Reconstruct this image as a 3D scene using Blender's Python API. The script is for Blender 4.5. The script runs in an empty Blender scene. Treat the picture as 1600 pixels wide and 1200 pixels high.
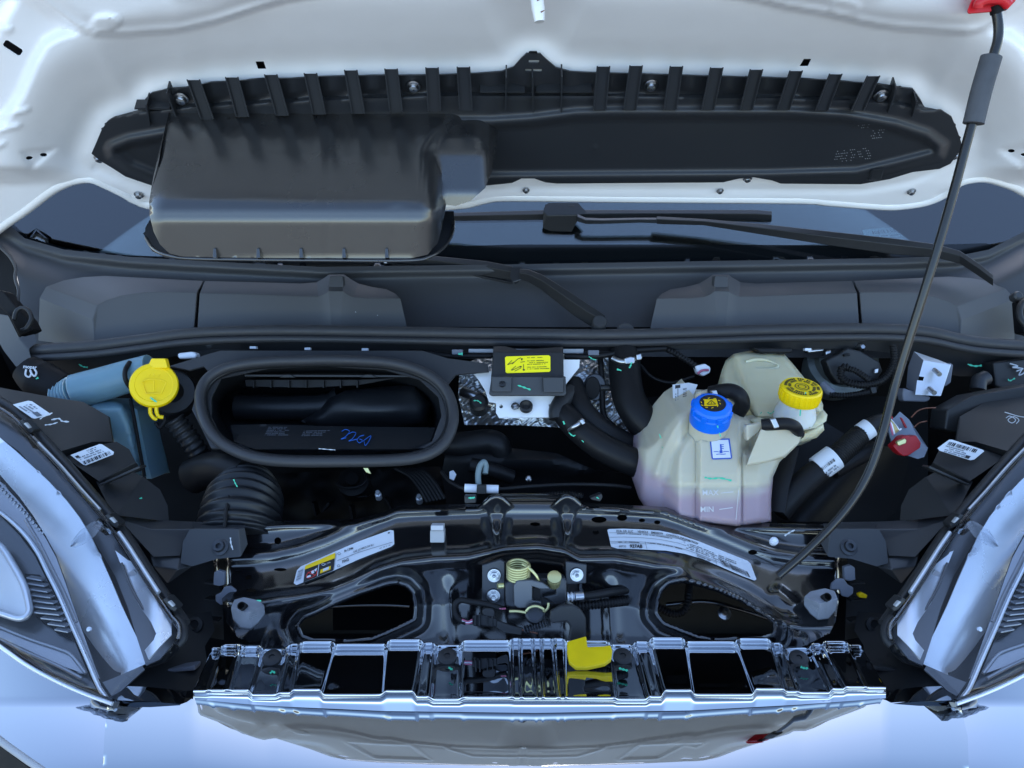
import bpy, bmesh, math, random
import numpy as np
from mathutils import Vector, Matrix
from mathutils.geometry import delaunay_2d_cdt
random.seed(3)
R = math.radians
scene = bpy.context.scene
COL = scene.collection

# ------------------------------------------------------------------ camera
CAM = Vector((0.0, -0.85, 1.75))
PITCH = R(30)
FPX = 1186.0                       # focal length in photograph pixels (1600 wide)
DV = Vector((0, math.cos(PITCH), -math.sin(PITCH)))
UV = Vector((0, math.sin(PITCH), math.cos(PITCH)))
RV = Vector((1, 0, 0))
cam = bpy.data.cameras.new("camera")
cam.sensor_fit = 'HORIZONTAL'
cam.angle = 2 * math.atan(800 / FPX)
cam.clip_start = 0.02
cam.clip_end = 2000
camo = bpy.data.objects.new("camera", cam)
camo.location = CAM
camo.rotation_euler = (R(90) - PITCH, 0, 0)
COL.objects.link(camo)
scene.camera = camo

# ------------------------------------------------------------------ sky, sun, exposure
SUN_EL, SUN_ROT = R(36), R(3)
world = bpy.data.worlds.new("World")
scene.world = world
world.use_nodes = True
wn = world.node_tree
wn.nodes.clear()
wo = wn.nodes.new('ShaderNodeOutputWorld')
wb = wn.nodes.new('ShaderNodeBackground')
ws = wn.nodes.new('ShaderNodeTexSky')
ws.sky_type = 'NISHITA'
ws.sun_disc = False
ws.sun_elevation = SUN_EL
ws.sun_rotation = SUN_ROT
ws.air_density = 1.0
ws.dust_density = 0.8
ws.ozone_density = 1.2
wb.inputs['Strength'].default_value = 0.15
wn.links.new(ws.outputs[0], wb.inputs['Color'])
wn.links.new(wb.outputs[0], wo.inputs['Surface'])
sl = bpy.data.lights.new("sun", 'SUN')
sl.energy = 3.0
sl.angle = R(0.5)
sl.color = (1.0, 0.95, 0.88)
so = bpy.data.objects.new("sun", sl)
sd = Vector((math.sin(SUN_ROT) * math.cos(SUN_EL), math.cos(SUN_ROT) * math.cos(SUN_EL), math.sin(SUN_EL)))
so.rotation_euler = sd.to_track_quat('Z', 'Y').to_euler()
so.location = sd * 30
COL.objects.link(so)
scene.view_settings.view_transform = 'Standard'
scene.view_settings.look = 'None'
scene.view_settings.exposure = 2.08
scene.view_settings.gamma = 1.0
scene.cycles.max_bounces = 10
scene.cycles.transmission_bounces = 8
scene.cycles.transparent_max_bounces = 12
scene.cycles.sample_clamp_indirect = 8

# ------------------------------------------------------------------ helpers: placing
def P(px, py, D):
    return CAM + D * (RV * ((px - 800) / FPX) + DV + UV * ((600 - py) / FPX))

def Pn(px, py, D):
    px = np.asarray(px, float); py = np.asarray(py, float); D = np.asarray(D, float)
    a = (600 - py) / FPX
    c, s = math.cos(PITCH), math.sin(PITCH)
    return np.stack([CAM.x + D * (px - 800) / FPX,
                     CAM.y + D * (c + s * a),
                     CAM.z + D * (-s + c * a)], -1)

def plane_D(p0, n):
    """view depth of the plane through p0 (y,z) with normal n (y,z), for a pixel row"""
    c, s = math.cos(PITCH), math.sin(PITCH)
    k = (p0[0] - CAM.y) * n[0] + (p0[1] - CAM.z) * n[1]
    def f(px, py):
        a = (600 - np.asarray(py, float)) / FPX
        return k / (n[0] * (c + s * a) + n[1] * (-s + c * a)) + 0 * np.asarray(px, float)
    return f

def IP(xs, ys):
    return lambda v: np.interp(v, xs, ys)

def rowD(ys, ds):
    return lambda px, py: np.interp(py, ys, ds) + 0 * np.asarray(px, float)

def ss(a, b, x):
    t = np.clip((np.asarray(x, float) - a) / (b - a), 0, 1)
    return t * t * (3 - 2 * t)

def cr(pts, n=6, closed=False):
    """Catmull-Rom through points of any dimension"""
    p = [np.array(q, float) for q in pts]
    N = len(p)
    out = []
    rng = range(N) if closed else range(N - 1)
    for i in rng:
        if closed:
            a, b, c, d = p[(i - 1) % N], p[i], p[(i + 1) % N], p[(i + 2) % N]
        else:
            b, c = p[i], p[i + 1]
            a = p[i - 1] if i > 0 else 2 * b - c
            d = p[i + 2] if i + 2 < N else 2 * c - b
        for k in range(n):
            t = k / n
            out.append(0.5 * ((2 * b) + (-a + c) * t + (2 * a - 5 * b + 4 * c - d) * t * t + (-a + 3 * b - 3 * c + d) * t ** 3))
    if not closed:
        out.append(p[-1])
    return out

def inside(px, py, poly):
    px = np.asarray(px, float); py = np.asarray(py, float)
    r = np.zeros(px.shape, bool)
    n = len(poly)
    for i in range(n):
        x1, y1 = poly[i][0], poly[i][1]
        x2, y2 = poly[(i + 1) % n][0], poly[(i + 1) % n][1]
        if y1 == y2: continue
        c = ((y1 > py) != (y2 > py)) & (px < (x2 - x1) * (py - y1) / (y2 - y1) + x1)
        r ^= c
    return r

def ldist(px, py, line, closed=False):
    px = np.asarray(px, float); py = np.asarray(py, float)
    best = np.full(px.shape, 1e9)
    n = len(line)
    for i in range(n if closed else n - 1):
        x1, y1 = line[i][0], line[i][1]
        x2, y2 = line[(i + 1) % n][0], line[(i + 1) % n][1]
        dx, dy = x2 - x1, y2 - y1
        L = dx * dx + dy * dy + 1e-12
        t = np.clip(((px - x1) * dx + (py - y1) * dy) / L, 0, 1)
        best = np.minimum(best, np.hypot(px - x1 - t * dx, py - y1 - t * dy))
    return best

def sdist(px, py, poly):
    """signed pixel distance to a closed outline, negative inside"""
    d = ldist(px, py, poly, True)
    return np.where(inside(px, py, poly), -d, d)

def mir(pts, c=1670):
    return [((c - q[0],) + tuple(q[1:])) for q in pts][::-1]

# ------------------------------------------------------------------ helpers: objects
def link(o, parent=None):
    COL.objects.link(o)
    if parent is not None:
        o.parent = parent
        o.matrix_parent_inverse = Matrix.Translation(-parent.location) if parent.parent is None and parent.type == 'EMPTY' else Matrix()
    return o

def mesh_obj(name, verts, faces, mat, parent=None, smooth=True, sharp=None):
    me = bpy.data.meshes.new(name)
    me.from_pydata([tuple(v) for v in verts], [], [tuple(f) for f in faces])
    me.update()
    if smooth:
        me.shade_smooth()
        if sharp is not None:
            me.set_sharp_from_angle(angle=R(sharp))
    if mat: me.materials.append(mat)
    return link(bpy.data.objects.new(name, me), parent)

def thing(name, label, cat, loc=(0, 0, 0), group=None):
    o = bpy.data.objects.new(name, None)
    o.location = loc
    o.empty_display_size = 0.02
    o['label'] = label; o['category'] = cat
    if group: o['group'] = group
    COL.objects.link(o)
    return o

def tag(o, label, cat=None, group=None, kind=None):
    o['label'] = label
    if cat: o['category'] = cat
    if group: o['group'] = group
    if kind: o['kind'] = kind
    return o

def lab(o, label):
    o['label'] = label
    return o

def dens(poly, sp, closed=True):
    out = []
    n = len(poly)
    for i in range(n if closed else n - 1):
        a = np.array(poly[i][:2], float); b = np.array(poly[(i + 1) % n][:2], float)
        k = max(1, int(math.ceil(np.hypot(*(b - a)) / sp)))
        for j in range(k):
            out.append(tuple(a + (b - a) * j / k))
    return out

def dsheet(name, outline, D, mat, parent=None, holes=(), sp=8, th=0.0, sm=0, er=None, skirt=None, sharp=None, thoff=-1):
    """a sheet of material whose front follows the depth function D over an outline; th gives it thickness, er=(px,m) rolls its edge away"""
    if not callable(D):
        d0 = D; D = lambda px, py: d0 + 0 * np.asarray(px, float)
    if sm: outline = [tuple(q) for q in cr(outline, sm, True)]
    loops = [dens(outline, sp)] + [dens(([tuple(q) for q in cr(h, sm, True)] if sm else h), sp) for h in holes]
    pts = []; edges = []
    for lp in loops:
        s = len(pts); n = len(lp)
        pts += lp
        edges += [(s + i, s + (i + 1) % n) for i in range(n)]
    nb = len(pts)
    xs = [q[0] for q in loops[0]]; ys = [q[1] for q in loops[0]]
    gx, gy = np.meshgrid(np.arange(min(xs) + sp * .5, max(xs), sp), np.arange(min(ys) + sp * .5, max(ys), sp))
    gx = gx.ravel(); gy = gy.ravel()
    k = inside(gx, gy, loops[0])
    for h in loops[1:]: k &= ~inside(gx, gy, h)
    gx = gx[k]; gy = gy[k]
    if len(gx):
        d = ldist(gx, gy, loops[0], True)
        for h in loops[1:]: d = np.minimum(d, ldist(gx, gy, h, True))
        k = d > sp * .45
        gx = gx[k]; gy = gy[k]
    allp = pts + list(zip(gx, gy))
    vo, eo, fo, *_ = delaunay_2d_cdt([Vector(q) for q in allp], edges, [], 0, 1e-5)
    V = np.array([(v.x, v.y) for v in vo])
    T = np.array([f for f in fo if len(f) == 3])
    c = V[T].mean(1)
    k = inside(c[:, 0], c[:, 1], loops[0])
    for h in loops[1:]: k &= ~inside(c[:, 0], c[:, 1], h)
    T = T[k]
    a, b, cc = V[T[:, 0]], V[T[:, 1]], V[T[:, 2]]
    cross = (b[:, 0] - a[:, 0]) * (cc[:, 1] - a[:, 1]) - (b[:, 1] - a[:, 1]) * (cc[:, 0] - a[:, 0])
    T[cross > 0] = T[cross > 0][:, ::-1]
    dd = D(V[:, 0], V[:, 1])
    if er:
        dist = ldist(V[:, 0], V[:, 1], loops[0], True)
        t = np.clip(1 - dist / er[0], 0, 1)
        dd = dd + er[1] * (1 - np.sqrt(np.clip(1 - t * t, 0, 1)))
    W = Pn(V[:, 0], V[:, 1], dd)
    used = np.unique(T)
    mp = -np.ones(len(V), int); mp[used] = np.arange(len(used))
    o = mesh_obj(name, W[used], mp[T], mat, parent, True, sharp)
    if skirt is not None:
        bm = bmesh.new(); bm.from_mesh(o.data)
        be = [e for e in bm.edges if e.is_boundary]
        r = bmesh.ops.extrude_edge_only(bm, edges=be)
        nv = [g for g in r['geom'] if isinstance(g, bmesh.types.BMVert)]
        for v in nv: v.co += Vector(skirt)
        bmesh.ops.recalc_face_normals(bm, faces=bm.faces)
        bm.to_mesh(o.data); bm.free()
        o.data.shade_smooth(); o.data.set_sharp_from_angle(angle=R(sharp or 40))
    if th:
        m = o.modifiers.new('thick', 'SOLIDIFY'); m.thickness = th; m.offset = thoff
        m = o.modifiers.new('crisp', 'EDGE_SPLIT'); m.split_angle = R(sharp or 50); m.use_edge_sharp = False
    return o

def bevel(o, w, seg=2, ang=20):
    m = o.modifiers.new('bevel', 'BEVEL'); m.width = w; m.segments = seg
    m.limit_method = 'ANGLE'; m.angle_limit = R(ang); m.harden_normals = True
    return o

def poly(name, pts, faces, mat, parent=None, bw=0.002, seg=2, sharp=22):
    """mesh from (px,py,D) points"""
    W = [P(*q) for q in pts]
    bm = bmesh.new()
    vs = [bm.verts.new(w) for w in W]
    for f in faces:
        try: bm.faces.new([vs[i] for i in f])
        except ValueError: pass
    bmesh.ops.recalc_face_normals(bm, faces=bm.faces)
    me = bpy.data.meshes.new(name); bm.to_mesh(me); bm.free()
    me.materials.append(mat)
    me.shade_smooth(); me.set_sharp_from_angle(angle=R(sharp))
    o = link(bpy.data.objects.new(name, me), parent)
    if bw: bevel(o, bw, seg)
    return o

def prism(name, outline, D, depth, mat, parent=None, bw=0.002, sm=0, holes=None, seg=2):
    """solid: outline at depth D (number or function), carried back by a world vector or a number along the view axis"""
    if sm: outline = [tuple(q) for q in cr(outline, sm, True)]
    Df = D if callable(D) else (lambda x, y: D)
    front = [P(q[0], q[1], float(Df(np.array(q[0]), np.array(q[1])))) for q in outline]
    v = Vector(depth) if not isinstance(depth, (int, float)) else DV * depth
    n = len(front)
    verts = front + [f + v for f in front]
    faces = [tuple(range(n)), tuple(range(2 * n - 1, n - 1, -1))] + [(i, i + n, (i + 1) % n + n, (i + 1) % n) for i in range(n)]
    bm = bmesh.new()
    vs = [bm.verts.new(w) for w in verts]
    for f in faces: bm.faces.new([vs[i] for i in f])
    bmesh.ops.recalc_face_normals(bm, faces=bm.faces)
    me = bpy.data.meshes.new(name); bm.to_mesh(me); bm.free()
    me.materials.append(mat); me.shade_smooth(); me.set_sharp_from_angle(angle=R(35))
    o = link(bpy.data.objects.new(name, me), parent)
    if bw: bevel(o, bw, seg)
    return o

def tube(name, pts, r, mat, parent=None, seg=12, n=8, corr=None, world=False, prof=None, closed=False, flat=1.0):
    """round bar or hose through (px,py,D) points; corr=(pitch m, depth) makes it corrugated"""
    W = [np.array(q if world else P(*q), float) for q in pts]
    C = np.array(cr(W, n, closed))
    if corr:
        L = np.concatenate([[0], np.cumsum(np.linalg.norm(np.diff(C, axis=0), axis=1))])
        m = max(8, int(L[-1] / corr[0] * 6))
        s = np.linspace(0, L[-1], m)
        C = np.stack([np.interp(s, L, C[:, i]) for i in range(3)], -1)
        rr = 1 + corr[1] * np.sign(np.sin(s / corr[0] * 2 * math.pi)) * np.abs(np.sin(s / corr[0] * 2 * math.pi)) ** .5
    else:
        rr = np.ones(len(C))
    if isinstance(r, (list, tuple)):
        rad = np.interp(np.linspace(0, 1, len(C)), np.linspace(0, 1, len(r)), r) * rr
    else:
        rad = r * rr
    N = len(C)
    if closed:
        tan = np.roll(C, -1, 0) - np.roll(C, 1, 0)
    else:
        tan = np.gradient(C, axis=0)
    tan /= np.linalg.norm(tan, axis=1)[:, None] + 1e-12
    ref = np.array([0, .5, .866]) if abs(tan[0] @ np.array([0, .5, .866])) < .9 else np.array([1., 0, 0])
    u = ref - tan[0] * (ref @ tan[0]); u /= np.linalg.norm(u)
    verts = []; faces = []
    for i in range(N):
        u = u - tan[i] * (u @ tan[i]); u /= np.linalg.norm(u)
        w = np.cross(tan[i], u)
        for k in range(seg):
            a = 2 * math.pi * k / seg
            verts.append(C[i] + rad[i] * (math.cos(a) * u * flat + math.sin(a) * w))
    M = N if closed else N - 1
    for i in range(M):
        j = (i + 1) % N
        for k in range(seg):
            faces.append((i * seg + k, i * seg + (k + 1) % seg, j * seg + (k + 1) % seg, j * seg + k))
    if not closed:
        faces.append(tuple(range(seg))[::-1]); faces.append(tuple((N - 1) * seg + k for k in range(seg)))
    o = mesh_obj(name, verts, faces, mat, parent, True, 60)
    return o

def frame(axis):
    a = Vector(axis).normalized()
    q = Vector((0, 0, 1)).rotation_difference(a)
    return q.to_matrix().to_4x4()

_LM = {}
def lathe(name, loc, axis, prof, mat, parent=None, seg=24, sharp=35, key=None, scale=1.0):
    """turned solid; profile of (radius, height); shares mesh when key is given"""
    if key and key in _LM:
        me = _LM[key]
    else:
        verts = []; faces = []; rings = []
        for r, h in prof:
            if r <= 1e-9:
                rings.append([len(verts)]); verts.append((0, 0, h))
            else:
                rings.append(list(range(len(verts), len(verts) + seg)))
                verts += [(r * math.cos(2 * math.pi * k / seg), r * math.sin(2 * math.pi * k / seg), h) for k in range(seg)]
        for a, b in zip(rings, rings[1:]):
            if len(a) == 1 and len(b) == 1: continue
            for k in range(seg):
                k2 = (k + 1) % seg
                if len(a) == 1: faces.append((a[0], b[k2], b[k]))
                elif len(b) == 1: faces.append((a[k], a[k2], b[0]))
                else: faces.append((a[k], a[k2], b[k2], b[k]))
        bm = bmesh.new()
        vs = [bm.verts.new(v) for v in verts]
        for f in faces: bm.faces.new([vs[i] for i in f])
        bmesh.ops.recalc_face_normals(bm, faces=bm.faces)
        me = bpy.data.meshes.new(name); bm.to_mesh(me); bm.free()
        me.materials.append(mat); me.shade_smooth(); me.set_sharp_from_angle(angle=R(sharp))
        if key: _LM[key] = me
    o = bpy.data.objects.new(name, me)
    link(o, parent)
    o.matrix_basis = Matrix.Translation(Vector(loc)) @ frame(axis) @ Matrix.Scale(scale, 4)
    return o

def hexbolt(name, px, py, D, axis, r, mat, parent, stud=True):
    """washer, hexagon nut and stud in one turned mesh, shared by all of a size"""
    key = ('hex', mat.name, stud)
    if key not in _LM:
        bm = bmesh.new()
        def ring(rr, h, n): return [bm.verts.new((rr * math.cos(2 * math.pi * k / n), rr * math.sin(2 * math.pi * k / n), h)) for k in range(n)]
        def cyl(r1, r2, h1, h2, n):
            a = ring(r1, h1, n); b = ring(r2, h2, n)
            for k in range(n): bm.faces.new((a[k], a[(k + 1) % n], b[(k + 1) % n], b[k]))
            bm.faces.new(b)
        cyl(1, .96, 0, .18, 24); cyl(.8, .76, .18, .3, 24); cyl(.62, .62, .3, .8, 6)
        if stud: cyl(.32, .28, .8, 1.55, 14); cyl(.2, .16, 1.55, 1.8, 10)
        else: cyl(.5, .3, .8, .9, 18)
        bmesh.ops.recalc_face_normals(bm, faces=bm.faces)
        me = bpy.data.meshes.new(name); bm.to_mesh(me); bm.free(); me.materials.append(mat)
        me.shade_smooth(); me.set_sharp_from_angle(angle=R(30))
        _LM[key] = me
    o = bpy.data.objects.new(name, _LM[key])
    link(o, parent)
    o.matrix_basis = Matrix.Translation(P(px, py, D)) @ frame(axis) @ Matrix.Scale(r, 4)
    return o

def screw(name, px, py, D, axis, r, mat, parent):
    """pan head screw on a washer with a cross recess"""
    key = ('pan', mat.name)
    if key not in _LM:
        bm = bmesh.new()
        def ring(rr, h, n=20): return [bm.verts.new((rr * math.cos(2 * math.pi * k / n), rr * math.sin(2 * math.pi * k / n), h)) for k in range(n)]
        prof = [(1, 0), (1, .15), (.92, .22), (.78, .24), (.76, .5), (.62, .72), (.4, .8), (.2, .82)]
        rs = [ring(*q) for q in prof]
        for a, b in zip(rs, rs[1:]):
            for k in range(20): bm.faces.new((a[k], a[(k + 1) % 20], b[(k + 1) % 20], b[k]))
        c = ring(.16, .55)
        for k in range(20): bm.faces.new((rs[-1][k], rs[-1][(k + 1) % 20], c[(k + 1) % 20], c[k]))
        bm.faces.new(c)
        bmesh.ops.recalc_face_normals(bm, faces=bm.faces)
        me = bpy.data.meshes.new(name); bm.to_mesh(me); bm.free(); me.materials.append(mat)
        me.shade_smooth(); me.set_sharp_from_angle(angle=R(35))
        _LM[key] = me
    o = bpy.data.objects.new(name, _LM[key])
    link(o, parent)
    o.matrix_basis = Matrix.Translation(P(px, py, D)) @ frame(axis) @ Matrix.Scale(r, 4)
    return o

def text(parent, s, x, y, size, D, mat, dx=(1, 0), up=None, name='lettering', bold=0.0):
    """flat printed lettering lying on the surface D; dx is the baseline direction in pixels"""
    cu = bpy.data.curves.new(name, 'FONT'); cu.body = s; cu.size = 1.0; cu.offset = bold; cu.resolution_u = 3
    t = bpy.data.objects.new(name, cu); COL.objects.link(t)
    dg = bpy.context.evaluated_depsgraph_get()
    me = bpy.data.meshes.new_from_object(t.evaluated_get(dg))
    bpy.data.objects.remove(t); bpy.data.curves.remove(cu)
    n = len(me.vertices)
    co = np.zeros(n * 3); me.vertices.foreach_get('co', co); co = co.reshape(-1, 3)
    dx = np.array(dx, float); dx /= np.linalg.norm(dx)
    upv = np.array(up if up is not None else (dx[1], -dx[0]), float)
    px = x + size * (co[:, 0] * dx[0] + co[:, 1] * upv[0])
    py = y + size * (co[:, 0] * dx[1] + co[:, 1] * upv[1])
    Df = D if callable(D) else (lambda a, b: D + 0 * a)
    W = Pn(px, py, Df(px, py))
    me.vertices.foreach_set('co', W.ravel()); me.update()
    me.materials.clear(); me.materials.append(mat)
    me.name = name
    return link(bpy.data.objects.new(name, me), parent)

def quads(name, qs, D, mat, parent):
    """printed bars: list of four-corner pixel quads in one mesh"""
    Df = D if callable(D) else (lambda a, b: D + 0 * a)
    v = []; f = []
    for q in qs:
        s = len(v)
        a = np.array(q, float)
        v += list(Pn(a[:, 0], a[:, 1], Df(a[:, 0], a[:, 1])))
        f.append((s, s + 1, s + 2, s + 3))
    return mesh_obj(name, v, f, mat, parent, False)

def barcode(parent, c0, c1, c2, D, mat, n=22, name='barcode'):
    """bars between corner c0, along c0->c1, with height c0->c2"""
    rnd = random.Random(int(c0[0] * 7 + c0[1]))
    a = np.array(c0, float); e = np.array(c1, float) - a; h = np.array(c2, float) - a
    qs = []; t = 0
    cuts = [rnd.choice([1, 1, 2, 3]) for _ in range(n * 2)]
    tot = sum(cuts)
    for i, w in enumerate(cuts):
        if i % 2 == 0:
            p = a + e * (t / tot); q = a + e * ((t + w) / tot)
            qs.append([p, q, q + h, p + h])
        t += w
    return quads(name, qs, D, mat, parent)

def bars(parent, lines, D, mat, name='print_lines', w=1.0):
    """fine printed lines, each ((x0,y0),(x1,y1))"""
    qs = []
    for (x0, y0), (x1, y1) in lines:
        d = np.array((x1 - x0, y1 - y0), float); L = np.hypot(*d) + 1e-9
        nrm = np.array((-d[1], d[0])) / L * w * .5
        a = np.array((x0, y0)); b = np.array((x1, y1))
        qs.append([a - nrm, b - nrm, b + nrm, a + nrm])
    return quads(name, qs, D, mat, parent)

def tinyprint(parent, c0, c1, rows, pitch, D, mat, seed=1, cw=1.6, name='small_print', fill=.82):
    """rows of tiny illegible printing: short dashes set like words"""
    rnd = random.Random(seed)
    a = np.array(c0, float); e = np.array(c1, float) - a
    L = np.hypot(*e); u = e / L; v = np.array(pitch, float)
    qs = []
    for r in range(rows):
        t = 0; end = L * rnd.uniform(fill - .15, fill + .15)
        hh = v * .5
        while t < end:
            w = rnd.choice([.6, .8, 1.1]) * cw
            if rnd.random() < .8:
                p = a + v * r + u * t
                qs.append([p, p + u * w * .75, p + u * w * .75 + hh, p + hh])
            t += w
    return quads(name, qs, D, mat, parent)

def blur(f, r):
    """soften a depth function over r pixels, the way pressed metal and mouldings have no knife edges"""
    ks = [(0, 0, 2.0)] + [(q * r * math.cos(a), q * r * math.sin(a), w) for q, w in ((.5, 1.0), (1.0, .6)) for a in np.arange(0, 6.28, math.pi / 4)]
    tot = sum(k[2] for k in ks)
    return lambda x, y: sum(w * f(np.asarray(x, float) + a, np.asarray(y, float) + b) for a, b, w in ks) / tot

def off(D, d):
    return lambda px, py: (D(px, py) if callable(D) else D) - d

def mark(parent, pts, D, mat, r=1.4, name='paint_mark'):
    """a dab of marker paint drawn along pixel points on the surface D"""
    c = cr(pts, 5) if len(pts) > 2 else [np.array(q, float) for q in pts]
    left = []; right = []
    for i, q in enumerate(c):
        t = (c[min(i + 1, len(c) - 1)] - c[max(i - 1, 0)]); t = t / (np.hypot(*t) + 1e-9)
        w = r * (0.75 + 0.35 * math.sin(i * 1.7 + pts[0][0]))
        left.append(q + np.array((-t[1], t[0])) * w); right.append(q - np.array((-t[1], t[0])) * w)
    Df = D if callable(D) else (lambda a, b: D + 0 * a)
    a = np.array(left + right[::-1])
    W = Pn(a[:, 0], a[:, 1], Df(a[:, 0], a[:, 1]) - .0012)
    n = len(left)
    faces = [(i, i + 1, 2 * n - 2 - i, 2 * n - 1 - i) for i in range(n - 1)]
    return mesh_obj(name, W, faces, mat, parent, False)

# ------------------------------------------------------------------ materials
def mk(name, col, rough=.5, metal=0.0, coat=0.0, coatr=.05, coatior=1.5, spec=.5, bump=None, trans=0.0, ior=1.45, var=None, sss=0, rvar=None, sheen=0):
    m = bpy.data.materials.new(name); m.use_nodes = True
    nt = m.node_tree; b = nt.nodes['Principled BSDF']
    b.inputs['Base Color'].default_value = (*col, 1)
    b.inputs['Roughness'].default_value = rough
    b.inputs['Metallic'].default_value = metal
    b.inputs['Coat Weight'].default_value = coat
    b.inputs['Coat Roughness'].default_value = coatr
    b.inputs['Coat IOR'].default_value = coatior
    b.inputs['Specular IOR Level'].default_value = spec
    b.inputs['Transmission Weight'].default_value = trans
    b.inputs['IOR'].default_value = ior
    if sss:
        b.inputs['Subsurface Weight'].default_value = 1.0
        b.inputs['Subsurface Radius'].default_value = (1, .8, .6)
        b.inputs['Subsurface Scale'].default_value = sss
    tc = nt.nodes.new('ShaderNodeTexCoord')
    if bump:
        for i, (sc, st) in enumerate(bump if isinstance(bump, list) else [bump]):
            n = nt.nodes.new('ShaderNodeTexNoise'); n.inputs['Scale'].default_value = sc; n.inputs['Detail'].default_value = 3
            nt.links.new(tc.outputs['Object'], n.inputs['Vector'])
            bp = nt.nodes.new('ShaderNodeBump'); bp.inputs['Strength'].default_value = st; bp.inputs['Distance'].default_value = .35 / sc
            nt.links.new(n.outputs['Fac'], bp.inputs['Height'])
            if b.inputs['Normal'].is_linked:
                nt.links.new(b.inputs['Normal'].links[0].from_socket, bp.inputs['Normal'])
            nt.links.new(bp.outputs['Normal'], b.inputs['Normal'])
    if var:
        sc, lo, hi = var
        n = nt.nodes.new('ShaderNodeTexNoise'); n.inputs['Scale'].default_value = sc; n.inputs['Detail'].default_value = 6
        nt.links.new(tc.outputs['Object'], n.inputs['Vector'])
        rp = nt.nodes.new('ShaderNodeMapRange'); rp.inputs['From Min'].default_value = .3; rp.inputs['From Max'].default_value = .7
        rp.inputs['To Min'].default_value = lo; rp.inputs['To Max'].default_value = hi
        nt.links.new(n.outputs['Fac'], rp.inputs['Value'])
        mx = nt.nodes.new('ShaderNodeMix'); mx.data_type = 'RGBA'; mx.blend_type = 'MULTIPLY'; mx.inputs['Factor'].default_value = 1
        mx.inputs['A'].default_value = (*col, 1)
        nt.links.new(rp.outputs['Result'], mx.inputs['B'])
        nt.links.new(mx.outputs['Result'], b.inputs['Base Color'])
    if rvar:
        sc, lo, hi = rvar
        n = nt.nodes.new('ShaderNodeTexNoise'); n.inputs['Scale'].default_value = sc; n.inputs['Detail'].default_value = 5
        nt.links.new(tc.outputs['Object'], n.inputs['Vector'])
        rp = nt.nodes.new('ShaderNodeMapRange'); rp.inputs['From Min'].default_value = .3; rp.inputs['From Max'].default_value = .7
        rp.inputs['To Min'].default_value = lo; rp.inputs['To Max'].default_value = hi
        nt.links.new(n.outputs['Fac'], rp.inputs['Value'])
        nt.links.new(rp.outputs['Result'], b.inputs['Roughness'])
    return m

def speckle(m, scale=260, dens_=.06, col=(.35, .36, .38)):
    """scattered pale dust specks on a dark surface"""
    nt = m.node_tree; b = nt.nodes['Principled BSDF']
    tc = nt.nodes.new('ShaderNodeTexCoord')
    v = nt.nodes.new('ShaderNodeTexVoronoi'); v.inputs['Scale'].default_value = scale
    nt.links.new(tc.outputs['Object'], v.inputs['Vector'])
    n = nt.nodes.new('ShaderNodeTexNoise'); n.inputs['Scale'].default_value = 14; n.inputs['Detail'].default_value = 3
    nt.links.new(tc.outputs['Object'], n.inputs['Vector'])
    th = nt.nodes.new('ShaderNodeMath'); th.operation = 'MULTIPLY'; th.inputs[1].default_value = dens_ * 3
    p = nt.nodes.new('ShaderNodeMath'); p.operation = 'POWER'; p.inputs[1].default_value = 3
    nt.links.new(n.outputs['Fac'], p.inputs[0]); nt.links.new(p.outputs[0], th.inputs[0])
    lt = nt.nodes.new('ShaderNodeMath'); lt.operation = 'LESS_THAN'
    nt.links.new(v.outputs['Distance'], lt.inputs[0]); nt.links.new(th.outputs[0], lt.inputs[1])
    mx = nt.nodes.new('ShaderNodeMix'); mx.data_type = 'RGBA'
    nt.links.new(lt.outputs[0], mx.inputs['Factor'])
    if b.inputs['Base Color'].is_linked: nt.links.new(b.inputs['Base Color'].links[0].from_socket, mx.inputs['A'])
    else: mx.inputs['A'].default_value = b.inputs['Base Color'].default_value
    mx.inputs['B'].default_value = (*col, 1)
    nt.links.new(mx.outputs['Result'], b.inputs['Base Color'])
    return m

def clear_mat(name, tint=(1, 1, 1), rough=.02, ior=1.5, mixlo=0.0):
    """thin clear pane: see-through with a fresnel reflection"""
    m = bpy.data.materials.new(name); m.use_nodes = True
    nt = m.node_tree; nt.nodes.clear()
    o = nt.nodes.new('ShaderNodeOutputMaterial'); mx = nt.nodes.new('ShaderNodeMixShader')
    t = nt.nodes.new('ShaderNodeBsdfTransparent'); t.inputs['Color'].default_value = (*tint, 1)
    g = nt.nodes.new('ShaderNodeBsdfGlossy'); g.inputs['Roughness'].default_value = rough
    f = nt.nodes.new('ShaderNodeFresnel'); f.inputs['IOR'].default_value = ior
    a = nt.nodes.new('ShaderNodeMath'); a.operation = 'ADD'; a.inputs[1].default_value = mixlo; a.use_clamp = True
    nt.links.new(f.outputs[0], a.inputs[0]); nt.links.new(a.outputs[0], mx.inputs[0])
    nt.links.new(t.outputs[0], mx.inputs[1]); nt.links.new(g.outputs[0], mx.inputs[2]); nt.links.new(mx.outputs[0], o.inputs[0])
    return m

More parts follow.
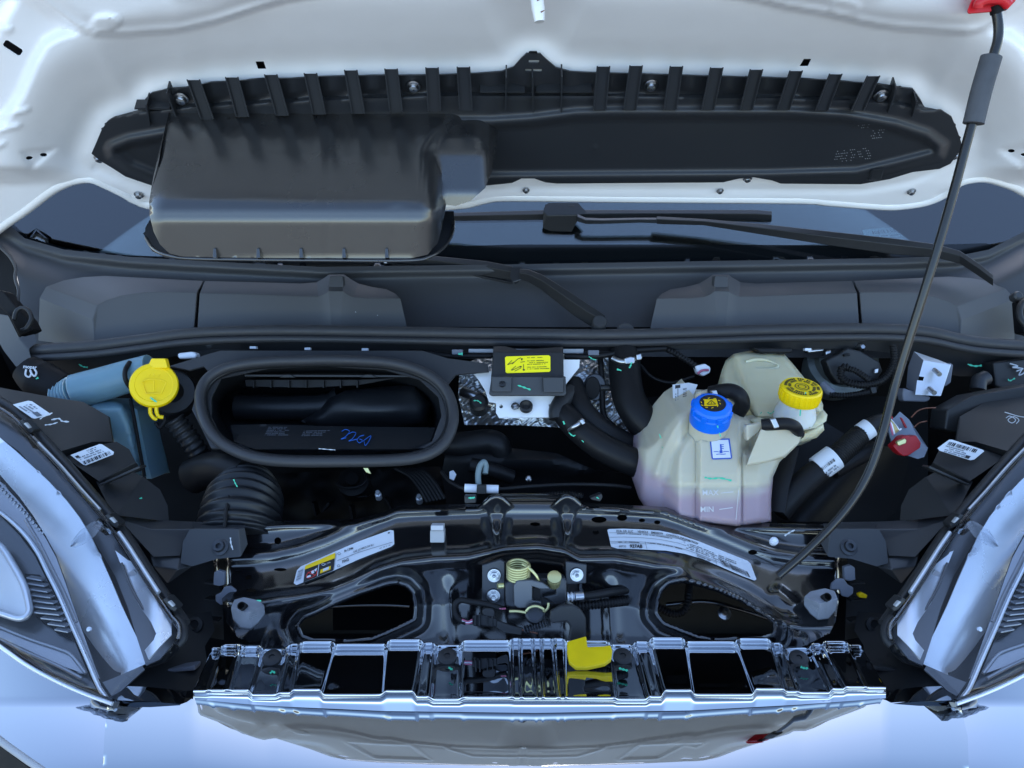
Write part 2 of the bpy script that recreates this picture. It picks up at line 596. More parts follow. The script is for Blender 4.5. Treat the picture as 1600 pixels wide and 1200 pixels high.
M = {}
M['white'] = mk('white_paint', (.80, .80, .79), .30, coat=.6, coatr=.06, bump=(9, .02))
M['white_in'] = mk('white_underpaint', (.84, .84, .855), .38, coat=.35, coatr=.12, bump=[(160, .03), (12, .03)], var=(5, .95, 1.02))
M['plastic'] = mk('black_plastic', (.019, .0195, .021), .40, spec=.38, bump=(900, .10), rvar=(8, .36, .50))
M['liner'] = mk('liner_plastic', (.022, .024, .028), .40, spec=.5, bump=(300, .05), rvar=(7, .33, .46))
M['box'] = mk('moulded_plastic', (.016, .016, .017), .42, coat=.9, coatr=.20, coatior=1.6, spec=.5, bump=[(120, .04), (500, .04)], rvar=(11, .24, .34))
M['pod'] = mk('pod_plastic', (.066, .066, .068), .48, spec=.5, bump=(1100, .22), rvar=(6, .44, .54))
M['cowl'] = mk('cowl_plastic', (.042, .043, .047), .46, spec=.5, bump=(1100, .22), rvar=(6, .42, .52))
M['bright'] = mk('bright_plate', (.82, .83, .84), .36, metal=.15, spec=.6, bump=(120, .02))
M['rubber'] = speckle(mk('rubber', (.034, .034, .037), .44, spec=.45, bump=(220, .10), rvar=(30, .40, .60)), 420, .05, (.16, .16, .17))
M['hose'] = mk('hose_rubber', (.009, .009, .010), .46, spec=.24, bump=(260, .08), rvar=(20, .36, .55))
M['dark'] = mk('bay_black', (.006, .006, .007), .65, spec=.25, bump=(60, .1))
M['duct'] = speckle(mk('duct_black', (.011, .012, .014), .38, spec=.4, bump=(150, .08)), 330, .05, (.22, .23, .26))
M['gloss'] = speckle(mk('gloss_black_paint', (.005, .005, .006), .3, coat=1.0, coatr=.12, coatior=1.85, spec=.1, bump=[(35, .012), (300, .01)]), 300, .028, (.20, .20, .22))
M['chrome'] = mk('chrome', (.55, .57, .60), .025, metal=1, bump=(14, .006))
M['nose'] = mk('bright_nose', (.32, .34, .365), .022, metal=1)
M['steel'] = mk('bright_steel', (.42, .43, .45), .30, metal=1, bump=(200, .05))
M['zinc'] = mk('zinc_plate', (.62, .65, .70), .38, metal=.6, bump=(120, .03), var=(20, .92, 1.03))
M['darksteel'] = mk('dark_steel', (.045, .048, .055), .38, metal=.6, bump=(120, .05))
M['brass'] = mk('yellow_zinc', (.55, .52, .25), .32, metal=.8)
M['yellow'] = mk('yellow_plastic', (.88, .60, .0), .38, spec=.45, bump=(80, .02))
M['handle'] = mk('yellow_coating', (.72, .50, .0), .42, spec=.4, bump=(90, .05), var=(30, .9, 1.05))
M['blue'] = mk('blue_plastic', (.0, .14, .72), .36, spec=.45, bump=(80, .02))
M['red'] = mk('red_plastic', (.55, .012, .02), .35, spec=.45)
M['darkred'] = mk('dark_red_plastic', (.30, .006, .012), .4, spec=.45)
M['greypl'] = mk('grey_plastic', (.12, .13, .16), .45, spec=.4, bump=(300, .06))
M['support'] = mk('support_plastic', (.030, .032, .036), .44, spec=.5, bump=(700, .12))
M['buffer'] = mk('grey_rubber', (.20, .21, .235), .55, spec=.4, bump=(200, .08), var=(60, .85, 1.1))
M['label'] = mk('label_white', (.58, .61, .66), .45, spec=.4)
M['ink'] = mk('ink_black', (.012, .012, .014), .5)
M['inkgrey'] = mk('ink_grey', (.10, .11, .13), .5)
M['inkblue'] = mk('ink_blue', (.02, .08, .42), .5)
M['pen'] = mk('pen_blue', (.01, .10, .42), .5)
M['lyellow'] = mk('label_yellow', (.90, .78, .0), .45)
M['lorange'] = mk('label_amber', (.80, .52, .0), .45)
M['lred'] = mk('label_red', (.6, .03, .03), .45)
M['green'] = mk('marker_green', (.05, .50, .30), .45)
M['silvermark'] = mk('marker_silver', (.45, .48, .52), .45)
M['sleeve'] = mk('white_sleeve', (.70, .73, .80), .45)
M['foam'] = mk('grey_foam', (.075, .078, .085), .75, spec=.25, bump=(260, .25), var=(40, .85, 1.12))
M['washer'] = mk('washer_tank', (.16, .27, .33), .38, spec=.4, sss=.012, bump=(60, .04), var=(9, .9, 1.08))
M['cream'] = mk('reservoir_cream', (.60, .55, .37), .38, spec=.4, sss=.012, bump=(70, .05), var=(14, .92, 1.05))
for k_ in ('pod', 'cowl', 'liner', 'box', 'support'):
    speckle(M[k_], 520, .020, (.10, .10, .105))
M['ribgrey'] = mk('pale_clip', (.32, .33, .35), .45)
M['lamp_chrome'] = mk('lamp_bezel', (.74, .77, .82), .2, metal=.65, spec=.6, bump=(30, .004), rvar=(9, .24, .33))
M['lamp_pale'] = mk('lamp_pale', (.34, .35, .38), .25, metal=.5, bump=(60, .03))
M['lamp_grey'] = mk('lamp_grey', (.11, .115, .125), .28, metal=.6, bump=(60, .03))
M['lamp_dark'] = mk('lamp_dark', (.014, .015, .017), .35, spec=.5)
M['lamp_white'] = mk('lamp_white', (.85, .86, .87), .30, spec=.5)
M['lens'] = clear_mat('lens_clear', (.96, .97, .98), .01, 1.32)
M['tab'] = clear_mat('clear_tab', (.80, .83, .87), .05, 1.6, .10)
M['glass'] = clear_mat('windscreen_glass', (.70, .78, .78), .005, 1.55, .085)
M['frit'] = mk('glass_black_band', (.004, .005, .006), .10, spec=.5)
M['ground'] = mk('pavement', (.165, .158, .148), .85, spec=.2, bump=(30, .2), var=(.7, .85, 1.12))
M['wire_pink'] = mk('wire_pink', (.45, .12, .20), .5)
M['wire_tan'] = mk('wire_tan', (.45, .36, .16), .5)
M['copper'] = mk('wire_rust', (.16, .06, .035), .5)

# coolant tank: milky plastic, the pink coolant showing through below its level
m = mk('coolant_tank', (.50, .46, .36), .36, spec=.4, sss=.010, bump=(60, .05))
nt = m.node_tree; b = nt.nodes['Principled BSDF']
geo = nt.nodes.new('ShaderNodeNewGeometry'); sep = nt.nodes.new('ShaderNodeSeparateXYZ')
nt.links.new(geo.outputs['Position'], sep.inputs[0])
lvl = P(1130, 762, 1.17).z
mr = nt.nodes.new('ShaderNodeMapRange'); mr.interpolation_type = 'SMOOTHSTEP'
mr.inputs['From Min'].default_value = lvl - .016; mr.inputs['From Max'].default_value = lvl + .007
nt.links.new(sep.outputs['Z'], mr.inputs['Value'])
mx = nt.nodes.new('ShaderNodeMix'); mx.data_type = 'RGBA'
mx.inputs['A'].default_value = (.37, .275, .31, 1); mx.inputs['B'].default_value = (.52, .48, .37, 1)
nt.links.new(mr.outputs['Result'], mx.inputs['Factor']); nt.links.new(mx.outputs['Result'], b.inputs['Base Color'])
M['coolant'] = m
M['foil'] = mk('foil', (.50, .52, .54), .38, metal=1, bump=(240, .25))
# ------------------------------------------------------------------ ground and the van's body round the bay
def wbox(name, x0, x1, y0, y1, z0, z1, mat, parent=None, bw=0.0):
    v = [(x, y, z) for x in (x0, x1) for y in (y0, y1) for z in (z0, z1)]
    f = [(0, 1, 3, 2), (4, 6, 7, 5), (0, 4, 5, 1), (2, 3, 7, 6), (0, 2, 6, 4), (1, 5, 7, 3)]
    o = mesh_obj(name, v, f, mat, parent, False)
    if bw: bevel(o, bw)
    return o

g = mesh_obj('ground', [(-150, -150, 0), (150, -150, 0), (150, 150, 0), (-150, 150, 0)], [(0, 1, 2, 3)], M['ground'], None, False)
g['kind'] = 'structure'

n55 = (-math.sin(R(55)), -math.cos(R(55)))          # underside normal of the raised hood (y,z)
HP0 = (.559, 1.351)
Dh = plane_D(HP0, n55)
HN = Vector((0, n55[0], n55[1]))
WS0 = (.613, 1.184); WSN = (-math.sin(R(40)), math.cos(R(40)))
Dw = plane_D(WS0, WSN)

body = thing('van_body', 'white van body with the windscreen pillars and cab behind the raised hood', 'van', (0, 2.5, 0))
# cab shell: pillars run up either side of the windscreen, roof and sides close the cab and cargo box
def shell(pts, faces, name, mat=M['white'], th=.02):
    o = mesh_obj(name, pts, faces, mat, body, True, 30)
    m = o.modifiers.new('thick', 'SOLIDIFY'); m.thickness = th
    return o
for s in (-1, 1):
    shell([(s * 1.10, .75, .45), (s * 1.10, .75, 1.12), (s * 1.00, 1.31, 1.79), (s * .98, 1.75, 2.32), (s * 1.0, 5.3, 2.45), (s * 1.16, 5.3, .45)],
          [(0, 1, 2, 3, 4, 5)], 'side_panel')
    shell([(s * 1.16, -.12, .35), (s * 1.16, -.12, .80), (s * 1.16, .75, 1.06), (s * 1.16, .75, .35)], [(0, 1, 2, 3)], 'wing_panel')
shell([(-1.0, 1.33, 1.82), (1.0, 1.33, 1.82), (.98, 1.75, 2.32), (-.98, 1.75, 2.32), (1.0, 5.3, 2.45), (-1.0, 5.3, 2.45)], [(0, 1, 2, 3), (3, 2, 4, 5)], 'roof')
shell([(-1.06, 5.3, .45), (1.06, 5.3, .45), (1.0, 5.3, 2.45), (-1.0, 5.3, 2.45)], [(0, 1, 2, 3)], 'rear_panel')
shell([(-1.0, .62, .5), (1.0, .62, .5), (1.0, .62, 1.05), (-1.0, .62, 1.05)], [(0, 1, 2, 3)], 'bulkhead', M['dark'])

# engine bay tub
bay = thing('engine_bay', 'black painted engine bay walls and floor under the components', 'engine bay', (0, .2, .45))
def baysheet(name, pts, f): return mesh_obj(name, pts, f, M['dark'], bay, False)
baysheet('floor', [(-1.03, -.15, .55), (1.03, -.15, .55), (1.03, .56, .55), (-1.03, .56, .55)], [(0, 1, 2, 3)])
baysheet('front_wall', [(-1.03, -.15, .55), (1.03, -.15, .55), (1.03, -.12, .80), (-1.03, -.12, .80)], [(0, 1, 2, 3)])
baysheet('rear_wall', [(-1.03, .56, .55), (1.03, .56, .55), (1.03, .50, 1.10), (-1.03, .50, 1.10)], [(0, 1, 2, 3)])
for s in (-1, 1):
    baysheet('side_wall', [(s * 1.04, -.12, .35), (s * 1.04, -.12, .80), (s * 1.04, .56, 1.10), (s * 1.04, .56, .35)], [(0, 1, 2, 3)])

# ------------------------------------------------------------------ liner outline (needed by the hood's bowl)
LIN = [(143, 240), (150, 224), (158, 205), (168, 190), (182, 181), (215, 172), (225, 158), (237, 145), (262, 139), (290, 137), (330, 129), (370, 127), (410, 123),
       (455, 123), (500, 120), (550, 119), (600, 118), (650, 118), (700, 117), (745, 115), (785, 112), (802, 105), (813, 92), (822, 84), (845, 84), (855, 94),
       (868, 106), (890, 112), (925, 114), (1000, 116), (1100, 119), (1180, 121), (1250, 123), (1300, 126), (1350, 130), (1382, 133), (1426, 139), (1445, 167), (1470, 172), (1487, 183), (1495, 202),
       (1502, 222), (1500, 236), (1485, 256), (1468, 264), (1426, 269), (1390, 280), (1345, 288), (1220, 287), (1206, 282), (1178, 277), (1155, 279), (1130, 285),
       (870, 287), (852, 285), (835, 279), (815, 279), (800, 286), (740, 292), (500, 295), (240, 291), (196, 276), (176, 263), (156, 251)]

# ------------------------------------------------------------------ hood
hood = thing('hood', 'white van hood propped open seen from its pressed underside', 'hood', (0, .559, 1.351))
HOUT = [(-110, 440), (-50, 394), (0, 354), (40, 326), (78, 297), (100, 285), (118, 279), (140, 277), (160, 284), (195, 301), (215, 312), (260, 320), (500, 322), (700, 320),
        (760, 309), (800, 306), (1000, 308), (1250, 310), (1290, 313), (1380, 320), (1412, 319), (1440, 315), (1462, 308), (1480, 298), (1497, 284), (1515, 278), (1540, 276), (1565, 282), (1600, 297), (1660, 342),
        (1740, 440), (1765, 300), (1712, 100), (1652, 0), (1588, -130), (1552, -200), (1515, -224), (1100, -233), (550, -233), (135, -224), (98, -200), (62, -130), (-2, 0), (-62, 100), (-115, 300)]
RIDGE_L = [(-60, 250), (0, 195), (30, 150), (52, 100), (75, 65), (118, 49), (140, 54), (200, 54), (280, 48), (340, 33), (400, 12), (450, -2), (600, -22), (840, -30)]
LOBE_L = [(40, -12), (62, 4), (95, 27), (120, 44), (148, 54), (200, 54), (280, 48), (340, 34), (400, 14), (450, 0), (600, -22), (840, -30), (840, -500), (-100, -500), (-60, -120)]
LOBE_R = [(840, -30), (1060, -22), (1190, 2), (1228, 12), (1290, 22), (1340, 34), (1380, 42), (1420, 46), (1510, 52), (1535, 47), (1560, 32), (1600, 8), (1700, -80), (1760, -500), (840, -500)]
FL_L = [(118, 49), (92, 56), (72, 68), (54, 98), (32, 150), (2, 195), (-60, 250), (-300, 300), (-300, -50), (40, -12), (62, 4), (95, 27)]
FL_R = [(1552, 48), (1578, 56), (1598, 72), (1616, 100), (1640, 150), (1668, 195), (1730, 250), (1970, 300), (1970, -60), (1600, 8), (1575, 28)]
def hood_h(px, py):
    h = 0 * px
    d = sdist(px, py, LIN)
    side = np.where(py > 262, np.clip(1 - (py - 262) / 24, 0, 1), 1.0)
    h = h + .062 * side * ss(0, 1, np.clip(d, 0, 135) / 135) ** 1.15
    h = h - .010 * side * np.exp(-((d - 26) / 22) ** 2)
    return h
def hood_crisp(px, py):
    h = 0 * px
    for L in (LOBE_L, LOBE_R):
        dl = sdist(px, py, L)
        h = h + .020 * ss(3, -4, dl) - .005 * np.exp(-((dl + 12) / 9) ** 2)
    for F_ in (FL_L, FL_R):
        dl = sdist(px, py, F_)
        h = h - .026 * ss(9, -14, dl)
    # pressed bead along the rear edge and flange steps by the hinges
    rear = [(40, 345), (90, 302), (125, 291), (150, 297), (200, 312)]
    h = h - .008 * ss(6, -6, ldist(px, py, rear) - 9) * (px < 220)
    h = h - .008 * ss(6, -6, ldist(px, py, mir(rear)) - 9) * (px > 1450)
    re2 = [(150, 262), (200, 284), (240, 297), (740, 300), (800, 293), (1200, 296), (1345, 297), (1425, 283), (1500, 250)]
    h = h - .006 * np.exp(-(ldist(px, py, re2) / 5) ** 2)
    for tri in ([(33, 236), (86, 233), (50, 264)], [(1562, 234), (1600, 226), (1640, 236), (1600, 262)]):
        h = h - .006 * ss(4, -4, sdist(px, py, tri))
    for a, b in (((-10, 183), (42, 172)), ((-10, 206), (28, 197)), ((-10, 231), (4, 226)), ((1620, 175), (1680, 184)), ((-20, 40), (15, 47))):
        h = h + .005 * ss(6, 1, ldist(px, py, [a, b]))
    h = h + .006 * ss(27, 18, np.hypot((px - 166), (py - 35) * 1.9)) + .004 * ss(30, 20, np.hypot(px - 1320, (py - 12) * 1.8))
    # stiffening ribs and recesses of the front half, out of frame but mirrored in the nose
    return h
def hood_crisp(px, py):
    h = 0 * px
    for L in (LOBE_L, LOBE_R):
        dl = sdist(px, py, L)
        h = h + .020 * ss(3, -4, dl) - .005 * np.exp(-((dl + 12) / 9) ** 2)
    for F_ in (FL_L, FL_R):
        dl = sdist(px, py, F_)
        h = h - .026 * ss(9, -14, dl)
    # pressed bead along the rear edge and flange steps by the hinges
    rear = [(40, 345), (90, 302), (125, 291), (150, 297), (200, 312)]
    h = h - .008 * ss(6, -6, ldist(px, py, rear) - 9) * (px < 220)
    h = h - .008 * ss(6, -6, ldist(px, py, mir(rear)) - 9) * (px > 1450)
    re2 = [(150, 262), (200, 284), (240, 297), (740, 300), (800, 293), (1200, 296), (1345, 297), (1425, 283), (1500, 250)]
    h = h - .006 * np.exp(-(ldist(px, py, re2) / 5) ** 2)
    for tri in ([(33, 236), (86, 233), (50, 264)], [(1562, 234), (1600, 226), (1640, 236), (1600, 262)]):
        h = h - .006 * ss(4, -4, sdist(px, py, tri))
    for a, b in (((-10, 183), (42, 172)), ((-10, 206), (28, 197)), ((-10, 231), (4, 226)), ((1620, 175), (1680, 184)), ((-20, 40), (15, 47))):
        h = h + .005 * ss(6, 1, ldist(px, py, [a, b]))
    h = h + .006 * ss(27, 18, np.hypot((px - 166), (py - 35) * 1.9)) + .004 * ss(30, 20, np.hypot(px - 1320, (py - 12) * 1.8))
    # stiffening ribs and recesses of the front half, out of frame but mirrored in the nose
    for rc_ in ([(285, -22), (430, -22), (440, -130), (300, -130)], [(1220, -22), (1365, -22), (1350, -130), (1210, -130)]):
        dr_ = sdist(px, py, rc_)
        h = h - .010 * ss(8, -8, dr_) + .004 * np.exp(-((dr_ - 16) / 8) ** 2)
    for cx in (60, 1590):
        h = h - .02 * np.exp(-((px - cx) / 110) ** 4 - ((py + 110) / 70) ** 4)
    h = h + .008 * ss(10, -4, ldist(px, py, [(560, -30), (640, -90), (1010, -90), (1090, -30)]) - 6)
    edge = ldist(px, py, [(1790, 200), (1712, 100), (1652, 0), (1588, -130), (1552, -200), (1515, -224), (1100, -233), (550, -233), (135, -224), (98, -200), (62, -130), (-2, 0), (-62, 100), (-140, 200)])
    h = h - .024 * ss(34, 4, edge)
    return h
hood_b = blur(hood_h, 6); hood_c = blur(hood_crisp, 2.0)
Dhood = lambda px, py: Dh(px, py) - hood_b(px, py) - hood_c(px, py)
rot = lambda cx, cy, pts, a: [(cx + x * math.cos(a) - y * math.sin(a), cy + x * math.sin(a) + y * math.cos(a)) for x, y in pts]
slot = rot(20, 75, [(-16, -4), (-13, -6), (13, -6), (16, -4), (16, 4), (13, 6), (-13, 6), (-16, 4)], R(33))
circ = lambda cx, cy, rx, ry=None, n=14: [(cx + rx * math.cos(2 * math.pi * k / n), cy + (ry or rx) * math.sin(2 * math.pi * k / n)) for k in range(n)]
HH = [slot, [(399, 96), (412, 96), (416, 108), (403, 108)], [(1256, 92), (1268, 92), (1262, 104), (1249, 104)],
      circ(46, 247, 5.5, 3), circ(68, 242, 5.5, 3), circ(1580, 236, 5.5, 3), circ(1600, 242, 5.5, 3), circ(-40, 120, 10), [(150, -178), (780, -190), (780, -203), (150, -191)], [(870, -190), (1330, -180), (1330, -193), (870, -203)], circ(165, -155, 18, 5), circ(1480, -155, 18, 5), circ(720, -160, 12, 5), circ(930, -160, 12, 5)]
dsheet('inner_panel', HOUT, Dhood, M['white_in'], hood, HH, sp=4.6, th=.0012, sharp=80)
for ln in (LOBE_L[1:10], LOBE_R[2:12]):
    tube('panel_edge', [(x, y + 1, float(Dhood(np.array(x), np.array(y + 4))) - .0003) for x, y in ln], .0013, M['white_in'], hood, seg=8, n=6)
dsheet('cavity_coating', HOUT, off(Dh, -.050), M['dark'], hood, (), sp=60)  # black sheet added inside the hood: its colour supplies the shade behind the holes
dsheet('outer_skin', HOUT, off(Dh, -.060), M['white'], hood, (), sp=40, th=.0012)
tube('rim', [(q[0], q[1], float(Dh(q[0], q[1])) + .012) for q in HOUT], .011, M['white'], hood, seg=8, n=3, closed=True)
# striker loop that hangs from the front of the hood
tube('striker', [(834, -40, .96), (838, -10, .955), (841, 14, .955), (843, 34, .957)], [.0085, .0085, .0085, .0065], M['white'], hood, seg=12)
prism('striker_plate', [(770, -20), (900, -20), (890, -75), (780, -75)], .985, .02, M['zinc'], hood, .003)
for q in ((848, 18), (842, 0), (852, -6)):
    mark(hood, [(q[0] - 3, q[1] + 1), (q[0] + 3, q[1] - 2)], .947, M['copper'], 1.6, 'chip')
for q in ((217, 304, 8), (822, 297, 6), (1125, 298, 6), (1424, 299, 7)):
    hexbolt('bolt', q[0], q[1], float(Dh(q[0], q[1])) - .002, HN, q[2] * .00112, M['steel'], hood, False)

# ------------------------------------------------------------------ hood liner
liner = thing('hood_liner', 'black plastic tray screwed under the white hood with a row of channel ribs', 'hood liner', tuple(P(820, 200, 1.27)))
MAINR = [(768, 186), (830, 182), (900, 173), (960, 171), (1240, 171), (1322, 176), (1400, 190), (1450, 206), (1476, 226), (1470, 246), (1440, 254), (1400, 264), (1340, 278), (1200, 282), (700, 286), (500, 289), (246, 285),
         (200, 266), (172, 246), (168, 232), (172, 225), (200, 214), (262, 203), (300, 190), (600, 186)]
UP = [(100, 60), (1600, 60), (1600, 160), (1445, 168), (1400, 158), (1350, 154), (1240, 150), (1050, 147), (900, 146), (700, 145), (500, 152), (300, 163), (215, 172), (100, 190)]
def liner_h(px, py):
    h = .010 + 0 * px
    du = sdist(px, py, UP)
    h = h + .016 * ss(-1, 5, du)                                   # ledge under the flange
    dm = sdist(px, py, MAINR)
    h = h + .014 * ss(8, -6, dm) - .016 * ss(-7, -20, dm)          # raised lip round the sunk main panel
    # pockets along the flange
    h = h + .004 * np.sin(px / 62.5 * 2 * math.pi) * ss(-2, -10, du) * (py < 160)
    h = h + .003 * np.exp(-(np.hypot(px - 930, py - 232) / 9) ** 2 * 4) + .003 * np.exp(-(np.hypot(px - 1462, py - 233) / 9) ** 2 * 4)
    return h
liner_b = blur(liner_h, 2.6)
Dlin = lambda px, py: Dh(px, py) - liner_b(px, py)
dsheet('panel', LIN, Dlin, M['liner'], liner, [[(826, 94), (843, 94), (843, 99), (826, 99)], [(820, 108), (847, 108), (847, 113), (820, 113)]], sp=3.4, th=.0025, sharp=75)
RB = [(302, 125, 324, 187), (362, 121, 379, 183), (423, 117, 441, 181), (485, 115, 499, 179), (548, 110, 560, 178), (611, 108, 619, 175), (675, 106, 679, 174), (724, 105, 728, 173),
      (943, 104, 937, 172), (994, 103, 984, 172), (1057, 104, 1047, 172), (1120, 106, 1106, 172), (1182, 109, 1166, 172), (1244, 111, 1224, 172), (1306, 116, 1284, 173), (1365, 119, 1340, 173)]
for x0, y0, x1, y1 in RB:
    w = 9.5
    a = float(Dh(x0, y0)); b_ = float(Dh(x1, y1))
    pts = []
    for (x, y, d, hh) in ((x0, y0, a, .034), ((x0 * .5 + x1 * .5), (y0 * .5 + y1 * .5), a * .5 + b_ * .5, .040), (x1, y1, b_, .046)):
        for dx, up in ((-w - 1.2, .005), (-w + .8, .005), (-w + .8, 0), (w - .8, 0), (w - .8, .005), (w + 1.2, .005), (w + 1.2, -.022), (-w - 1.2, -.022)):
            pts.append((x + dx, y - (up > 0) * 1.0, d - hh - up))
    f = [tuple(range(8)), tuple(range(23, 15, -1))]
    for s in (0, 8):
        f += [(s + k, s + (k + 1) % 8, s + 8 + (k + 1) % 8, s + 8 + k) for k in range(8)]
    poly('rib', pts, f, M['liner'], liner, 0)
for (x0, y0, x1, y1) in ((228, 164, 234, 198), (260, 146, 276, 186), (791, 121, 790, 176), (832, 121, 833, 176), (878, 120, 877, 175), (1401, 140, 1388, 178), (1433, 159, 1426, 185)):
    prism('fin', [(x0 - 1.2, y0), (x0 + 1.2, y0), (x1 + 1.2, y1), (x1 - 1.2, y1)], lambda x, y: float(Dh(x, y)) - .036, HN * -.026, M['liner'], liner, 0)
for x0, x1, y in ((750, 820, 144), (838, 925, 144), (210, 265, 170)):
    prism('fin', [(x0, y - 1.3), (x1, y - 1.3), (x1, y + 1.3), (x0, y + 1.3)], lambda x, y: float(Dh(x, y)) - .028, HN * -.018, M['liner'], liner, 0)
for x, y, r in ((283, 153, .0115), (646, 134, .0110), (1017, 132, .0110), (1377, 148, .0115), (155, 247, .009), (1491, 242, .009), (1168, 279, .008)):
    screw('screw', x, y, float(Dh(x, y)) - .014, (HN + Vector((0, 0, -.1))), r, M['steel'], liner)
prism('clip', [(826, 79), (840, 79), (840, 85), (826, 85)], lambda x, y: float(Dh(x, y)) - .012, .01, M['dark'], liner)
prism('clip', [(1364, 264), (1382, 264), (1378, 280), (1361, 280)], lambda x, y: float(Dlin(np.array(x), np.array(y))) - .012, .01, M['liner'], liner)
qs = []
rnd = random.Random(5)
for (cx, cy, nx, ny, dx_, dy_) in ((1331, 197, 9, 2, 3.2, 4), (1364, 204, 6, 4, 3.2, 4), (1308, 236, 18, 5, 3.3, 4.2)):
    for i in range(nx):
        for j in range(ny):
            if rnd.random() < .6:
                x = cx + i * dx_ - j * 1.5 + rnd.uniform(-.5, .5); y = cy + j * dy_ - i * .35
                qs.append([(x, y), (x + 1.5, y), (x + 1.5, y + .9), (x, y + .9)])
o = quads('moulded_marks', qs, off(Dlin, .0008), M['ribgrey'], liner)
o['kind'] = 'stuff'

# ------------------------------------------------------------------ moulded air box hung under the liner
abox = thing('air_box', 'large black moulded air box bulging from the hood liner on the left', 'air box', tuple(P(480, 300, 1.16)))
BA = [(264, 186), (254, 215), (245, 250), (237, 290), (233, 315), (234, 338), (240, 362), (250, 382), (265, 396), (285, 401), (400, 403), (560, 404), (640, 404), (668, 398), (684, 380), (692, 350), (697, 320),
      (712, 322), (735, 314), (758, 294), (770, 265), (776, 225), (775, 205), (768, 192), (752, 186), (735, 183), (600, 181), (400, 182)]
def abox_D(px, py):
    # big block
    big = np.interp(py, [170, 190, 240, 280, 300, 312, 326, 345, 402], [1.222, 1.205, 1.168, 1.138, 1.124, 1.117, 1.114, 1.117, 1.140])
    dx = np.maximum(np.clip((275 - px + (py - 186) * -.12) / 42, 0, 1), 0)
    big = big + .055 * (1 - np.sqrt(np.clip(1 - dx ** 2, 0, 1)))
    xr = np.interp(py, [180, 215, 235, 402], [742, 700, 690, 690])
    dr = np.clip((px - (xr - 40)) / 40, 0, 1.0)
    big = big + .06 * (1 - np.sqrt(np.clip(1 - dr ** 2, 0, 1))) + np.where(px > xr, (px - xr) * .01, 0)
    top = np.clip((205 - py) / 30, 0, 1)
    # low shelf on the right
    sh = np.interp(py, [170, 190, 215, 240, 300, 330], [1.235, 1.215, 1.195, 1.185, 1.185, 1.195])
    ds = np.clip((px - 744) / 32, 0, 1)
    sh = sh + .05 * (1 - np.sqrt(np.clip(1 - ds ** 2, 0, 1)))
    k = .010
    hmix = np.clip(.5 + .5 * (sh - big) / k / 2, 0, 1)
    d = sh * (1 - hmix) + big * hmix - k * hmix * (1 - hmix)
    # the shallow moulding waves of a large thin wall
    d = d + .0010 * np.exp(-((px - 512) / 7) ** 2) + .0016 * np.exp(-((px - 620) / 14) ** 2) * (py > 320)
    return d
dsheet('shell', BA, abox_D, M['box'], abox, sp=5, skirt=tuple(HN * -.07), sharp=60)
FLG = [(300, 402), (400, 404), (560, 405.5), (640, 405.5), (672, 400), (694, 385), (706, 365), (710, 345), (709, 330), (690, 330), (600, 345), (300, 345), (236, 340), (227, 356), (226, 372), (236, 388), (258, 398)]
Dfl = rowD([325, 345, 380, 406], [1.30, 1.25, 1.18, 1.138])
dsheet('flange', FLG, Dfl, M['liner'], abox, sp=7, th=.005, sharp=40)
tube('flange_lip', [(228, 372, 1.197), (240, 389, 1.165), (262, 399, 1.150), (300, 404, 1.142), (400, 406, 1.139), (520, 407, 1.137), (640, 407, 1.137), (672, 401, 1.146), (694, 386, 1.172), (707, 364, 1.21), (709, 345, 1.25)], .0026, M['box'], abox, seg=8)
for x in (335, 403, 470, 537, 604):
    prism('standoff', [(x - 2.2, 388), (x + 2.2, 388), (x + 3.5, 403), (x - 2.8, 403)], 1.131, .012, M['box'], abox, .0008)
prism('clip', [(598, 405), (606, 405), (604, 411), (600, 411)], 1.135, .004, M['ribgrey'], abox, .0005)

# ------------------------------------------------------------------ windscreen
wsn = thing('windscreen', 'bluish windscreen glass between the raised hood and the black cowl', 'windscreen', tuple(P(800, 412, 1.55)))
WOUT = [(-10, 345), (12, 353), (38, 376), (100, 394), (200, 405), (300, 411), (500, 421), (800, 417), (1100, 412), (1400, 407), (1500, 403), (1545, 394), (1590, 371), (1625, 345), (1330, -85), (270, -85)]
dsheet('glass', WOUT, Dw, M['glass'], wsn, sp=26, th=.004)
FR = [(14, 352), (38, 375), (100, 393), (200, 404), (300, 411), (500, 421), (800, 417), (1100, 412), (1400, 407), (1500, 403), (1560, 388), (1540, 380), (1400, 384), (1100, 382), (800, 382), (500, 392), (300, 402), (200, 399), (104, 388), (44, 371), (20, 350)]
dsheet('black_band', FR, off(Dw, .0012), M['frit'], wsn, sp=9)
dash = thing('dashboard', 'dark dashboard top seen through the windscreen', 'dashboard', tuple(P(800, 380, 1.75)))
wbox('dash_top', -1.05, 1.05, .66, 1.5, .9, 1.14, M['dark'], dash)
wbox('cab_back', -.95, .95, 2.4, 2.45, .5, 2.2, M['greypl'], dash)
# number plate sticker under the glass
vin = lab(dsheet('plate_label', [(1347, 359), (1424, 352), (1430, 369), (1352, 372)], off(Dw, -.012), mk('plate_label', (.70, .86, .90), .5), wsn, sp=20), 'pale number label behind the glass')
barcode(wsn, (1362, 361), (1421, 355), (1364, 366), off(Dw, -.009), M['inkgrey'], 16)
tinyprint(wsn, (1364, 369), (1424, 364), 1, (0, 4), off(Dw, -.009), M['inkgrey'], 3, 3.2)

